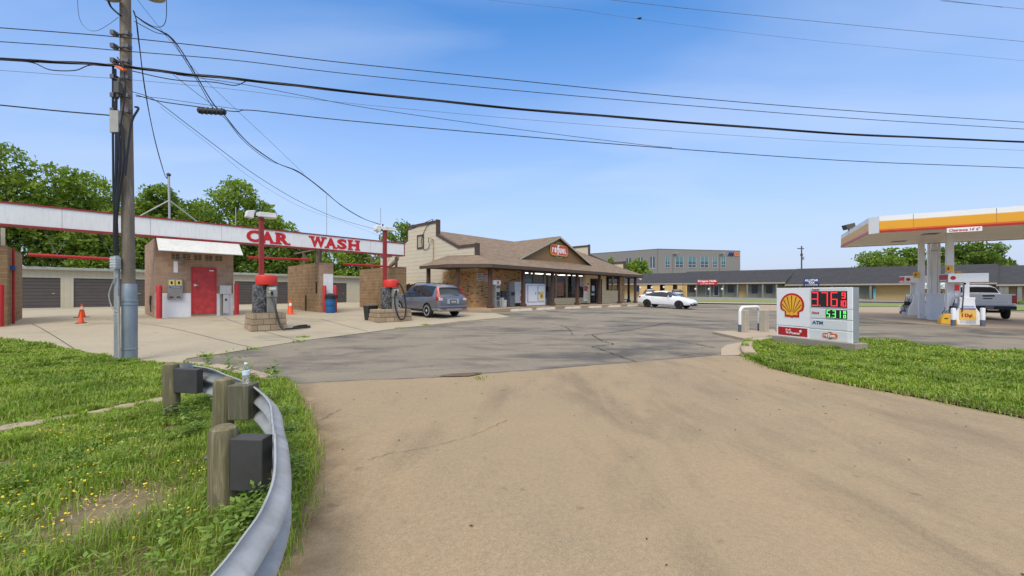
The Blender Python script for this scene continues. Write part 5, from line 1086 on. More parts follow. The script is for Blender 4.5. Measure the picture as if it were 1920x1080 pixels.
# things standing on the porch
def sthing(name, label, cat, px, d, group=None, rz=0.0):
    x = tS(px, d); w = S0 + U * x + V * d; return thing(name, label, cat, (w.x, w.y, S0.z + WZ(x, d) + .142), RZ + rz, group), x
M_ICEW = pm('ice_white', (.74, .75, .76), .4, 0, .04, 2, dirt=.06); M_ICER = pm('ice_red', (.5, .02, .03), .4)
t, x = sthing('ice_chest', 'wide white two-door ice chest against the shop windows', 'ice chest', 1002, .85); k0, k1 = tS(984.5, .55) - x, tS(1020.5, .55) - x
B().box(k0, k1, -.4, .4, .0, 1.6).build('cabinet', M_ICEW, t, bevel=.03); wd = k1 - k0
for a, b2 in ((.08, .53), (.60, .94)):
    dd_ = B().box(k0 + wd * a, k0 + wd * b2, -.425, -.395, .28, 1.48).build('door', M_ICEW, t, bevel=.02); xx = k0 + wd * (b2 - .06 if a < .3 else a + .04); B().box(xx - .02, xx + .02, -.45, -.42, .82, .98).build('handle', M_BLK, dd_)
    mb = B(); e_ = .012; za, zb_ = .28, 1.48; xa, xb = k0 + wd * a, k0 + wd * b2
    mb.box(xa - e_, xa, -.428, -.4, za, zb_); mb.box(xa, xb, -.428, -.4, za - e_, za); mb.box(xa, xb, -.428, -.4, zb_, zb_ + e_); mb.build('gasket', M_BLK, dd_)
xx = k0 + wd * .77; dcl = B().box(xx - wd * .1, xx + wd * .12, -.432, -.424, .35, 1.02).build('decal', pm('decal_yellow', (.62, .55, .14), .5, 0, .2, 3), t)
mb = B(); mb.prism([(.12 * math.cos(a_ / 20 * 6.283) * (1 + .25 * math.sin(3 * a_)), .15 * math.sin(a_ / 20 * 6.283)) for a_ in range(20)], (xx + .02, -.433, .7), (1, 0, 0), (0, 0, 1), (0, -.004, 0)); mb.build('decal_print', pm('decal_red', (.6, .1, .04), .5, 0, .3, 8), dcl); B().box(xx - wd * .08, xx + wd * .1, -.435, -.4325, .4, .5).build('decal_strip', M_ICEW, dcl)
t, x = sthing('ice_freezer', 'narrow white freezer with the red letters ICE beside the brick wall', 'ice freezer', 973.5, .95); k0, k1 = tS(965.5, .75) - x, tS(984.5, .75) - x
B().box(k0, k1, -.2, .45, .2, 1.72).build('cabinet', pm('ice_grey', (.60, .60, .58), .4, 0, .05, 2), t, bevel=.02); B().box(k0 + .04, k1 - .04, -.17, .42, .0, .2).build('plinth', M_BLK, t)
for ch, z in (('I', 1.45), ('C', 1.0), ('E', .52)): text(ch, .34, M_ICER, 'letter', t, (k0 + (k1 - k0) * .66, -.202, z), (1, 0, 0), (0, 0, 1), fit=(.12 if ch == 'I' else .29, .33), offset=.04)
M_TRG = pm('bin_grey', (.115, .13, .145), .55, 0, .12, 5, dirt=.1); M_TRD = pm('bin_dark', (.055, .062, .07), .6)
def bin_(px, d, lab, rz=0.0):
    t, x = sthing('trash_bin', lab, 'trash can', px, d, 'grey trash bins on the store porch', rz)
    B().box(-.24, .24, -.24, .24, 0, .72).build('bin', M_TRG, t, bevel=.03); h = B().box(-.25, .25, -.25, .25, .725, 1.05).build('hood', M_TRG, t, bevel=.03); B().box(-.17, .17, -.256, -.2, .77, .98).build('flap', M_BLK, h); return t
bin_(956.5, .55, 'grey trash bin with a dark flap, left of the ICE freezer'); bin_(1032, .75, 'grey trash bin between the white ice chest and a porch post', R(10))
t, x = sthing('trash_bin', 'squat dark grey bin behind the small pail on the porch', 'trash can', 944, .95, 'grey trash bins on the store porch'); B().box(-.35, .35, -.25, .25, 0, 1.06).build('bin', M_TRD, t, bevel=.04); B().box(-.36, .36, -.26, .26, 1.0, 1.07).build('lid', M_TRD, t, bevel=.03)
t, x = sthing('pail', 'small pale pail with a dark lid at the porch edge', 'bin', 945, .25); B().lathe([(.17, 0), (.2, .5)], n=14).build('pail', pm('pail_pale', (.48, .46, .42), .5, 0, .3, 8), t, smooth=True); B().lathe([(.2, .48), (.215, .5), (.2, .56), (.02, .57)], n=14).build('lid', M_BLK, t, smooth=True)
t, x = sthing('utility_box', 'low pale box standing beside the air pump', 'box', 937, .3); B().box(-.2, .2, -.2, .2, 0, .6).build('box', pm('box_pale', (.42, .41, .38), .5, 0, .15, 5, dirt=.2), t, bevel=.02); B().box(-.21, .21, -.21, .21, .58, .62).build('lid', pm('box_pale', (.42, .41, .38), .5), t, bevel=.01)
t, x = sthing('air_pump', 'tall tire air machine with a white sign head by the brick wall', 'air pump', 930.5, .15)
B().box(-.2, .2, -.16, .2, 0, 1.45).build('cabinet', pm('pump_silver', (.36, .37, .34), .4, .5, .3, 7, dirt=.2), t, bevel=.02); sg = B().box(-.34, .34, -.1, .1, 1.46, 1.76).build('sign_head', M_SGN, t, bevel=.04); mb = B(); mb.lathe([(.10, -.108), (.10, -.1)], (.06, 0, 1.61), 14, axis='Y'); mb.build('sign_mark', pm('print_red', (.42, .09, .07), .6), sg)
for z0, z1, mm in ((1.25, 1.4, M_TRD), (.75, 1.0, M_BLK), (.5, .7, M_TRD), (.06, .42, M_TRG)): B().box(-.13, .15, -.175, -.158, z0, z1).build('panel', mm, t)
mb = B(); mb.tube(smoothline([(.1, -.2, .8), (.22, -.26, .5), (.2, -.28, .15), (.05, -.26, .1), (-.05, -.24, .4), (-.1, -.2, .8)], 6), .014, 6); mb.build('hose', M_BLK, t)
t, x = sthing('sandwich_board', 'tall red and white sign board on a black foot beside the shop door', 'sign board', 1097.5, .75); B().box(-.3, .3, -.3, .3, 0, .08).build('foot', M_BLK, t, bevel=.03); bd = B().box(-.27, .27, -.03, .03, .25, 1.62).build('board', M_SGN, t, bevel=.02)
B().box(-.25, .25, -.036, -.028, 1.12, 1.58).build('red_panel', pm('panel_red', (.45, .09, .08), .5, 0, .3, 9), bd); B().box(-.2, .2, -.036, -.028, .4, .95).build('print', pm('print_grey', (.50, .48, .46), .5, 0, .4, 16), bd); mb = B(); mb.cyl((-.2, 0, .05), (-.2, 0, .3), .02, n=6); mb.cyl((.2, 0, .05), (.2, 0, .3), .02, n=6); mb.build('legs', M_BLK, t)
t, x = sthing('floodlight', 'small white floodlight under the right end of the porch eave', 'floodlight', 1198, .4); t.location.z = S0.z + EZ - .08; mb = B(); mb.cyl((0, 0, 0), (.25, -.1, -.12), .06, .09, 10); mb.cyl((0, 0, 0), (-.2, .1, .1), .025, n=6); mb.build('lamp', M_LAMPH, t)
# parking stops
M_STOP = pm('wheel_stop', (.60, .55, .45), .85, 0, .14, 5, dirt=.2)
for i, (px, lab) in enumerate(((978, 'concrete wheel stop left-most in the row, by the ICE freezer'), (1024, 'concrete wheel stop in front of the white ice chest'), (1074, 'concrete wheel stop below the big shop window'), (1116, 'concrete wheel stop in front of the glass door'), (1152, 'concrete wheel stop in front of the small side window'), (1186, 'concrete wheel stop at the right end of the row, near the white car'))):
    x = tS(px, -1.75); w = S0 + U * x + V * -1.75; t = thing('wheel_stop', lab, 'wheel stop', (w.x, w.y, gz(w.x, w.y)), RZ + rng.uniform(-.03, .03), 'concrete wheel stops along the store walk')
    B().prism([(-.09, -.05), (.09, -.05), (.06, .13), (-.06, .13)], (-.92, 0, 0), (0, 1, 0), (0, 0, 1), (1.84, 0, 0)).build('stop', M_STOP, t, bevel=.015)
# brown fence left of the store
M_FEN = linesmat('brown_pickets', (.085, .042, .026), .14, 0, .3, .12, .85, .25, 0, .5)
x = 0; w = S0 + V * 5.2; t = thing('wooden_fence', 'brown picket fence joining the store to the car wash', 'fence', w, RZ)
mb = B()
for i in range(21): x0 = -.12 - i * .14; mb.prism([(0, -.3), (.132, -.3), (.132, 1.64 + .03 * math.sin(i * 2.3)), (.1, 1.69 + .03 * math.sin(i * 2.3)), (.03, 1.69 + .03 * math.sin(i * 2.3)), (0, 1.64 + .03 * math.sin(i * 2.3))], (x0 - .132, 0, 0), (1, 0, 0), (0, 0, 1), (0, .02, 0))
mb.build('pickets', pm('picket_brown', (.075, .04, .026), .85, 0, .35, 3), t); mb = B(); mb.box(-3.05, -.1, .022, .07, .3, .4); mb.box(-3.05, -.1, .022, .07, 1.3, 1.4); mb.build('rails', pm('picket_brown', (.075, .04, .026), .85), t)
t = thing('store_antenna', 'thin antenna rod behind the store gable', 'antenna', S0 + V * 12.2 + U * -.8); zt_ = H - (390 - HZ) / F * 33 - S0.z; B().cyl((0, 0, -.2), (0, 0, zt_), .03, n=6).build('rod', M_MAST, t)
# ------------------------------------------------------------------ vehicles
M_TYRE = pm('tyre', (.02, .02, .02), .85, 0, .2, 12); M_RIM = pm('alloy_rim', (.62, .62, .62), .35, .35, .08); M_DRIM = pm('dark_rim', (.07, .06, .05), .4, .5, .2)
m, t, b = newmat('car_glass'); b.inputs['Base Color'].default_value = (.022, .026, .028, 1); b.inputs['Roughness'].default_value = .06; b.inputs['Specular IOR Level'].default_value = .35; M_CGL = m
M_TAIL = pm('tail_lamp', (.42, .012, .014), .2, 0, .1, 6, coat=.5); M_HEAD = pm('head_lamp', (.62, .64, .66), .15, .3, .1, 5, coat=.6); M_PLATE = pm('number_plate', (.62, .63, .64), .5, 0, .2, 30); M_BLKP = pm('black_trim', (.018, .018, .019), .5); M_CHR = pm('chrome_trim', (.6, .6, .62), .2, .9, .05)
def carpaint(name, c, metal=.0): return pm(name, c, .32, metal, .04, 2, coat=.7)
def make_car(name, label, cat, loc, heading, keys, paint, wheels, wr, wy, side, wind, rear, rim=M_RIM, low=M_BLKP, lowz=.0, bedx=None, pitch=0.0, spokes=5):
    root = thing(name, label, cat, loc, math.atan2(heading[1], heading[0])); root.rotation_euler[1] = pitch
    ks = np.array(keys); xs = sorted(set(np.round(np.r_[np.linspace(ks[0, 0], ks[-1, 0], 40), ks[:, 0], [v for r in (*side, wind, rear) for v in r]], 3)))
    K = [np.interp(xs, ks[:, 0], ks[:, i]) for i in range(1, 6)]
    def sm(a): b = a.copy(); b[1:-1] = (a[:-2] + 2 * a[1:-1] + a[2:]) / 4; return b
    if not bedx: K = [sm(a) for a in K]
    mb = MB(); NS = 9; vs = []
    for i, x in enumerate(xs):
        zb, zt, w, zp, wt = (k[i] for k in K); h = [(w * .80, zb), (w * .955, zb + .05), (w * .985, zb + .14), (w, zb + (zt - zb) * .55), (w * .985, zt - .06), (w * .955, zt), ((w * .955 + wt) / 2 + .025, (zt + zp) / 2), (wt + .02, zp - .035 * min(1, (zp - zt) / .2) - .055 * min(1, max(0, zp - zt - .1) / .4)), (wt * .82, zp - .008), (0, zp + .012)]
        vs += [(x, -a, c) for a, c in h[:-1]] + [(x, 0, h[-1][1])] + [(x, a, c) for a, c in reversed(h[:-1])]
    k = 19; n = len(xs)
    for i in range(n - 1):
        xm = (xs[i] + xs[i + 1]) / 2; dz = abs(K[3][i + 1] - K[3][i])
        for j in range(k):
            jj = j if j < 9 else 17 - j; mi = 0
            if jj in (5, 6) and side[0][0] < xm < side[-1][1]: mi = 1 if any(a < xm < b for a, b in side) else 2
            if jj in (7, 8) and (wind[0] < xm < wind[1] or rear[0] < xm < rear[1]): mi = 1
            if bedx and jj in (7, 8) and bedx[0] < xm < bedx[1]: mi = 2
            if jj in (0, 1) and lowz: mi = 3
            mb.f.append((i * k + j, i * k + (j + 1) % k, (i + 1) * k + (j + 1) % k, (i + 1) * k + j)); mb.m.append(2 if j == 18 else mi)
    mb.v = vs; mb.f += [tuple(range(k)), tuple(range((n - 1) * k, n * k))]; mb.m += [0, 0]
    ob = mb.build('body', [paint, M_CGL, M_BLKP, low]); cuts = []
    for wx in wheels:
        for s in (-1, 1):
            c = MB().cyl((wx, s * (wy - .16), wr), (wx, s * (wy + .6), wr), wr + .055, n=28).build('cut', [paint, M_CGL, M_BLKP, low]); c.data.polygons.foreach_set('material_index', [2] * len(c.data.polygons)); cuts.append(c)
            md = ob.modifiers.new('b', 'BOOLEAN'); md.operation = 'DIFFERENCE'; md.object = c; md.solver = 'EXACT'
    dg = bpy.context.evaluated_depsgraph_get(); me = bpy.data.meshes.new_from_object(ob.evaluated_get(dg))
    bpy.data.objects.remove(ob)
    for c in cuts: bpy.data.objects.remove(c)
    V = [tuple(v.co) for v in me.vertices]; groups = {}
    for p in me.polygons:
        if p.material_index == 1:
            c = p.center; g = 'windshield' if wind[0] < c.x < wind[1] and abs(p.normal.y) < .75 and c.x > 0 else ('rear_window' if rear[0] < c.x < rear[1] and abs(p.normal.y) < .75 else ('side_window', c.y > 0))
        else: g = 'body'
        groups.setdefault(g, []).append((tuple(p.vertices), p.material_index))
    for g, fs in groups.items():
        used = sorted({v for f, _ in fs for v in f}); ix = {v: i for i, v in enumerate(used)}; q = MB(); q.v = [V[v] for v in used]; q.f = [tuple(ix[v] for v in f) for f, _ in fs]; q.m = [mi for _, mi in fs]
        q.build(g if isinstance(g, str) else g[0], [paint, M_CGL, M_BLKP, low], root, smooth=True)
    for wx in wheels:
        for s in (-1, 1):
            W_ = MB().lathe([(wr * .66, -.10), (wr * .93, -.10), (wr, -.06), (wr, .06), (wr * .93, .10), (wr * .66, .10)], (wx, s * (wy - .09), wr), 26, 'Y').build('wheel', M_TYRE, root, smooth=True)
            q = MB(); yy = s * (wy - .09) + s * .085; q.lathe([(wr * .70, -.02), (wr * .70, .02)], (wx, yy - s * .06, wr), 22, 'Y', 1)
            q.lathe([(wr * .7, -.02), (wr * .72, .02), (wr * .64, .024), (wr * .62, -.02)], (wx, yy, wr), 22, 'Y'); q.lathe([(.07, -.02), (.06, .025)], (wx, yy, wr), 12, 'Y')
            for i in range(spokes):
                a = 2 * math.pi * i / spokes + .3; d = Vector((math.cos(a), 0, math.sin(a))); e = Vector((-math.sin(a), 0, math.cos(a))); c = Vector((wx, yy, wr)); a0, a1 = c + d * .05, c + d * wr * .66; o1, o2 = Vector((0, s * .012, 0)), Vector((0, -s * .02, 0))
                q.hexa([a0 - e * .028 + o2, a1 - e * .02 + o2, a1 + e * .02 + o2, a0 + e * .028 + o2, a0 - e * .028 + o1, a1 - e * .02 + o1, a1 + e * .02 + o1, a0 + e * .028 + o1])
            q.build('rim', [rim, M_BLKP], W_, smooth=True)
    return root
def bits(root, name, boxes, mat, bev=.01): mb = MB(); [mb.box(*b_) for b_ in boxes]; return mb.build(name, mat, root, bevel=bev)
CRV = [(-2.22, .46, .82, .80, .90, .74), (-2.19, .37, .97, .85, 1.02, .77), (-2.12, .34, 1.0, .88, 1.13, .73), (-1.84, .33, 1.04, .90, 1.53, .62), (-1.6, .31, 1.04, .905, 1.63, .60), (-.6, .29, 1.0, .91, 1.69, .59), (.3, .29, .97, .91, 1.66, .585), (.75, .29, .96, .91, 1.53, .59), (1.35, .29, .95, .90, 1.08, .66), (1.55, .29, .93, .89, .98, .72), (2.1, .31, .84, .84, .88, .66), (2.3, .40, .62, .7, .66, .55)]
rw = GX(804, 19.9); hd = Vector((-.722, .691)); ctr = Vector((rw.x, rw.y, 0)) + Vector((hd.x, hd.y, 0)) * 1.27 + Vector((hd.y, -hd.x, 0)) * .78
def suv(loc, head, paint, label, name, low, pitch=0.0):
    c = make_car(name, label, 'suv', loc, head, CRV, paint, (-1.27, 1.35), .34, .91, ((-1.66, -1.16), (-1.09, -.22), (-.13, .98)), (.80, 1.38), (-2.10, -1.86), low=low, lowz=1, pitch=pitch, spokes=6)
    for s in (-1, 1):
        q = MB(); q.hexa([(-2.225, s * .60, .82), (-2.16, s * .885, .82), (-1.95, s * .885, .86), (-2.1, s * .66, .82), (-2.19, s * .62, 1.04), (-2.10, s * .865, 1.04), (-1.95, s * .88, 1.04), (-2.08, s * .64, 1.04)]); q.hexa([(-2.17, s * .76, 1.04), (-2.10, s * .865, 1.04), (-2.02, s * .865, 1.04), (-2.08, s * .74, 1.04), (-1.91, s * .68, 1.56), (-1.86, s * .74, 1.54), (-1.80, s * .73, 1.54), (-1.84, s * .66, 1.56)]); q.build('tail_light', M_TAIL, c, bevel=.012)
        q = MB(); q.hexa([(2.05, s * .5, .68), (2.27, s * .5, .66), (2.1, s * .8, .7), (1.85, s * .86, .72), (2.0, s * .5, .84), (2.14, s * .5, .82), (1.98, s * .8, .86), (1.75, s * .85, .88)]); q.build('headlight', M_HEAD, c)
        q = MB(); q.sphere((.86, s * 1.0, 1.03), .1, 10, 6, .55, 1.0, .75); q.build('mirror', paint, c, smooth=True)
        bits(c, 'door_handle', [(-.95, -.75, s * .905 - .012, s * .905 + .012, .88, .92), (.05, .25, s * .91 - .012, s * .91 + .012, .88, .92)], paint)
    bits(c, 'rear_bumper', [(-2.31, -2.1, -.86, .86, .33, .50)], low, .05); bits(c, 'bumper_step', [(-2.34, -2.1, -.87, .87, .50, .61)], paint, .04); bits(c, 'plate_recess', [(-2.243, -2.2, -.36, .36, .69, .93)], pm('hatch_silver', (.40, .42, .46), .3, .3, .05), .02)
    for s in (-1, 1): bits(c, 'sill_cladding', [(-.86, .95, s * .89 - .03, s * .89 + .03, .27, .40)], M_BLKP, .02); bits(c, 'clear_lamp', [(-2.235, -2.18, s * .74 - .10, s * .74 + .10, .86, .98)], pm('clear_lamp', (.62, .50, .48), .25), .015); pl = bits(c, 'number_plate', [(-2.255, -2.2, -.2, .2, .72, .90)], M_BLKP); bits(pl, 'plate_face', [(-2.262, -2.25, -.155, .155, .745, .86)], M_PLATE, 0)
    bits(c, 'chrome_bar', [(-2.245, -2.19, -.38, .38, .915, .965)], M_CHR); bits(c, 'reflector', [(-2.322, -2.29, -.72, -.5, .42, .46), (-2.322, -2.29, .5, .72, .42, .46)], M_TAIL, 0); bits(c, 'exhaust', [(-2.2, -2.0, -.6, -.5, .26, .33)], M_CHR)
    q = MB(); q.tube([(-2.06, .1, 1.22), (-2.12, -.12, 1.14), (-2.14, -.4, 1.12)], .012, 5); q.build('wiper', M_BLKP, c)
    for s in (-1, 1): q = MB(); q.tube([(-1.5, s * .58, 1.69), (-1.3, s * .58, 1.725), (.1, s * .57, 1.72), (.35, s * .57, 1.68)], .018, 6); q.build('roof_rail', M_BLKP, c)
    return c
def sit(x, y, head, wb):                            # ground height and pitch under the two axles
    z1, z0 = gz(x + head[0] * wb / 2, y + head[1] * wb / 2), gz(x - head[0] * wb / 2, y - head[1] * wb / 2); return (z0 + z1) / 2 + .012, -math.atan2(z1 - z0, wb)
z, pt = sit(ctr.x, ctr.y, hd, 2.6)
suv((ctr.x, ctr.y, z), hd, carpaint('blue_grey_paint', (.135, .146, .168), .25), 'blue grey SUV seen from behind, parked by the brick wall beside the right vacuum', 'parked_suv', pm('suv_cladding', (.24, .23, .215), .6, 0, .2, 6), pt)
CIV = [(-2.2, .48, .76, .70, .80, .6), (-2.16, .36, .96, .80, 1.0, .66), (-1.75, .31, 1.0, .855, 1.06, .66), (-1.35, .28, .98, .87, 1.17, .61), (-.8, .27, .95, .875, 1.37, .56), (-.15, .26, .93, .875, 1.43, .55), (.25, .26, .91, .875, 1.38, .55), (.98, .26, .91, .87, 1.0, .66), (1.25, .27, .89, .86, .95, .7), (2.0, .28, .74, .82, .79, .66), (2.27, .32, .60, .72, .64, .55), (2.34, .38, .53, .62, .56, .5)]
wf, wre = GX(1272.5, 32.1), GX(1214, 33.9); hc = (wf - wre).to_2d().normalized(); cc = (wf + wre) / 2 - Vector((hc.x, hc.y, 0)) * .03 + Vector((-hc.y, hc.x, 0)) * .75
z, pt = sit(cc.x, cc.y, hc, 2.67)
WP = carpaint('white_car_paint', (.80, .81, .81)); c = make_car('sedan', 'white sedan with dark wheels parked at the right end of the store', 'car', (cc.x, cc.y, z), hc, CIV, WP, (-1.30, 1.37), .32, .875, ((-1.5, -.46), (-.38, .78)), (.28, .97), (-1.62, -.86), rim=M_DRIM, low=WP, pitch=pt, spokes=9)
for s in (-1, 1):
    q = MB(); q.hexa([(2.0, s * .5, .60), (2.28, s * .45, .58), (2.14, s * .74, .62), (1.75, s * .83, .68), (1.95, s * .5, .71), (2.16, s * .45, .68), (2.02, s * .74, .74), (1.65, s * .82, .80)]); q.build('headlight', M_HEAD, c)
    q = MB(); q.hexa([(-2.21, s * .42, .78), (-2.17, s * .78, .78), (-1.9, s * .86, .82), (-2.0, s * .5, .8), (-2.18, s * .42, .95), (-2.12, s * .78, .95), (-1.86, s * .852, .97), (-2.0, s * .5, .96)]); q.build('tail_light', M_TAIL, c)
    q = MB(); q.sphere((.55, s * .96, .98), .09, 10, 6, .55, 1.0, .75); q.build('mirror', WP, c, smooth=True); bits(c, 'door_handle', [(-.9, -.7, s * .872 - .012, s * .872 + .014, .84, .88), (.05, .25, s * .872 - .012, s * .872 + .014, .83, .87)], WP)
    bits(c, 'fog_recess', [(2.1, 2.31, s * .62 - .1, s * .62 + .1, .36, .46)], M_BLKP)
bits(c, 'grille', [(2.2, 2.345, -.45, .45, .36, .45)], M_BLKP); bits(c, 'front_bumper_lip', [(2.05, 2.36, -.55, .55, .26, .31)], M_BLKP)
TRK = [(-2.93, .62, 1.30, .96, 1.36, .90), (-2.90, .56, 1.36, 1.0, 1.42, .94), (-1.03, .5, 1.36, 1.02, 1.42, .95), (-.99, .5, 1.36, 1.02, 1.44, .86), (-.80, .5, 1.34, 1.02, 1.86, .74), (-.4, .5, 1.33, 1.02, 1.93, .73), (.6, .5, 1.30, 1.02, 1.90, .7), (1.35, .5, 1.28, 1.02, 1.34, .8), (2.7, .5, 1.15, .98, 1.2, .85), (2.92, .6, .95, .9, 1.0, .8)]
ht = Vector((.60, .80)); rc = GX(1853, 22.0); tc_ = Vector((rc.x, rc.y, 0)) + Vector((ht.x, ht.y, 0)) * 2.93
z, pt = sit(tc_.x, tc_.y, ht, 3.7)
TP = carpaint('white_truck_paint', (.74, .75, .77)); c = make_car('pickup_truck', 'white pickup truck seen from behind, refuelling under the canopy', 'pickup truck', (tc_.x, tc_.y, z), ht, TRK, TP, (-1.75, 1.98), .41, 1.0, ((-.74, -.12), (-.02, .98)), (.66, 1.28), (-.97, -.82), bedx=(-2.84, -1.04), rim=M_DRIM, low=TP, pitch=pt)
for s in (-1, 1): bits(c, 'tail_light', [(-2.955, -2.6, s * .93 - .085, s * .93 + .085, .92, 1.34)], M_TAIL, .02)
tg = bits(c, 'tailgate', [(-2.965, -2.9, -.83, .83, .80, 1.38)], TP, .02); bits(tg, 'handle', [(-2.985, -2.96, -.22, .22, 1.27, 1.36), (-2.985, -2.962, -.14, .2, 1.14, 1.19)], M_BLKP)
bits(tg, 'crease', [(-2.969, -2.96, -.7, .7, .965, .975)], pm('crease_grey', (.3, .3, .31), .5), 0); bits(c, 'rear_bumper', [(-3.08, -2.88, -.98, .98, .56, .76)], M_BLKP, .03); bits(c, 'number_plate', [(-3.09, -3.06, -.16, .16, .60, .74)], pm('plate_dull', (.22, .21, .20), .5), 0)
q = MB(); q.cyl((-2.9, -.55, .5), (-2.4, -.55, .5), .05, n=10); q.cyl((-2.95, .0, .45), (-2.6, 0, .5), .04, n=8); q.box(-1.9, -1.6, -.8, .8, .34, .48); q.sphere((-1.75, 0, .42), .16, 10, 6); q.build('axle_and_exhaust', M_BLKP, c)
for s in (-1, 1): q = MB(); q.box(.95, 1.1, s * 1.16 - .12, s * 1.16 + .12, 1.3, 1.55); q.build('mirror', M_BLKP, c, bevel=.03)
for px, Y, pa, lab in ((1217, 67, carpaint('silver_paint', (.42, .42, .42), .4), 'silver SUV parked at the yellow shop wall behind the white sedan'), (1268, 65, carpaint('charcoal_paint', (.10, .10, .11), .3), 'dark SUV parked at the shops behind the white sedan')):
    p = GX(px, Y); p.z += .02; h_ = (.22, .975) if px > 1240 else (.18, .98); suv((p.x, p.y, p.z), h_, pa, lab, 'parked_suv', M_BLKP).scale = (.88, .92, .87)

# ------------------------------------------------------------------ the price sign
def seg7(mb, ch, x, z, w, h, y, th, mi=0):
    on = {'0': 'abcdef', '1': 'bc', '3': 'abcdg', '5': 'acdfg', '6': 'acdefg', '7': 'abc', '9': 'abcdfg'}[ch]; t = th; hh = h / 2
    S = {'a': (x, x + w, z + h - t, z + h), 'd': (x, x + w, z, z + t), 'g': (x, x + w, z + hh - t / 2, z + hh + t / 2), 'f': (x, x + t, z + hh + .001, z + h - .001), 'b': (x + w - t, x + w, z + hh + .001, z + h - .001), 'e': (x, x + t, z + .001, z + hh - .001), 'c': (x + w - t, x + w, z + .001, z + hh - .001)}
    for i, s in enumerate(on): a = S[s]; mb.box(a[0], a[1], y - .004 - .0004 * i, y, a[2], a[3], mi)
sl = Vector((.788 * 9.66, 11.44, 0)); sdir = Vector((.342, -.94, 0)).normalized(); zb = gz(8.2, 10.5)
ps = thing('price_sign', 'white fuel price sign with a red and yellow scallop on a concrete base', 'price sign', (sl.x, sl.y, zb), math.atan2(sdir.y, sdir.x))
WID, TOP, BOT, DEP = 1.90, 1.69 - zb, .33 - zb, .27
M_SW = pm('sign_panel_white', (.82, .815, .79), .45, 0, .03, 2); M_SG = pm('sign_panel_grey', (.70, .70, .675), .45, 0, .03, 2); M_SF = pm('sign_frame', (.30, .31, .32), .45, .2, .06, 3); M_SEAM = pm('sign_seam', (.10, .11, .12), .6)
B().box(-.06, WID + .13, -.10, DEP + .1, -.3, BOT).build('concrete_base', pavemat('base_concrete', (.34, .29, .22), (.27, .24, .19), (.12, .11, .08), 4, (1, 1), 0, (.5, .75), .1), ps, bevel=.015)
B().box(.008, WID - .008, .012, DEP, BOT + .003, TOP - .005).build('cabinet', M_SF, ps, bevel=.01)
def zrow(y, px): # height of a photo row on the sign face
    r = (px - CX) / F; s = (r * sl.y - sl.x) / (sdir.x - r * sdir.y); return H - (y - HZ) / F * (sl.y + sdir.y * s) - zb
def srow(px): r = (px - CX) / F; return (r * sl.y - sl.x) / (sdir.x - r * sdir.y)
SM = srow(1518.5); Z1, Z2, Z3 = zrow(580, 1595), zrow(601, 1595), zrow(621.9, 1595); ZL = zrow(609.3, 1457)
sp = B().box(.0, SM - .005, -.006, .03, ZL + .008, TOP).build('scallop_panel', M_SW, ps, bevel=.006)
rp = B().box(0, SM - .005, -.006, .03, BOT, ZL - .006).build('grade_panel', M_SW, ps, bevel=.006)
rows = []
for z0, z1 in ((Z1 + .006, TOP), (Z2 + .006, Z1 - .006), (Z3 + .006, Z2 - .006), (BOT, Z3 - .006)):
    o = B().box(SM + .005, WID, -.006, .03, z0, z1).build('row_panel', M_SW, ps, bevel=.006); B().box(SM + .03, WID - .10, -.010, -.004, z0 + .02, z1 - .02).build('panel_face', M_SG, o); rows.append((o, z0, z1))
# scallop emblem: thick red shell outline, yellow fan, red ribs
M_SR = pm('shell_red', (.52, .025, .018), .4, 0, .04); M_SY = pm('shell_yellow', (.86, .46, .045), .4, 0, .04); M_RIB = pm('shell_rib', (.24, .035, .012), .5)
def scallop(k, sh=0): 
    a = [(k * math.cos(R(t)) * 1.0, k * math.sin(R(t)) + sh) for t in range(205, -30, -8)]
    return a + [(.60 * k, -.55 * k + sh), (.60 * k, -1.0 * k + sh), (.13 * k, -1.0 * k + sh), (0, -1.07 * k + sh), (-.13 * k, -1.0 * k + sh), (-.60 * k, -1.0 * k + sh), (-.60 * k, -.55 * k + sh)]
cx_, cz_ = srow(1485.3), zrow(572, 1485); k_ = (srow(1508) - srow(1463)) / 2
d = B().prism(scallop(k_), (cx_, -.007, cz_), (1, 0, 0), (0, 0, 1), (0, -.008, 0)).build('scallop_border', M_SR, sp)
fan = []
for i in range(8):
    a0, a1 = R(205 - i * 28.75), R(205 - (i + 1) * 28.75)
    for j in range(4): a = a0 + (a1 - a0) * j / 4; fan.append((k_ * .83 * math.cos(a), k_ * .83 * math.sin(a)))
fan += [(.72 * k_, -.36 * k_), (.46 * k_, -.55 * k_), (.46 * k_, -.82 * k_), (.12 * k_, -.82 * k_), (0, -.9 * k_), (-.12 * k_, -.82 * k_), (-.46 * k_, -.82 * k_), (-.46 * k_, -.55 * k_), (-.72 * k_, -.36 * k_)]
B().prism(fan, (cx_, -.016, cz_), (1, 0, 0), (0, 0, 1), (0, -.005, 0)).build('scallop_fan', M_SY, d)
mb = B()
for i in range(7):
    a = R(176 - i * 28.7); tip = Vector((math.cos(a) * .80, 0, math.sin(a) * .80)) * k_; hub = Vector((-.0 + math.cos(a) * .17, 0, -.66 + .12 * math.sin(a))) * k_; e = (tip - hub).normalized(); n_ = Vector((-e.z, 0, e.x)); o = Vector((cx_, -.0215 - .0003 * i, cz_)); dd = Vector((0, -.003, 0))
    q = [o + hub - n_ * .006 * k_ * 2, o + tip - n_ * .035 * k_, o + tip + n_ * .035 * k_, o + hub + n_ * .006 * k_ * 2]; mb.hexa([*q, *[v + dd for v in q]])
mb.build('scallop_ribs', M_RIB, d)
rb = B().box(.05, SM - .06, -.011, -.005, BOT + .035, ZL - .035).build('red_strip', pm('strip_red', (.45, .018, .022), .4, 0, .03), rp); zc = (BOT + ZL) / 2; M_LW = pm('lettering_white', (.82, .80, .78), .4)
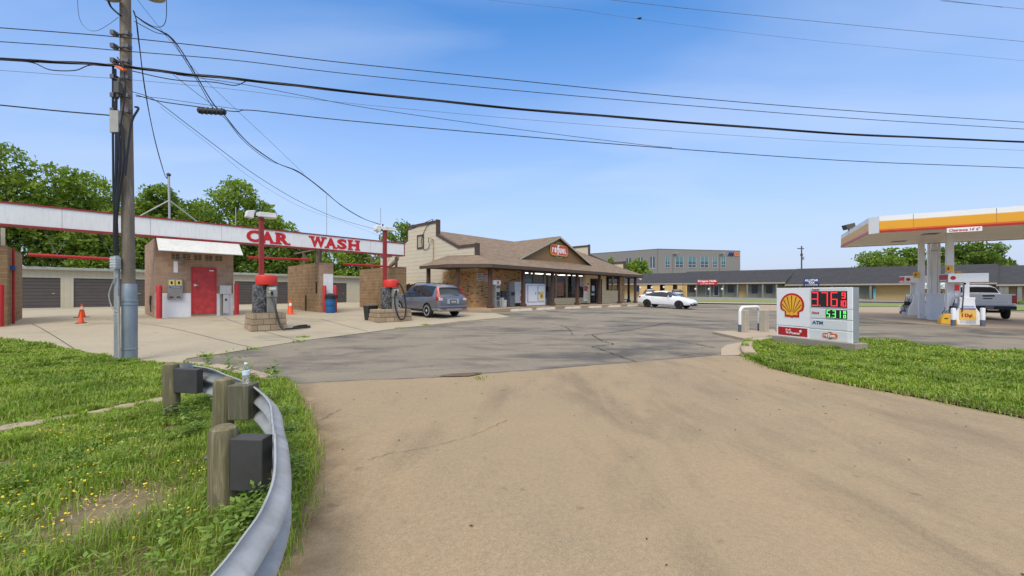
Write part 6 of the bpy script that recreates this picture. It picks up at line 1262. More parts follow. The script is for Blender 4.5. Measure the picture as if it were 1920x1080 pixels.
text('V-Power', .1, M_LW, 'lettering', rp, (SM * .52, -.012, zc - .035), (1, 0, 0), (0, 0, 1), fit=(SM * .44, .075), offset=.02); text('Shell', .1, M_LW, 'lettering', rp, (SM * .37, -.012, zc + .045), (1, 0, 0), (0, 0, 1), fit=(SM * .15, .05), offset=.01)
mb = B(); mb.lathe([(.022, -.013), (.034, -.013), (.034, -.0105), (.022, -.0105)], (SM * .74, 0, zc + .03), 16, 'Y'); mb.build('ring_mark', M_LW, rp)
M_LR = pm('lettering_red', (.45, .02, .025), .4); M_LB = pm('lettering_blue', (.02, .10, .26), .4)
o, z0, z1 = rows[0]; text('Regular', .1, M_LR, 'lettering', o, (SM + .16, -.011, z1 - .055), (1, 0, 0), (0, 0, 1), fit=(.19, .055), offset=.012)
LEDR, LEDG = em('red_led', (.9, .03, .035), .62), em('green_led', (.12, .85, .14), .55); M_LEDB = pm('led_black', (.025, .022, .022), .45, 0, .3, 30)
dx0, dx1, dz0, dz1 = SM + .045, WID - .105, z0 + .03, z1 - .095; s = B().box(dx0, dx1, -.016, -.009, dz0, dz1).build('led_display', M_LEDB, o); mb = B(); hh = (dz1 - dz0) * .86; zz = dz0 + (dz1 - dz0) * .07; wd = dx1 - dx0
for ch, f in (('3', .025), ('7', .30), ('6', .565)): seg7(mb, ch, dx0 + wd * f, zz, wd * .18, hh, -.016, wd * .025)
mb.box(dx0 + wd * .245, dx0 + wd * .27, -.02, -.016, zz, zz + .02); seg7(mb, '9', dx0 + wd * .86, zz + hh * .56, wd * .10, hh * .42, -.016, wd * .026); seg7(mb, '1', dx0 + wd * .80, zz + hh * .0, wd * .065, hh * .42, -.016, wd * .026); seg7(mb, '0', dx0 + wd * .885, zz, wd * .09, hh * .42, -.016, wd * .024); mb.build('led_digits', LEDR, s)
o, z0, z1 = rows[1]; text('Diesel', .1, M_LR, 'lettering', o, (SM + .15, -.011, (z0 + z1) / 2 + .02), (1, 0, 0), (0, 0, 1), fit=(.17, .055), offset=.012)
dx0, dz0, dz1 = SM + .40, z0 + .025, z1 - .02; s = B().box(dx0, dx1, -.016, -.009, dz0, dz1).build('led_display', M_LEDB, o); mb = B(); hh = (dz1 - dz0) * .84; zz = dz0 + (dz1 - dz0) * .08; wd = dx1 - dx0
for ch, f in (('5', .05), ('3', .33), ('1', .56)): seg7(mb, ch, dx0 + wd * f, zz, wd * .15, hh, -.016, wd * .034)
mb.box(dx0 + wd * .255, dx0 + wd * .285, -.02, -.016, zz, zz + .016); seg7(mb, '9', dx0 + wd * .83, zz + hh * .56, wd * .12, hh * .42, -.016, wd * .034); seg7(mb, '0', dx0 + wd * .83, zz, wd * .12, hh * .42, -.016, wd * .034); mb.build('led_digits', LEDG, s)
o, z0, z1 = rows[2]; text('ATM', .1, M_LB, 'lettering', o, (SM + .20, -.011, (z0 + z1) / 2 + .035), (1, 0, 0), (0, 0, 1), fit=(.26, .085), offset=.025)
o, z0, z1 = rows[3]; emblem(o, (SM + .50, -.011, (z0 + z1) / 2), (1, 0, 0), (0, 0, 1), (0, -1, 0), .13)

# barrier hoop and the two concrete posts beside it
a, b2 = G(1387.5, 627), G(1423.5, 624); d_ = (b2 - a); d_.z = 0; wl = d_.length
hp = thing('barrier_hoop', 'white steel hoop barrier with grey feet on the concrete pad', 'barrier', (a.x, a.y, gz(a.x, a.y) + .08), math.atan2(d_.y, d_.x)); hh = .86; rr = .055; rc_ = .2
arc = [(0, 0, .26), (0, 0, hh - rc_)] + [(rc_ - rc_ * math.cos(t), 0, hh - rc_ + rc_ * math.sin(t)) for t in np.linspace(.3, math.pi / 2, 6)] + [(wl - rc_ + rc_ * math.sin(t), 0, hh - rc_ + rc_ * math.cos(t)) for t in np.linspace(0, math.pi / 2 - .3, 6)] + [(wl, 0, hh - rc_), (wl, 0, .26)]
B().tube(arc, rr, 14).build('hoop', M_WHITE, hp, smooth=True)
for x in (0, wl): B().cyl((x, 0, -.05), (x, 0, .265), rr + .002, n=14).build('foot', pm('grey_foot', (.09, .11, .14), .5), hp, smooth=True)
M_CPOST = pavemat('post_concrete', (.46, .40, .30), (.38, .34, .27), (.16, .14, .10), 5, (1.5, 1.5), 0, (.5, .72), .1)
for px, pyb, Yo, lab in ((1398, 628, 0, 'square concrete post standing behind the white hoop barrier'), (1435.5, 627, 0, 'stained square concrete post between the hoop barrier and the price sign')):
    p = G(px, pyb) + Vector((.03, .13, 0)); t = thing('concrete_post', lab, 'concrete post', (p.x, p.y, gz(p.x, p.y) + .05), R(-62)); hgt = .80
    B().box(-.115, .115, -.115, .115, -.1, hgt).build('post', M_CPOST, t, bevel=.02)

# ------------------------------------------------------------------ fuel canopy and pumps
E1 = Vector((.511, .859, 0)); E2 = Vector((.859, -.511, 0)); C0 = Vector((17.3, 19.2, 0)); CRZ = math.atan2(E2.y, E2.x)
cn_ = thing('fuel_canopy', 'white fuel station canopy with an orange and red band on square columns', 'canopy', C0, CRZ)
CU, CT, CL, CD, CH = 4.42, 5.22, 17.0, 7.04, .32
M_CW = pm('canopy_white', (.82, .81, .78), .4, 0, .04, 1); M_CA = pm('canopy_amber', (.78, .36, .02), .35, 0, .03, 1); M_CO = pm('canopy_orange', (.66, .13, .02), .35); M_CR = pm('canopy_red', (.38, .025, .012), .35); M_CCR = pm('canopy_cream', (.80, .62, .36), .4)
outl = [(CH, 0), (CL, 0), (CL, CD), (0, CD), (0, CH)]
M_DECK = linesmat('canopy_soffit', (.84, .76, .62), .4, 0, .8, .05, .5, .06, 0, .2)
B().prism([(CH + .03, .03), (CL - .03, .03), (CL - .03, CD - .03), (.03, CD - .03), (.03, CH + .03)], (0, 0, CU + .03), (1, 0, 0), (0, 1, 0), (0, 0, CT - CU - .15)).build('deck', M_DECK, cn_)
def fband(name, z0, z1, mat, g, faces=(0, 1, 2, 3, 4)):
    mb = B()
    for i in faces:
        (x0, y0), (x1, y1) = outl[i], outl[(i + 1) % 5]; d = Vector((x1 - x0, y1 - y0, 0)).normalized(); n = Vector((d.y, -d.x, 0)); o = n * g; q = n * -.03
        mb.hexa([(x0 + q.x, y0 + q.y, z0), (x1 + q.x, y1 + q.y, z0), (x1 + o.x, y1 + o.y, z0), (x0 + o.x, y0 + o.y, z0), (x0 + q.x, y0 + q.y, z1), (x1 + q.x, y1 + q.y, z1), (x1 + o.x, y1 + o.y, z1), (x0 + o.x, y0 + o.y, z1)])
    return mb.build(name, mat, cn_)
fband('fascia', CU, CT, M_CW, .012); fband('cream_line', CT - .255, CT - .222, M_CCR, .018, (0, 2, 3)); fband('amber_band', CT - .63, CT - .257, M_CA, .020, (0, 2, 3)); fband('orange_band', CT - .70, CT - .632, M_CO, .024, (0, 2, 3)); fband('red_band', CU + .004, CT - .702, M_CR, .034, (0, 2, 3))
mb = B()
for i in range(6): x = 1.5 + i * 2.6; mb.box(x - .006, x + .006, -.0215, -.0, CT - .625, CT - .01)
mb.build('fascia_seams', M_SEAM, cn_)
lc = lambda w: ((w - C0).dot(E2), (w - C0).dot(E1))
for px, Y, w in ((1780.5, 19.6, .25), (1727.5, 22.3, .235), (1751, 23.2, .20)):
    p = GX(px, Y); x, y = lc(p); zz = p.z - .2; c_ = B().box(x - w / 2, x + w / 2, y - w / 2, y + w / 2, zz, CU + .04).build('column', M_CW, cn_, bevel=.015)
    if px == 1751: B().box(x - w / 2 - .16, x - w / 2 - .06, y - .1, y + .1, zz, CU + .03).box(x + w / 2 + .05, x + w / 2 + .15, y - .1, y + .1, zz, CU + .03).build('column_pipe', M_CW, c_); B().box(x - w / 2 - .01, x + w / 2 + .01, y - w / 2 - .01, y + w / 2 + .01, 4.0, 4.03).build('column_collar', M_SF, c_)
for x, y in ((2.6, 1.9), (2.2, 5.0), (7.0, 1.9), (7.2, 5.0), (11.5, 2.0)): B().box(x - .25, x + .25, y - .25, y + .25, CU + .0, CU + .035).box(x - .3, x + .3, y - .3, y + .3, CU + .025, CU + .034).build('canopy_light', pm('lamp_lens', (.16, .14, .11), .3), cn_)
cs = B().box(0, 1.08, -.07, -.04, -.20, .0).build('clearance_sign', M_SW, cn_); x, y = lc(P(1776, 434, 17.8)); cs.location = (x, 0, CU + .03); text('Clearance 14\' 6"', .2, M_LR, 'lettering', cs, (.54, -.075, -.10), (1, 0, 0), (0, 0, 1), fit=(.95, .12), offset=.012)
fl_ = thing('floodlight', 'dark floodlight on top of the left end of the canopy', 'floodlight', C0 + E1 * 4.8 + Vector((0, 0, CT)), CRZ + R(200)); mb = B(); mb.hexa([(-.26, -.2, .12), (.2, -.2, .02), (.2, .2, .02), (-.26, .2, .12), (-.2, -.2, .42), (.3, -.2, .3), (.3, .2, .3), (-.2, .2, .42)]); mb.build('lamp', pm('flood_dark', (.07, .06, .045), .5), fl_, bevel=.03); B().cyl((0, 0, -.02), (0, 0, .12), .04, n=8).build('stem', M_BLK, fl_)
x, y = lc(P(1757, 400, 20.5)); tv = thing('roof_vent', 'small capped vent pipe on the canopy roof', 'vent', C0 + E2 * x + E1 * y + Vector((0, 0, CT - .1)), CRZ); B().cyl((0, 0, -.1), (0, 0, .45), .05, n=8).build('pipe', M_BLKP, tv); B().lathe([(.12, .45), (.13, .5), (.02, .54)], n=10).build('cap', M_BLKP, tv)
# dispensers: waisted white bodies with a valance board overhead
M_DW = pm('dispenser_white', (.85, .845, .82), .4, 0, .04, 2, dirt=.06); M_DG = pm('dispenser_grey', (.46, .47, .48), .45, 0, .06, 3); M_DY = pm('shell_yellow', (.86, .46, .045)); M_DR = M_SR
def dispenser(px, Y, lab, poster):
    p = GX(px, Y); t = thing('fuel_dispenser', lab, 'fuel pump', p, CRZ, 'fuel dispensers under the canopy')
    prof = [(-.46, 0), (.46, 0), (.46, .35), (.38, .62), (.27, .82), (.24, 1.15), (.27, 1.3), (-.27, 1.3), (-.24, 1.15), (-.27, .82), (-.38, .62), (-.46, .35)]
    for y0 in (-.62, .50): B().prism(prof, (0, y0, .0), (1, 0, 0), (0, 0, 1), (0, .12, 0)).build('end_panel', M_DW, t, bevel=.02)
    body = B().prism([(a * .93, z) for a, z in prof], (0, -.5, 0), (1, 0, 0), (0, 0, 1), (0, 1.0, 0)).build('cabinet', M_DG, t)
    for s in (-1, 1):
        B().box(s * .275 - .05, s * .275 + .05, -.36, .36, 1.0, 1.28).build('screen_panel', M_DW, body, bevel=.01); mb = B()
        for k in range(3): y = -.3 + k * .3; mb.box(s * .36 - .06, s * .36 + .06, y - .05, y + .05, .62, .86); mb.tube(smoothline([(s * .42, y, .7), (s * .56, y + .04, .5), (s * .5, y + .1, .2), (s * .45, y + .1, .5), (s * .3, y, 1.28)], 5), .015, 5)
        mb.build('nozzles', M_BLK, body); B().box(s * .42 - .012, s * .42 + .012, -.3, .3, .54, .62).build('grade_buttons', pm('button_mix', (.55, .30, .10), .4, 0, .6, 30), body)
    for y in (-.45, .45): B().box(-.10, .10, y - .06, y + .06, 1.3, 2.02).build('mast', M_DW, t, bevel=.01)
    v = B().box(-.62, .72, -.52, .52, 2.02, 2.44).build('valance', M_DW, t, bevel=.015); B().box(-.628, -.61, -.5, .5, 2.06, 2.40).build('red_panel', M_DR, v); B().box(-.634, -.626, -.4, .4, 2.1, 2.15).build('panel_print', M_LW, v)
    mb = B(); mb.lathe([(.09, -.53), (.09, -.522)], (-.45, 0, 2.23), 14, 'Y'); mb.build('emblem_disc', M_DY, v); mb = B(); mb.lathe([(.075, -.5335), (.095, -.5335), (.095, -.531), (.075, -.531)], (-.45, 0, 2.23), 14, 'Y'); mb.build('emblem_ring', M_DR, v)
    if poster:
        y = -.622; B().box(-.28, .28, y - .008, y, .22, .70).build('poster', pm('poster_yellow', (.80, .52, .10), .45, 0, .12, 4), t); text("10¢", .3, M_LR, 'lettering', t, (-.02, y - .009, .43), (1, 0, 0), (0, 0, 1), fit=(.36, .22), offset=.03)
        B().box(-.26, .26, y - .007, y, .705, .80).build('poster_strip', pm('poster_purple', (.30, .20, .35), .5, 0, .5, 20), t); B().box(-.26, .26, y - .007, y, .08, .2).build('poster_foot', pm('poster_pale', (.55, .55, .58), .5, 0, .3, 14), t); B().box(-.18, .22, y - .006, y, .83, .9).build('poster_mark', pm('poster_blue', (.35, .40, .55), .5, 0, .5, 20), t)
        mb = B(); mb.tube(smoothline([(-.12, y - .02, 2.0), (-.14, y - .03, 1.5), (-.17, y - .04, 1.0), (-.2, y - .05, .6)], 5), .018, 6); mb.sphere((-.1, y - .02, 1.95), .05, 8, 6); mb.build('air_hose', M_BLK, t)
        for z0, z1, mm in ((1.62, 1.9, M_DR), (1.34, 1.58, pm('grey_sticker', (.45, .45, .47), .5, 0, .4, 20))): B().box(-.40, -.24, -.512, -.50, z0, z1).build('mast_notice', mm, t)
    return t
dispenser(1803, 19.3, 'near fuel dispenser with a yellow 10 cent poster on its white end', True)
dispenser(1716, 24.8, 'farther fuel dispenser at the left end of the pump island', False)
p = GX(1752, 26.6); t = thing('merchandise_cabinet', 'wide white cabinet between the two fuel dispensers', 'cabinet', p, CRZ); bd = B().box(-.55, .55, -.32, .32, 0, 1.0).build('cabinet', M_DW, t, bevel=.02); B().box(-.58, .58, -.34, .34, 1.0, 1.16).build('cream_top', pm('cream_lid', (.66, .60, .40), .5, 0, .1, 8), t, bevel=.02)
mb = B(); mb.box(-.45, .40, -.335, -.318, .62, .74); mb.build('grille_strip', pm('strip_tan', (.36, .34, .28), .5, 0, .4, 25), bd); mb = B(); mb.box(.2, .22, -.33, -.315, .1, .6); mb.box(-.5, .5, -.328, -.318, .38, .395); mb.box(-.3, -.15, -.33, -.318, .18, .26); mb.build('seams', M_SEAM, bd)
p = GX(1779, 20.15); t = thing('tall_cabinet', 'tall pale cabinet just behind the near dispenser', 'cabinet', p + E1 * 1.4 - E2 * .1, CRZ); B().box(-.28, .28, -.3, .3, 0, 1.42).build('cabinet', pm('cabinet_pale', (.74, .75, .74), .45, 0, .06, 3), t, bevel=.02); B().box(-.3, .3, -.32, .32, 1.42, 1.47).build('lid', M_DW, t)
p = GX(1776, 19.15); t = thing('waste_bin', 'rounded yellow bin at the foot of the near dispenser', 'bin', p, CRZ); mb = B(); mb.prism([(.30 * math.cos(R(a)) * (1 if abs(math.cos(R(a))) < 2 else 1), .52 * max(0, math.sin(R(a)))) for a in range(0, 181, 12)], (0, -.22, .0), (1, 0, 0), (0, 0, 1), (0, .44, 0)); mb.build('shell', pm('bin_yellow', (.74, .40, .03), .45, 0, .08, 4), t, bevel=.04, smooth=True); B().box(-.16, -.04, -.227, -.218, .26, .31).build('label', M_BLK, t)
M_BG = pm('bollard_grey', (.10, .125, .16), .5, 0, .1)
def gbollard(px, py, hgt, lab):
    p = G(px, py); t = thing('bollard', lab, 'bollard', p, 0, 'white and grey bollards around the pumps'); k = hgt / .86; r = .085 * min(1, k + .1)
    B().lathe([(r + .002, -.1), (r + .002, .30 * k)], n=16).build('grey_foot', M_BG, t, smooth=True); B().lathe([(r, .29 * k), (r, .82 * k), (r * .8, .85 * k), (.01, .86 * k)], n=16).build('post', M_WHITE, t, smooth=True)
gbollard(1787.5, 611.5, .84, 'white bollard in front of the yellow bin by the near dispenser'); gbollard(1842.5, 612.3, .86, 'white bollard to the right of the near dispenser, before the pickup'); gbollard(1689, 588.5, .55, 'small far white bollard alone at the left of the pumps'); gbollard(1723.5, 588.5, .5, 'white bollard under the left canopy column')
for px, Y, z, lab in ((1780, 19.37, 2.72, 'yellow sign box on the near canopy column, facing the road'), (1795, 19.75, 2.47, 'yellow sign box on the right side of the near canopy column'), (1718.5, 22.2, 2.55, 'yellow sign box on the left side of the far canopy column')):
    p = P(px, 500, Y); t = thing('pump_number_box', lab, 'sign', (p.x, p.y, z - .16), CRZ); B().box(-.11, .11, -.08, .12, 0, .33).build('box', M_DY, t, bevel=.012); B().box(-.09, -.03, -.084, -.078, .1, .24).build('mark', M_RIB, t)

# ------------------------------------------------------------------ shops across the lot
M0 = Vector((34, 77, .72)); MD = Vector((.866, -.5, 0)); MRZ = math.atan2(MD.y, MD.x)
def tM(px, d=0.0): o = M0 + Vector((.5, .866, 0)) * d; r = (px - CX) / F; return (r * o.y - o.x) / (MD.x - r * MD.y)
def zM(py, px, d=0.0): return H - (py - HZ) / F * (M0.y + MD.y * tM(px, d) + .866 * d)
M_MROOF = brickmat('charcoal_shingle', (.055, .055, .06), (.038, .038, .043), (.025, .025, .028), .5, .16, .012, .4, .5, .95, 2.0); M_MGREEN = linesmat('sage_panel', (.235, .235, .165), 1.2, 0, .8, .02, .7, .08, 0, .1); M_MYEL = pm('ochre_wall', (.60, .40, .15), .75, 0, .08, 1.0); M_MTAN = pm('pale_ochre', (.50, .37, .19), .75, 0, .08, 1); M_MEAVE = pm('eave_tan', (.36, .31, .24), .7, 0, .06); M_MWIN = pm('shop_glass_dark', (.03, .035, .04), .12, 0, .3, 2); M_MFR = pm('shop_frame_white', (.55, .56, .55), .5)
M_MPIL = pm('grey_pillar', (.20, .19, .155), .7, 0, .1)
def wing(label, x0, x1, eave, ridge, wallm, hipL=0, hipR=0, wd=1.6, base=-1.2):
    t = thing('shop_building', label, 'shop building', M0 + MD * x0, MRZ); Lx = x1 - x0; ez = eave - M0.z; rz2 = ridge - M0.z
    B().box(0, Lx, wd, 11, base, ez + .05).build('wall', wallm, t); B().box(-.02, Lx + .02, -.08, wd + .1, ez - .05, ez).build('soffit', pm('mall_soffit', (.22, .20, .16), .8), t)
    B().box(-.04, Lx + .04, -.12, .0, ez - .06, ez + .22).build('eave_fascia', M_MEAVE, t); mb = B(); h0, h1 = hipL * 5.5, hipR * 5.5
    mb.add([(-.1, -.15, ez + .2), (Lx + .1, -.15, ez + .2), (Lx - h1, 5.8, rz2), (h0, 5.8, rz2), (Lx + .1, 12, ez + .2), (-.1, 12, ez + .2)], [(0, 1, 2, 3), (3, 2, 4, 5), (1, 4, 2), (0, 3, 5)]); mb.build('roof', M_MROOF, t)
    return t, x0
def mrect(t, x0, px0, px1, py0, py1, name, mat, wd=1.6, fr=None, out_=.04, parent=None):
    a, b_ = tM(px0, wd) - x0, tM(px1, wd) - x0; pm_ = (px0 + px1) / 2; z0, z1 = zM(py1, pm_, wd) - M0.z, zM(py0, pm_, wd) - M0.z
    o = B().box(a, b_, wd - out_, wd - .005, z0, z1).build(name, mat, parent or t)
    if fr: f = .1; mb = B(); mb.box(a - f, a, wd - out_ - .02, wd - .004, z0 - f, z1 + f); mb.box(b_, b_ + f, wd - out_ - .02, wd - .004, z0 - f, z1 + f); mb.box(a, b_, wd - out_ - .018, wd - .004, z1, z1 + f); mb.box(a, b_, wd - out_ - .018, wd - .004, z0 - f, z0); mb.build('frame', fr, o)
    return o
def globe(t, x0, px, py, wd=.1): z = zM(py, px, wd) - M0.z; x = tM(px, wd) - x0; mb = B(); mb.sphere((x, wd, z), .2, 10, 8, 1, 1, 1.15); g = mb.build('globe_lamp', pm('globe_white', (.78, .77, .72), .4), t, smooth=True); B().cyl((x, wd, z + .2), (x, wd, 2.62), .03, n=6).build('stem', M_BLK, g)
def pillar(t, x0, px, mat, w=.28, top=2.6): x = tM(px, .15) - x0; B().box(x - w, x + w, .05, .35, -1.2, top).build('pillar', mat, t)
t, x0 = wing('left wing of the dark-roofed shops, with pale yellow walls behind parked cars', tM(1130), tM(1281), 3.30, 5.75, M_MYEL)
for a, b_, c_, d_, nm, mm, f in ((1193.5, 1200.5, 536.5, 547, 'window', pm('poster_blue_dark', (.06, .10, .22), .4), M_MFR), (1213.5, 1221, 534.5, 556, 'door', M_MWIN, M_MFR), (1237, 1245, 534.5, 556, 'door', M_MWIN, M_MFR), (1258, 1267.5, 533.5, 546, 'window', pm('poster_blue_dark', (.06, .10, .22), .4), None), (1160, 1170, 535, 556, 'door', M_MWIN, M_MFR)): mrect(t, x0, a, b_, c_, d_, nm, mm, 1.6, f)
for px in (1206, 1230, 1254, 1278): pillar(t, x0, px, M_MYEL, .75, 2.55)
for px, py in ((1200.5, 539.5), (1222, 539), (1244.5, 538.5)): globe(t, x0, px, py)
t, x0 = wing('middle wing of the dark-roofed shops, sage green with a red nail salon sign', tM(1281), tM(1472), 3.26, 5.95, M_MGREEN, 0, -(tM(1494, 5.8) - tM(1472)) / 5.5)
for a, b_, c_, d_, nm, mm, f in ((1293.5, 1303, 535.5, 548, 'window', pm('poster_maroon', (.10, .045, .045), .4, 0, .3, 3), None), (1324, 1332, 535, 554, 'door', pm('door_pane', (.16, .17, .15), .3), M_MFR), (1339, 1347, 536, 554, 'door', M_MWIN, M_MFR), (1365, 1376, 534.5, 548.5, 'window', M_MWIN, None), (1409.5, 1421, 534.5, 550, 'window', M_MWIN, None), (1436.5, 1448.5, 534.5, 550, 'window', M_MWIN, None), (1386, 1398, 534, 557.5, 'yellow_panel', M_MYEL, None)): mrect(t, x0, a, b_, c_, d_, nm, mm, 1.6, f)
for px in (1284, 1306, 1331.5, 1356, 1383, 1401, 1430, 1456): pillar(t, x0, px, M_MPIL if px != 1284 else M_MYEL, .13 if px != 1284 else .4)
for px, py in ((1304, 542), (1329, 542), (1354, 542)): globe(t, x0, px, py)
a, b_ = tM(1307, -.2) - x0, tM(1345, -.2) - x0; z0, z1 = zM(534, 1326, -.2) - M0.z, zM(524, 1326, -.2) - M0.z; sg = B().box(a, b_, -.26, -.14, z0, z1).build('shop_sign', pm('sign_red', (.42, .035, .035), .45), t); text('Dragon Nails', .4, M_LW, 'lettering', sg, ((a + b_) / 2, -.265, z0 + (z1 - z0) * .66), (1, 0, 0), (0, 0, 1), fit=((b_ - a) * .9, (z1 - z0) * .45), offset=.035); text('512-339-8678', .3, M_LW, 'lettering', sg, ((a + b_) / 2, -.265, z0 + (z1 - z0) * .22), (1, 0, 0), (0, 0, 1), fit=((b_ - a) * .66, (z1 - z0) * .2), offset=.02)
mrect(t, x0, 1382, 1384.5, 548.5, 558, 'planter', M_BLK, .4, None, .3)
t, x0 = wing('right wing of the dark-roofed shops, long ochre wall seen behind the pumps', tM(1472), tM(1868), 2.86, 6.0, M_MYEL, (tM(1494, 5.8) - tM(1472)) / 5.5, (tM(1868) - tM(1872, 5.8)) / 5.5)
mrect(t, x0, 1474, 1641, 530, 566, 'recess_wall', M_MGREEN, 1.6); mrect(t, x0, 1637, 1642, 541, 560, 'teal_sign', pm('teal_sign', (.20, .50, .52), .5, 0, .2, 5), 1.2, None, .1)
for px in (1500, 1560, 1632): pillar(t, x0, px, M_MPIL, .14, 2.1)
mrect(t, x0, 1606, 1642, 560.5, 566, 'ochre_plinth', M_MYEL, 1.2, None, .1)
a, b_ = tM(1507, -.2) - x0, tM(1536, -.2) - x0; z0, z1 = zM(536, 1521, -.2) - M0.z, zM(522, 1521, -.2) - M0.z; sg = B().box(a, b_, -.26, -.14, z0, z1).build('shop_sign', pm('sign_navy', (.03, .05, .14), .45), t)
for tx, zz, hh_, ww_ in (('ALLSTAR', .75, .30, .88), ('TAX', .42, .28, .42), ('512-339-0929', .12, .14, .8)): text(tx, .4, M_LW, 'lettering', sg, ((a + b_) / 2, -.265, z0 + (z1 - z0) * zz), (1, 0, 0), (0, 0, 1), fit=((b_ - a) * ww_, (z1 - z0) * hh_), offset=.03)
a, b_ = tM(1734, -.2) - x0, tM(1776, -.2) - x0; z0, z1 = zM(541, 1750, -.2) - M0.z, zM(524, 1750, -.2) - M0.z; sg = B().box(a, b_, -.26, -.14, z0, z1).build('shop_sign', M_SW, t); text('INSURANCE', .4, pm('lettering_green', (.03, .22, .10), .5), 'lettering', sg, ((a + b_) / 2, -.265, z0 + (z1 - z0) * .25), (1, 0, 0), (0, 0, 1), fit=((b_ - a) * .94, (z1 - z0) * .36), offset=.02)
for px, py in ((1569, 507), (1650, 510.5), (1812, 508)): x = tM(px, 3.2) - x0; mb = B(); mb.box(x - .12, x + .12, 3.0, 3.25, 3.45, 3.78); mb.build('roof_vent', M_MFR, t)
t, x0 = wing('far right wing of the dark-roofed shops, tan walls between grey pillars', tM(1868), tM(2080), 2.60, 5.7, M_MTAN)
for px in (1877, 1886, 1911, 1935): pillar(t, x0, px, M_MPIL, .22, 1.9)

# ------------------------------------------------------------------ grey office block behind the shops
A0 = Vector((.367 * 125, 125, 0)); AD = Vector((29.2, 5.9, 0)).normalized(); AZ = 15.35
ab = thing('office_block', 'grey concrete office block rising behind the shops, blue and orange sign', 'office building', A0, math.atan2(AD.y, AD.x))
AN = Vector((-AD.y, AD.x, 0)); AL = Vector((-16.2, 13.6, 0)); lx, ly = AL.dot(AD), AL.dot(AN)
M_CONC = linesmat('tilt_panel', (.215, .205, .18), 7.4, 0, .7, .008, .8, .07, 0, .1)
W2 = 29.8; mb = B(); mb.prism([(0, 0), (W2, 0), (W2, 30), (lx * 2, ly * 2 + 25), (lx * 2.2, ly * 2.2)], (0, 0, -1), (1, 0, 0), (0, 1, 0), (0, 0, AZ + 1)); mb.build('wall', M_CONC, ab)
mb = B(); mb.box(-.05, W2 + .05, -.06, .3, AZ - .02, AZ + .12); dl = Vector((lx, ly, 0)).normalized(); nl = Vector((dl.y, -dl.x, 0)) * -.06
mb.hexa([(nl.x, nl.y, AZ - .01), (lx * 2.2 + nl.x, ly * 2.2 + nl.y, AZ - .01), (lx * 2.2, ly * 2.2 + .5, AZ - .01), (.5, .5, AZ - .01), (nl.x, nl.y, AZ + .11), (lx * 2.2 + nl.x, ly * 2.2 + nl.y, AZ + .11), (lx * 2.2, ly * 2.2 + .5, AZ + .11), (.5, .5, AZ + .11)]); mb.build('coping', pm('coping', (.13, .125, .115), .7), ab)
M_TEAL = pm('teal_glass', (.09, .22, .245), .12, .2, .25, .3); M_TEALD = pm('teal_glass_low', (.06, .095, .105), .15, .1, .2, .3); M_WFR = pm('window_frame_pale', (.40, .42, .42), .5)
def tAm(px): r = (px - CX) / F; return (r * A0.y - A0.x) / (AD.x - r * AD.y)
def zA_(py, px): return H - (py - HZ) / F * (A0.y + AD.y * tAm(px))
for a, b_, nm_ in ((1247.5, 1255.5, 2), (1266.8, 1280.5, 2), (1290.5, 1304.5, 2), (1313.5, 1327.8, 2), (1336.5, 1344, 2), (1352.5, 1359.8, 2)):
    x0, x1 = tAm(a), tAm(b_); z0, z1 = zA_(500.8, a), zA_(481.5, a); w = B().box(x0, x1, -.03, .02, z0 + (z1 - z0) * .5, z1).build('window', M_TEAL, ab); B().box(x0, x1, -.028, .02, z0, z0 + (z1 - z0) * .5).build('lower_pane', M_TEALD, w)
    mb = B(); f = .12; mb.box(x0 - f, x0, -.06, .02, z0 - f, z1); mb.box(x1, x1 + f, -.06, .02, z0 - f, z1); mb.box((x0 + x1) / 2 - f / 2, (x0 + x1) / 2 + f / 2, -.058, .02, z0, z1); mb.box(x0, x1, -.056, .02, z0 + (z1 - z0) * .24, z0 + (z1 - z0) * .24 + f); mb.box(x0 - f, x1 + f, -.1, .02, z0 - f * 2, z0 - f); mb.build('frame', M_WFR, w)
nz = Vector((dl.y, -dl.x, 0)) * -1
for a, b_ in ((1219.5, 1227.5), (1197.5, 1204.8), (1174.5, 1183)):
    def tl(px): r = (px - CX) / F; g = AL.normalized(); return (r * A0.y - A0.x) / (g.x - r * g.y)
    s0, s1 = sorted((tl(a), tl(b_))); z0, z1 = zA_(502, 1238), zA_(481, 1238); q = []
    def lw(name, s0, s1, z0, z1, o, mat, par): p0, p1 = dl * s0, dl * s1; k = nz * o; kk = nz * -.05; return B().hexa([(p0.x + kk.x, p0.y + kk.y, z0), (p1.x + kk.x, p1.y + kk.y, z0), (p1.x + k.x, p1.y + k.y, z0), (p0.x + k.x, p0.y + k.y, z0), (p0.x + kk.x, p0.y + kk.y, z1), (p1.x + kk.x, p1.y + kk.y, z1), (p1.x + k.x, p1.y + k.y, z1), (p0.x + k.x, p0.y + k.y, z1)]).build(name, mat, par)
    w = lw('window', s0, s1, z0, z1, .03, M_TEALD, ab); sm_ = (s0 + s1) / 2; lw('frame', sm_ - .1, sm_ + .1, z0, z1, .06, M_WFR, w); lw('sill', s0 - .1, s1 + .1, z0 - .25, z0, .1, M_WFR, w)
for px in (1262, 1349.5): x = tAm(px); z = zA_(475.5, px); mb = B(); mb.box(x - .15, x + .15, -.5, 0, z - .2, z + .2); mb.box(x + .1, x + 1.1, -.9, -.3, z + .05, z + .3); g = mb.build('wall_lamp', M_GREY, ab); B().box(x - .12, x - .02, -.1, -.004, 2, z - .2).build('downpipe', pm('pipe_grey', (.15, .145, .13), .6), ab)
x0, x1, x2 = tAm(1364), tAm(1375.6), tAm(1387); z0, z1 = zA_(480.5, 1375), zA_(473, 1375); zm = (z0 + z1) / 2
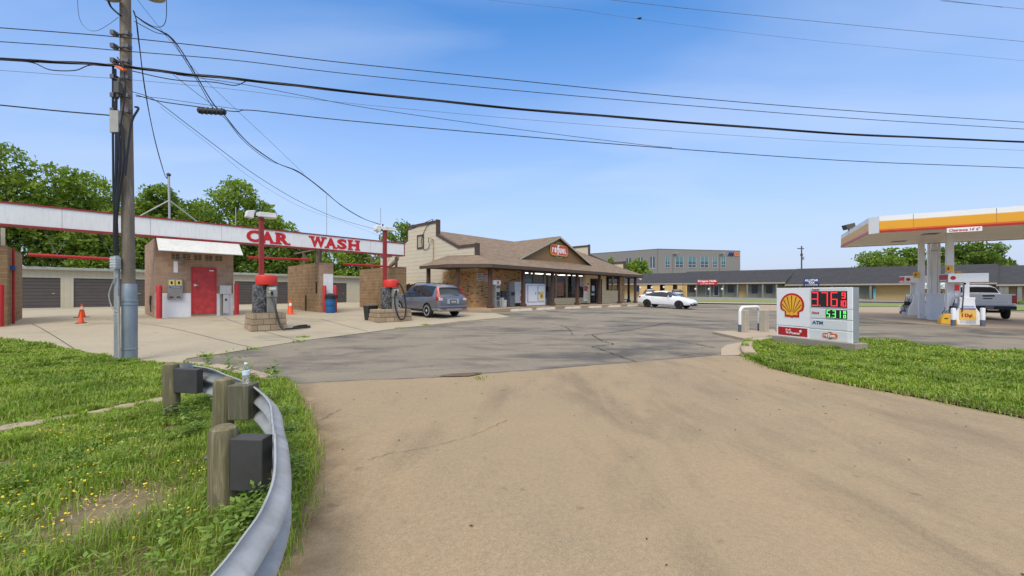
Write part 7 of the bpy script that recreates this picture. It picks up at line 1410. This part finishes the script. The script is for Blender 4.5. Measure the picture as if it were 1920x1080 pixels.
text('AM', 1, pm('sign_deep_blue', (.02, .03, .12), .4), 'lettering', ab, ((x0 + x1) / 2, -.01, zm), (1, 0, 0), (0, 0, 1), fit=(x1 - x0, z1 - z0), offset=.06, extrude=.08, shear=.15); text('CO', 1, pm('sign_orange', (.75, .20, .03), .4), 'lettering', ab, ((x1 + x2) / 2, -.01, zm), (1, 0, 0), (0, 0, 1), fit=(x2 - x1 - .3, z1 - z0), offset=.06, extrude=.08)

# ------------------------------------------------------------------ trees
M_BARK = woodmat('bark', (.075, .058, .042), (.13, .105, .08), 1.0, .95)
GREENS = [leafmat('leaves_mid', [(.09, .155, .02), (.155, .25, .03), (.22, .33, .045), (.29, .39, .07)], .42), leafmat('leaves_deep', [(.065, .12, .016), (.115, .19, .025), (.165, .25, .035), (.22, .31, .06)], .4), leafmat('leaves_bright', [(.11, .19, .02), (.185, .29, .03), (.255, .37, .045), (.33, .44, .08)], .45)]
TB = 'trees behind the storage building'
def tree(name, label, px, Y, top, halfw, gi, n, leaf, group=None, sparse=0.0, low=.22, seed=0, cat='tree'):
    rg = np.random.default_rng(seed + 100); p = GX(px, Y); Ht = H - (top - HZ) / F * Y - p.z; rw_ = halfw / F * Y
    t = thing(name, label, cat, p, 0, group); cz = Ht * (1 + low) / 2; rz__ = Ht * (1 - low) / 2
    # lobes arranged around the crown, each fed by a limb
    nl = 11 if n > 3000 else 7; lob = []
    for i in range(nl):
        a = 2.4 * i + rg.uniform(-.4, .4); f = (i + .5) / nl; zz = -.75 + 1.6 * f; rr = math.sqrt(max(.05, 1 - zz * zz * .8)) * rg.uniform(.45, .72); k = rg.uniform(.34, .5) * (1 - .25 * max(0, zz))
        lob.append((rr * math.cos(a) * rw_, rr * math.sin(a) * rw_ * .8, cz + zz * rz__ * .82, k * rw_ * 1.05, k * rz__ * .75))
    lob.append((0, 0, cz + rz__ * .6, .4 * rw_, .4 * rz__)); lob.append((0, 0, cz - rz__ * .1, .55 * rw_, .6 * rz__))
    if n:
        mb = MB(); tr_ = .035 * Ht * .55; mb.tube([(0, 0, -.3), (.03 * rw_, 0, Ht * .2), (-.03 * rw_, .02 * rw_, cz), (0, 0, cz + rz__ * .55)], [tr_ * 1.3, tr_, tr_ * .6, tr_ * .12], 9)
        for x, y, z, a, b_ in lob: z0 = max(Ht * .18, z - rz__ * rg.uniform(.5, .9)); mb.tube([(0, 0, z0), (x * .45, y * .45, z0 + (z - z0) * .6), (x, y, z), (x * 1.25, y * 1.25, z + b_ * .5)], [tr_ * .45, tr_ * .3, tr_ * .15, tr_ * .04], 6)
        mb.build('trunk', M_BARK, t, smooth=True)
    P_ = []; per = n // len(lob)
    for x, y, z, a, b_ in lob:
        d = rg.normal(size=(per, 3)); d /= np.linalg.norm(d, axis=1)[:, None]; r = rg.uniform(.25, 1.0, per) ** .45 * rg.uniform(.86, 1.16, per)
        q = d * r[:, None] * np.array([a, a * .9, b_]) + np.array([x, y, z]); nz_ = fnoise(q[:, :2] + q[:, 2:3] * .7 + seed, .16 * rw_ + .25, seed + 5); P_.append(q[nz_ > .26 + sparse])
    q = np.concatenate(P_); m_ = len(q); s = leaf * 1.08 * rg.uniform(.45, 1.5, m_); a = rg.normal(size=(m_, 3)); a /= np.linalg.norm(a, axis=1)[:, None]; b_ = np.cross(a, rg.normal(size=(m_, 3))); b_ /= np.linalg.norm(b_, axis=1)[:, None]; c = np.cross(a, b_)
    v = np.stack([q + a * s[:, None], q + b_ * s[:, None] * .48 + c * s[:, None] * .22, q - a * s[:, None] * .9, q - b_ * s[:, None] * .48 + c * s[:, None] * .15], 1).reshape(-1, 3)
    cr = rawmesh('crown', v, np.arange(len(v)).reshape(-1, 4), GREENS[gi]); cr.parent = t; del cr['kind']; return t
tree('broadleaf_tree', 'tall dark tree at the far left edge, highest crown over the car wash', -8, 36, 262, 135, 0, 12000, .20, TB, .14, .3, 1)
tree('broadleaf_tree', 'broad bright green tree left of the utility pole, above the blank fascia', 168, 41, 326, 105, 2, 14000, .19, TB, .04, .18, 2)
tree('broadleaf_tree', 'rounded tree between the utility pole and the roof mast', 300, 43, 343, 85, 0, 11000, .20, TB, 0, .18, 3)
tree('broadleaf_tree', 'tall bright tree just above the red word CAR', 440, 45, 334, 82, 2, 12000, .18, TB, .10, .15, 4)
tree('broadleaf_tree', 'lower tree sloping down right of the left light post', 505, 46, 392, 60, 2, 8000, .19, TB, .02, .12, 5)
tree('broadleaf_tree', 'low tree filling the middle wash bay behind the steel posts', 575, 48, 441, 70, 0, 9000, .18, TB, 0, .08, 6)
tree('broadleaf_tree', 'low tree filling the right wash bay beside the store gable', 668, 50, 452, 70, 2, 9000, .18, TB, 0, .08, 7)
tree('broadleaf_tree', 'thin leafy tree rising between the fascia end and the store gable', 752, 52, 413, 52, 0, 6000, .18, TB, .08, .2, 8)
tree('broadleaf_tree', 'dark low tree under the fascia in the left wash bay', 100, 38, 372, 100, 1, 11000, .19, TB, 0, .06, 9)
tree('broadleaf_tree', 'dark low tree behind the utility pole, under the fascia', 235, 39, 385, 95, 0, 10000, .19, TB, 0, .06, 10)
tree('broadleaf_tree', 'dark low tree behind the office and its awning', 370, 42, 385, 95, 1, 9000, .19, TB, 0, .06, 11)
tree('broadleaf_tree', 'dense tree behind the middle pier of the car wash', 480, 44, 425, 80, 1, 9000, .18, TB, 0, .05, 12)
tree('broadleaf_tree', 'wide tree showing above the shops left of the canopy columns', 1672, 82, 464, 66, 0, 9000, .30, 'trees behind the shops', .0, .15, 13)
tree('broadleaf_tree', 'large dark tree behind the near canopy column', 1815, 80, 452, 72, 1, 10000, .30, 'trees behind the shops', .0, .15, 14)
tree('broadleaf_tree', 'small treetop beyond the shop roof at the right', 1885, 92, 489, 18, 0, 1600, .3, 'trees behind the shops', .08, .3, 15)
tree('broadleaf_tree', 'round green tree in front of the grey office block', 1192, 96, 486, 29, 2, 5200, .26, 'trees before the grey block', 0, .1, 16)
tree('broadleaf_tree', 'small green treetop behind the right parapet of the store', 1146, 98, 482, 15, 2, 2600, .26, 'trees before the grey block', 0, .1, 17)
tree('bush', 'clipped green bush at the right edge before the tan shops', 1913, 49, 566, 13, 2, 2600, .11, None, -.1, .0, 18, 'bush')
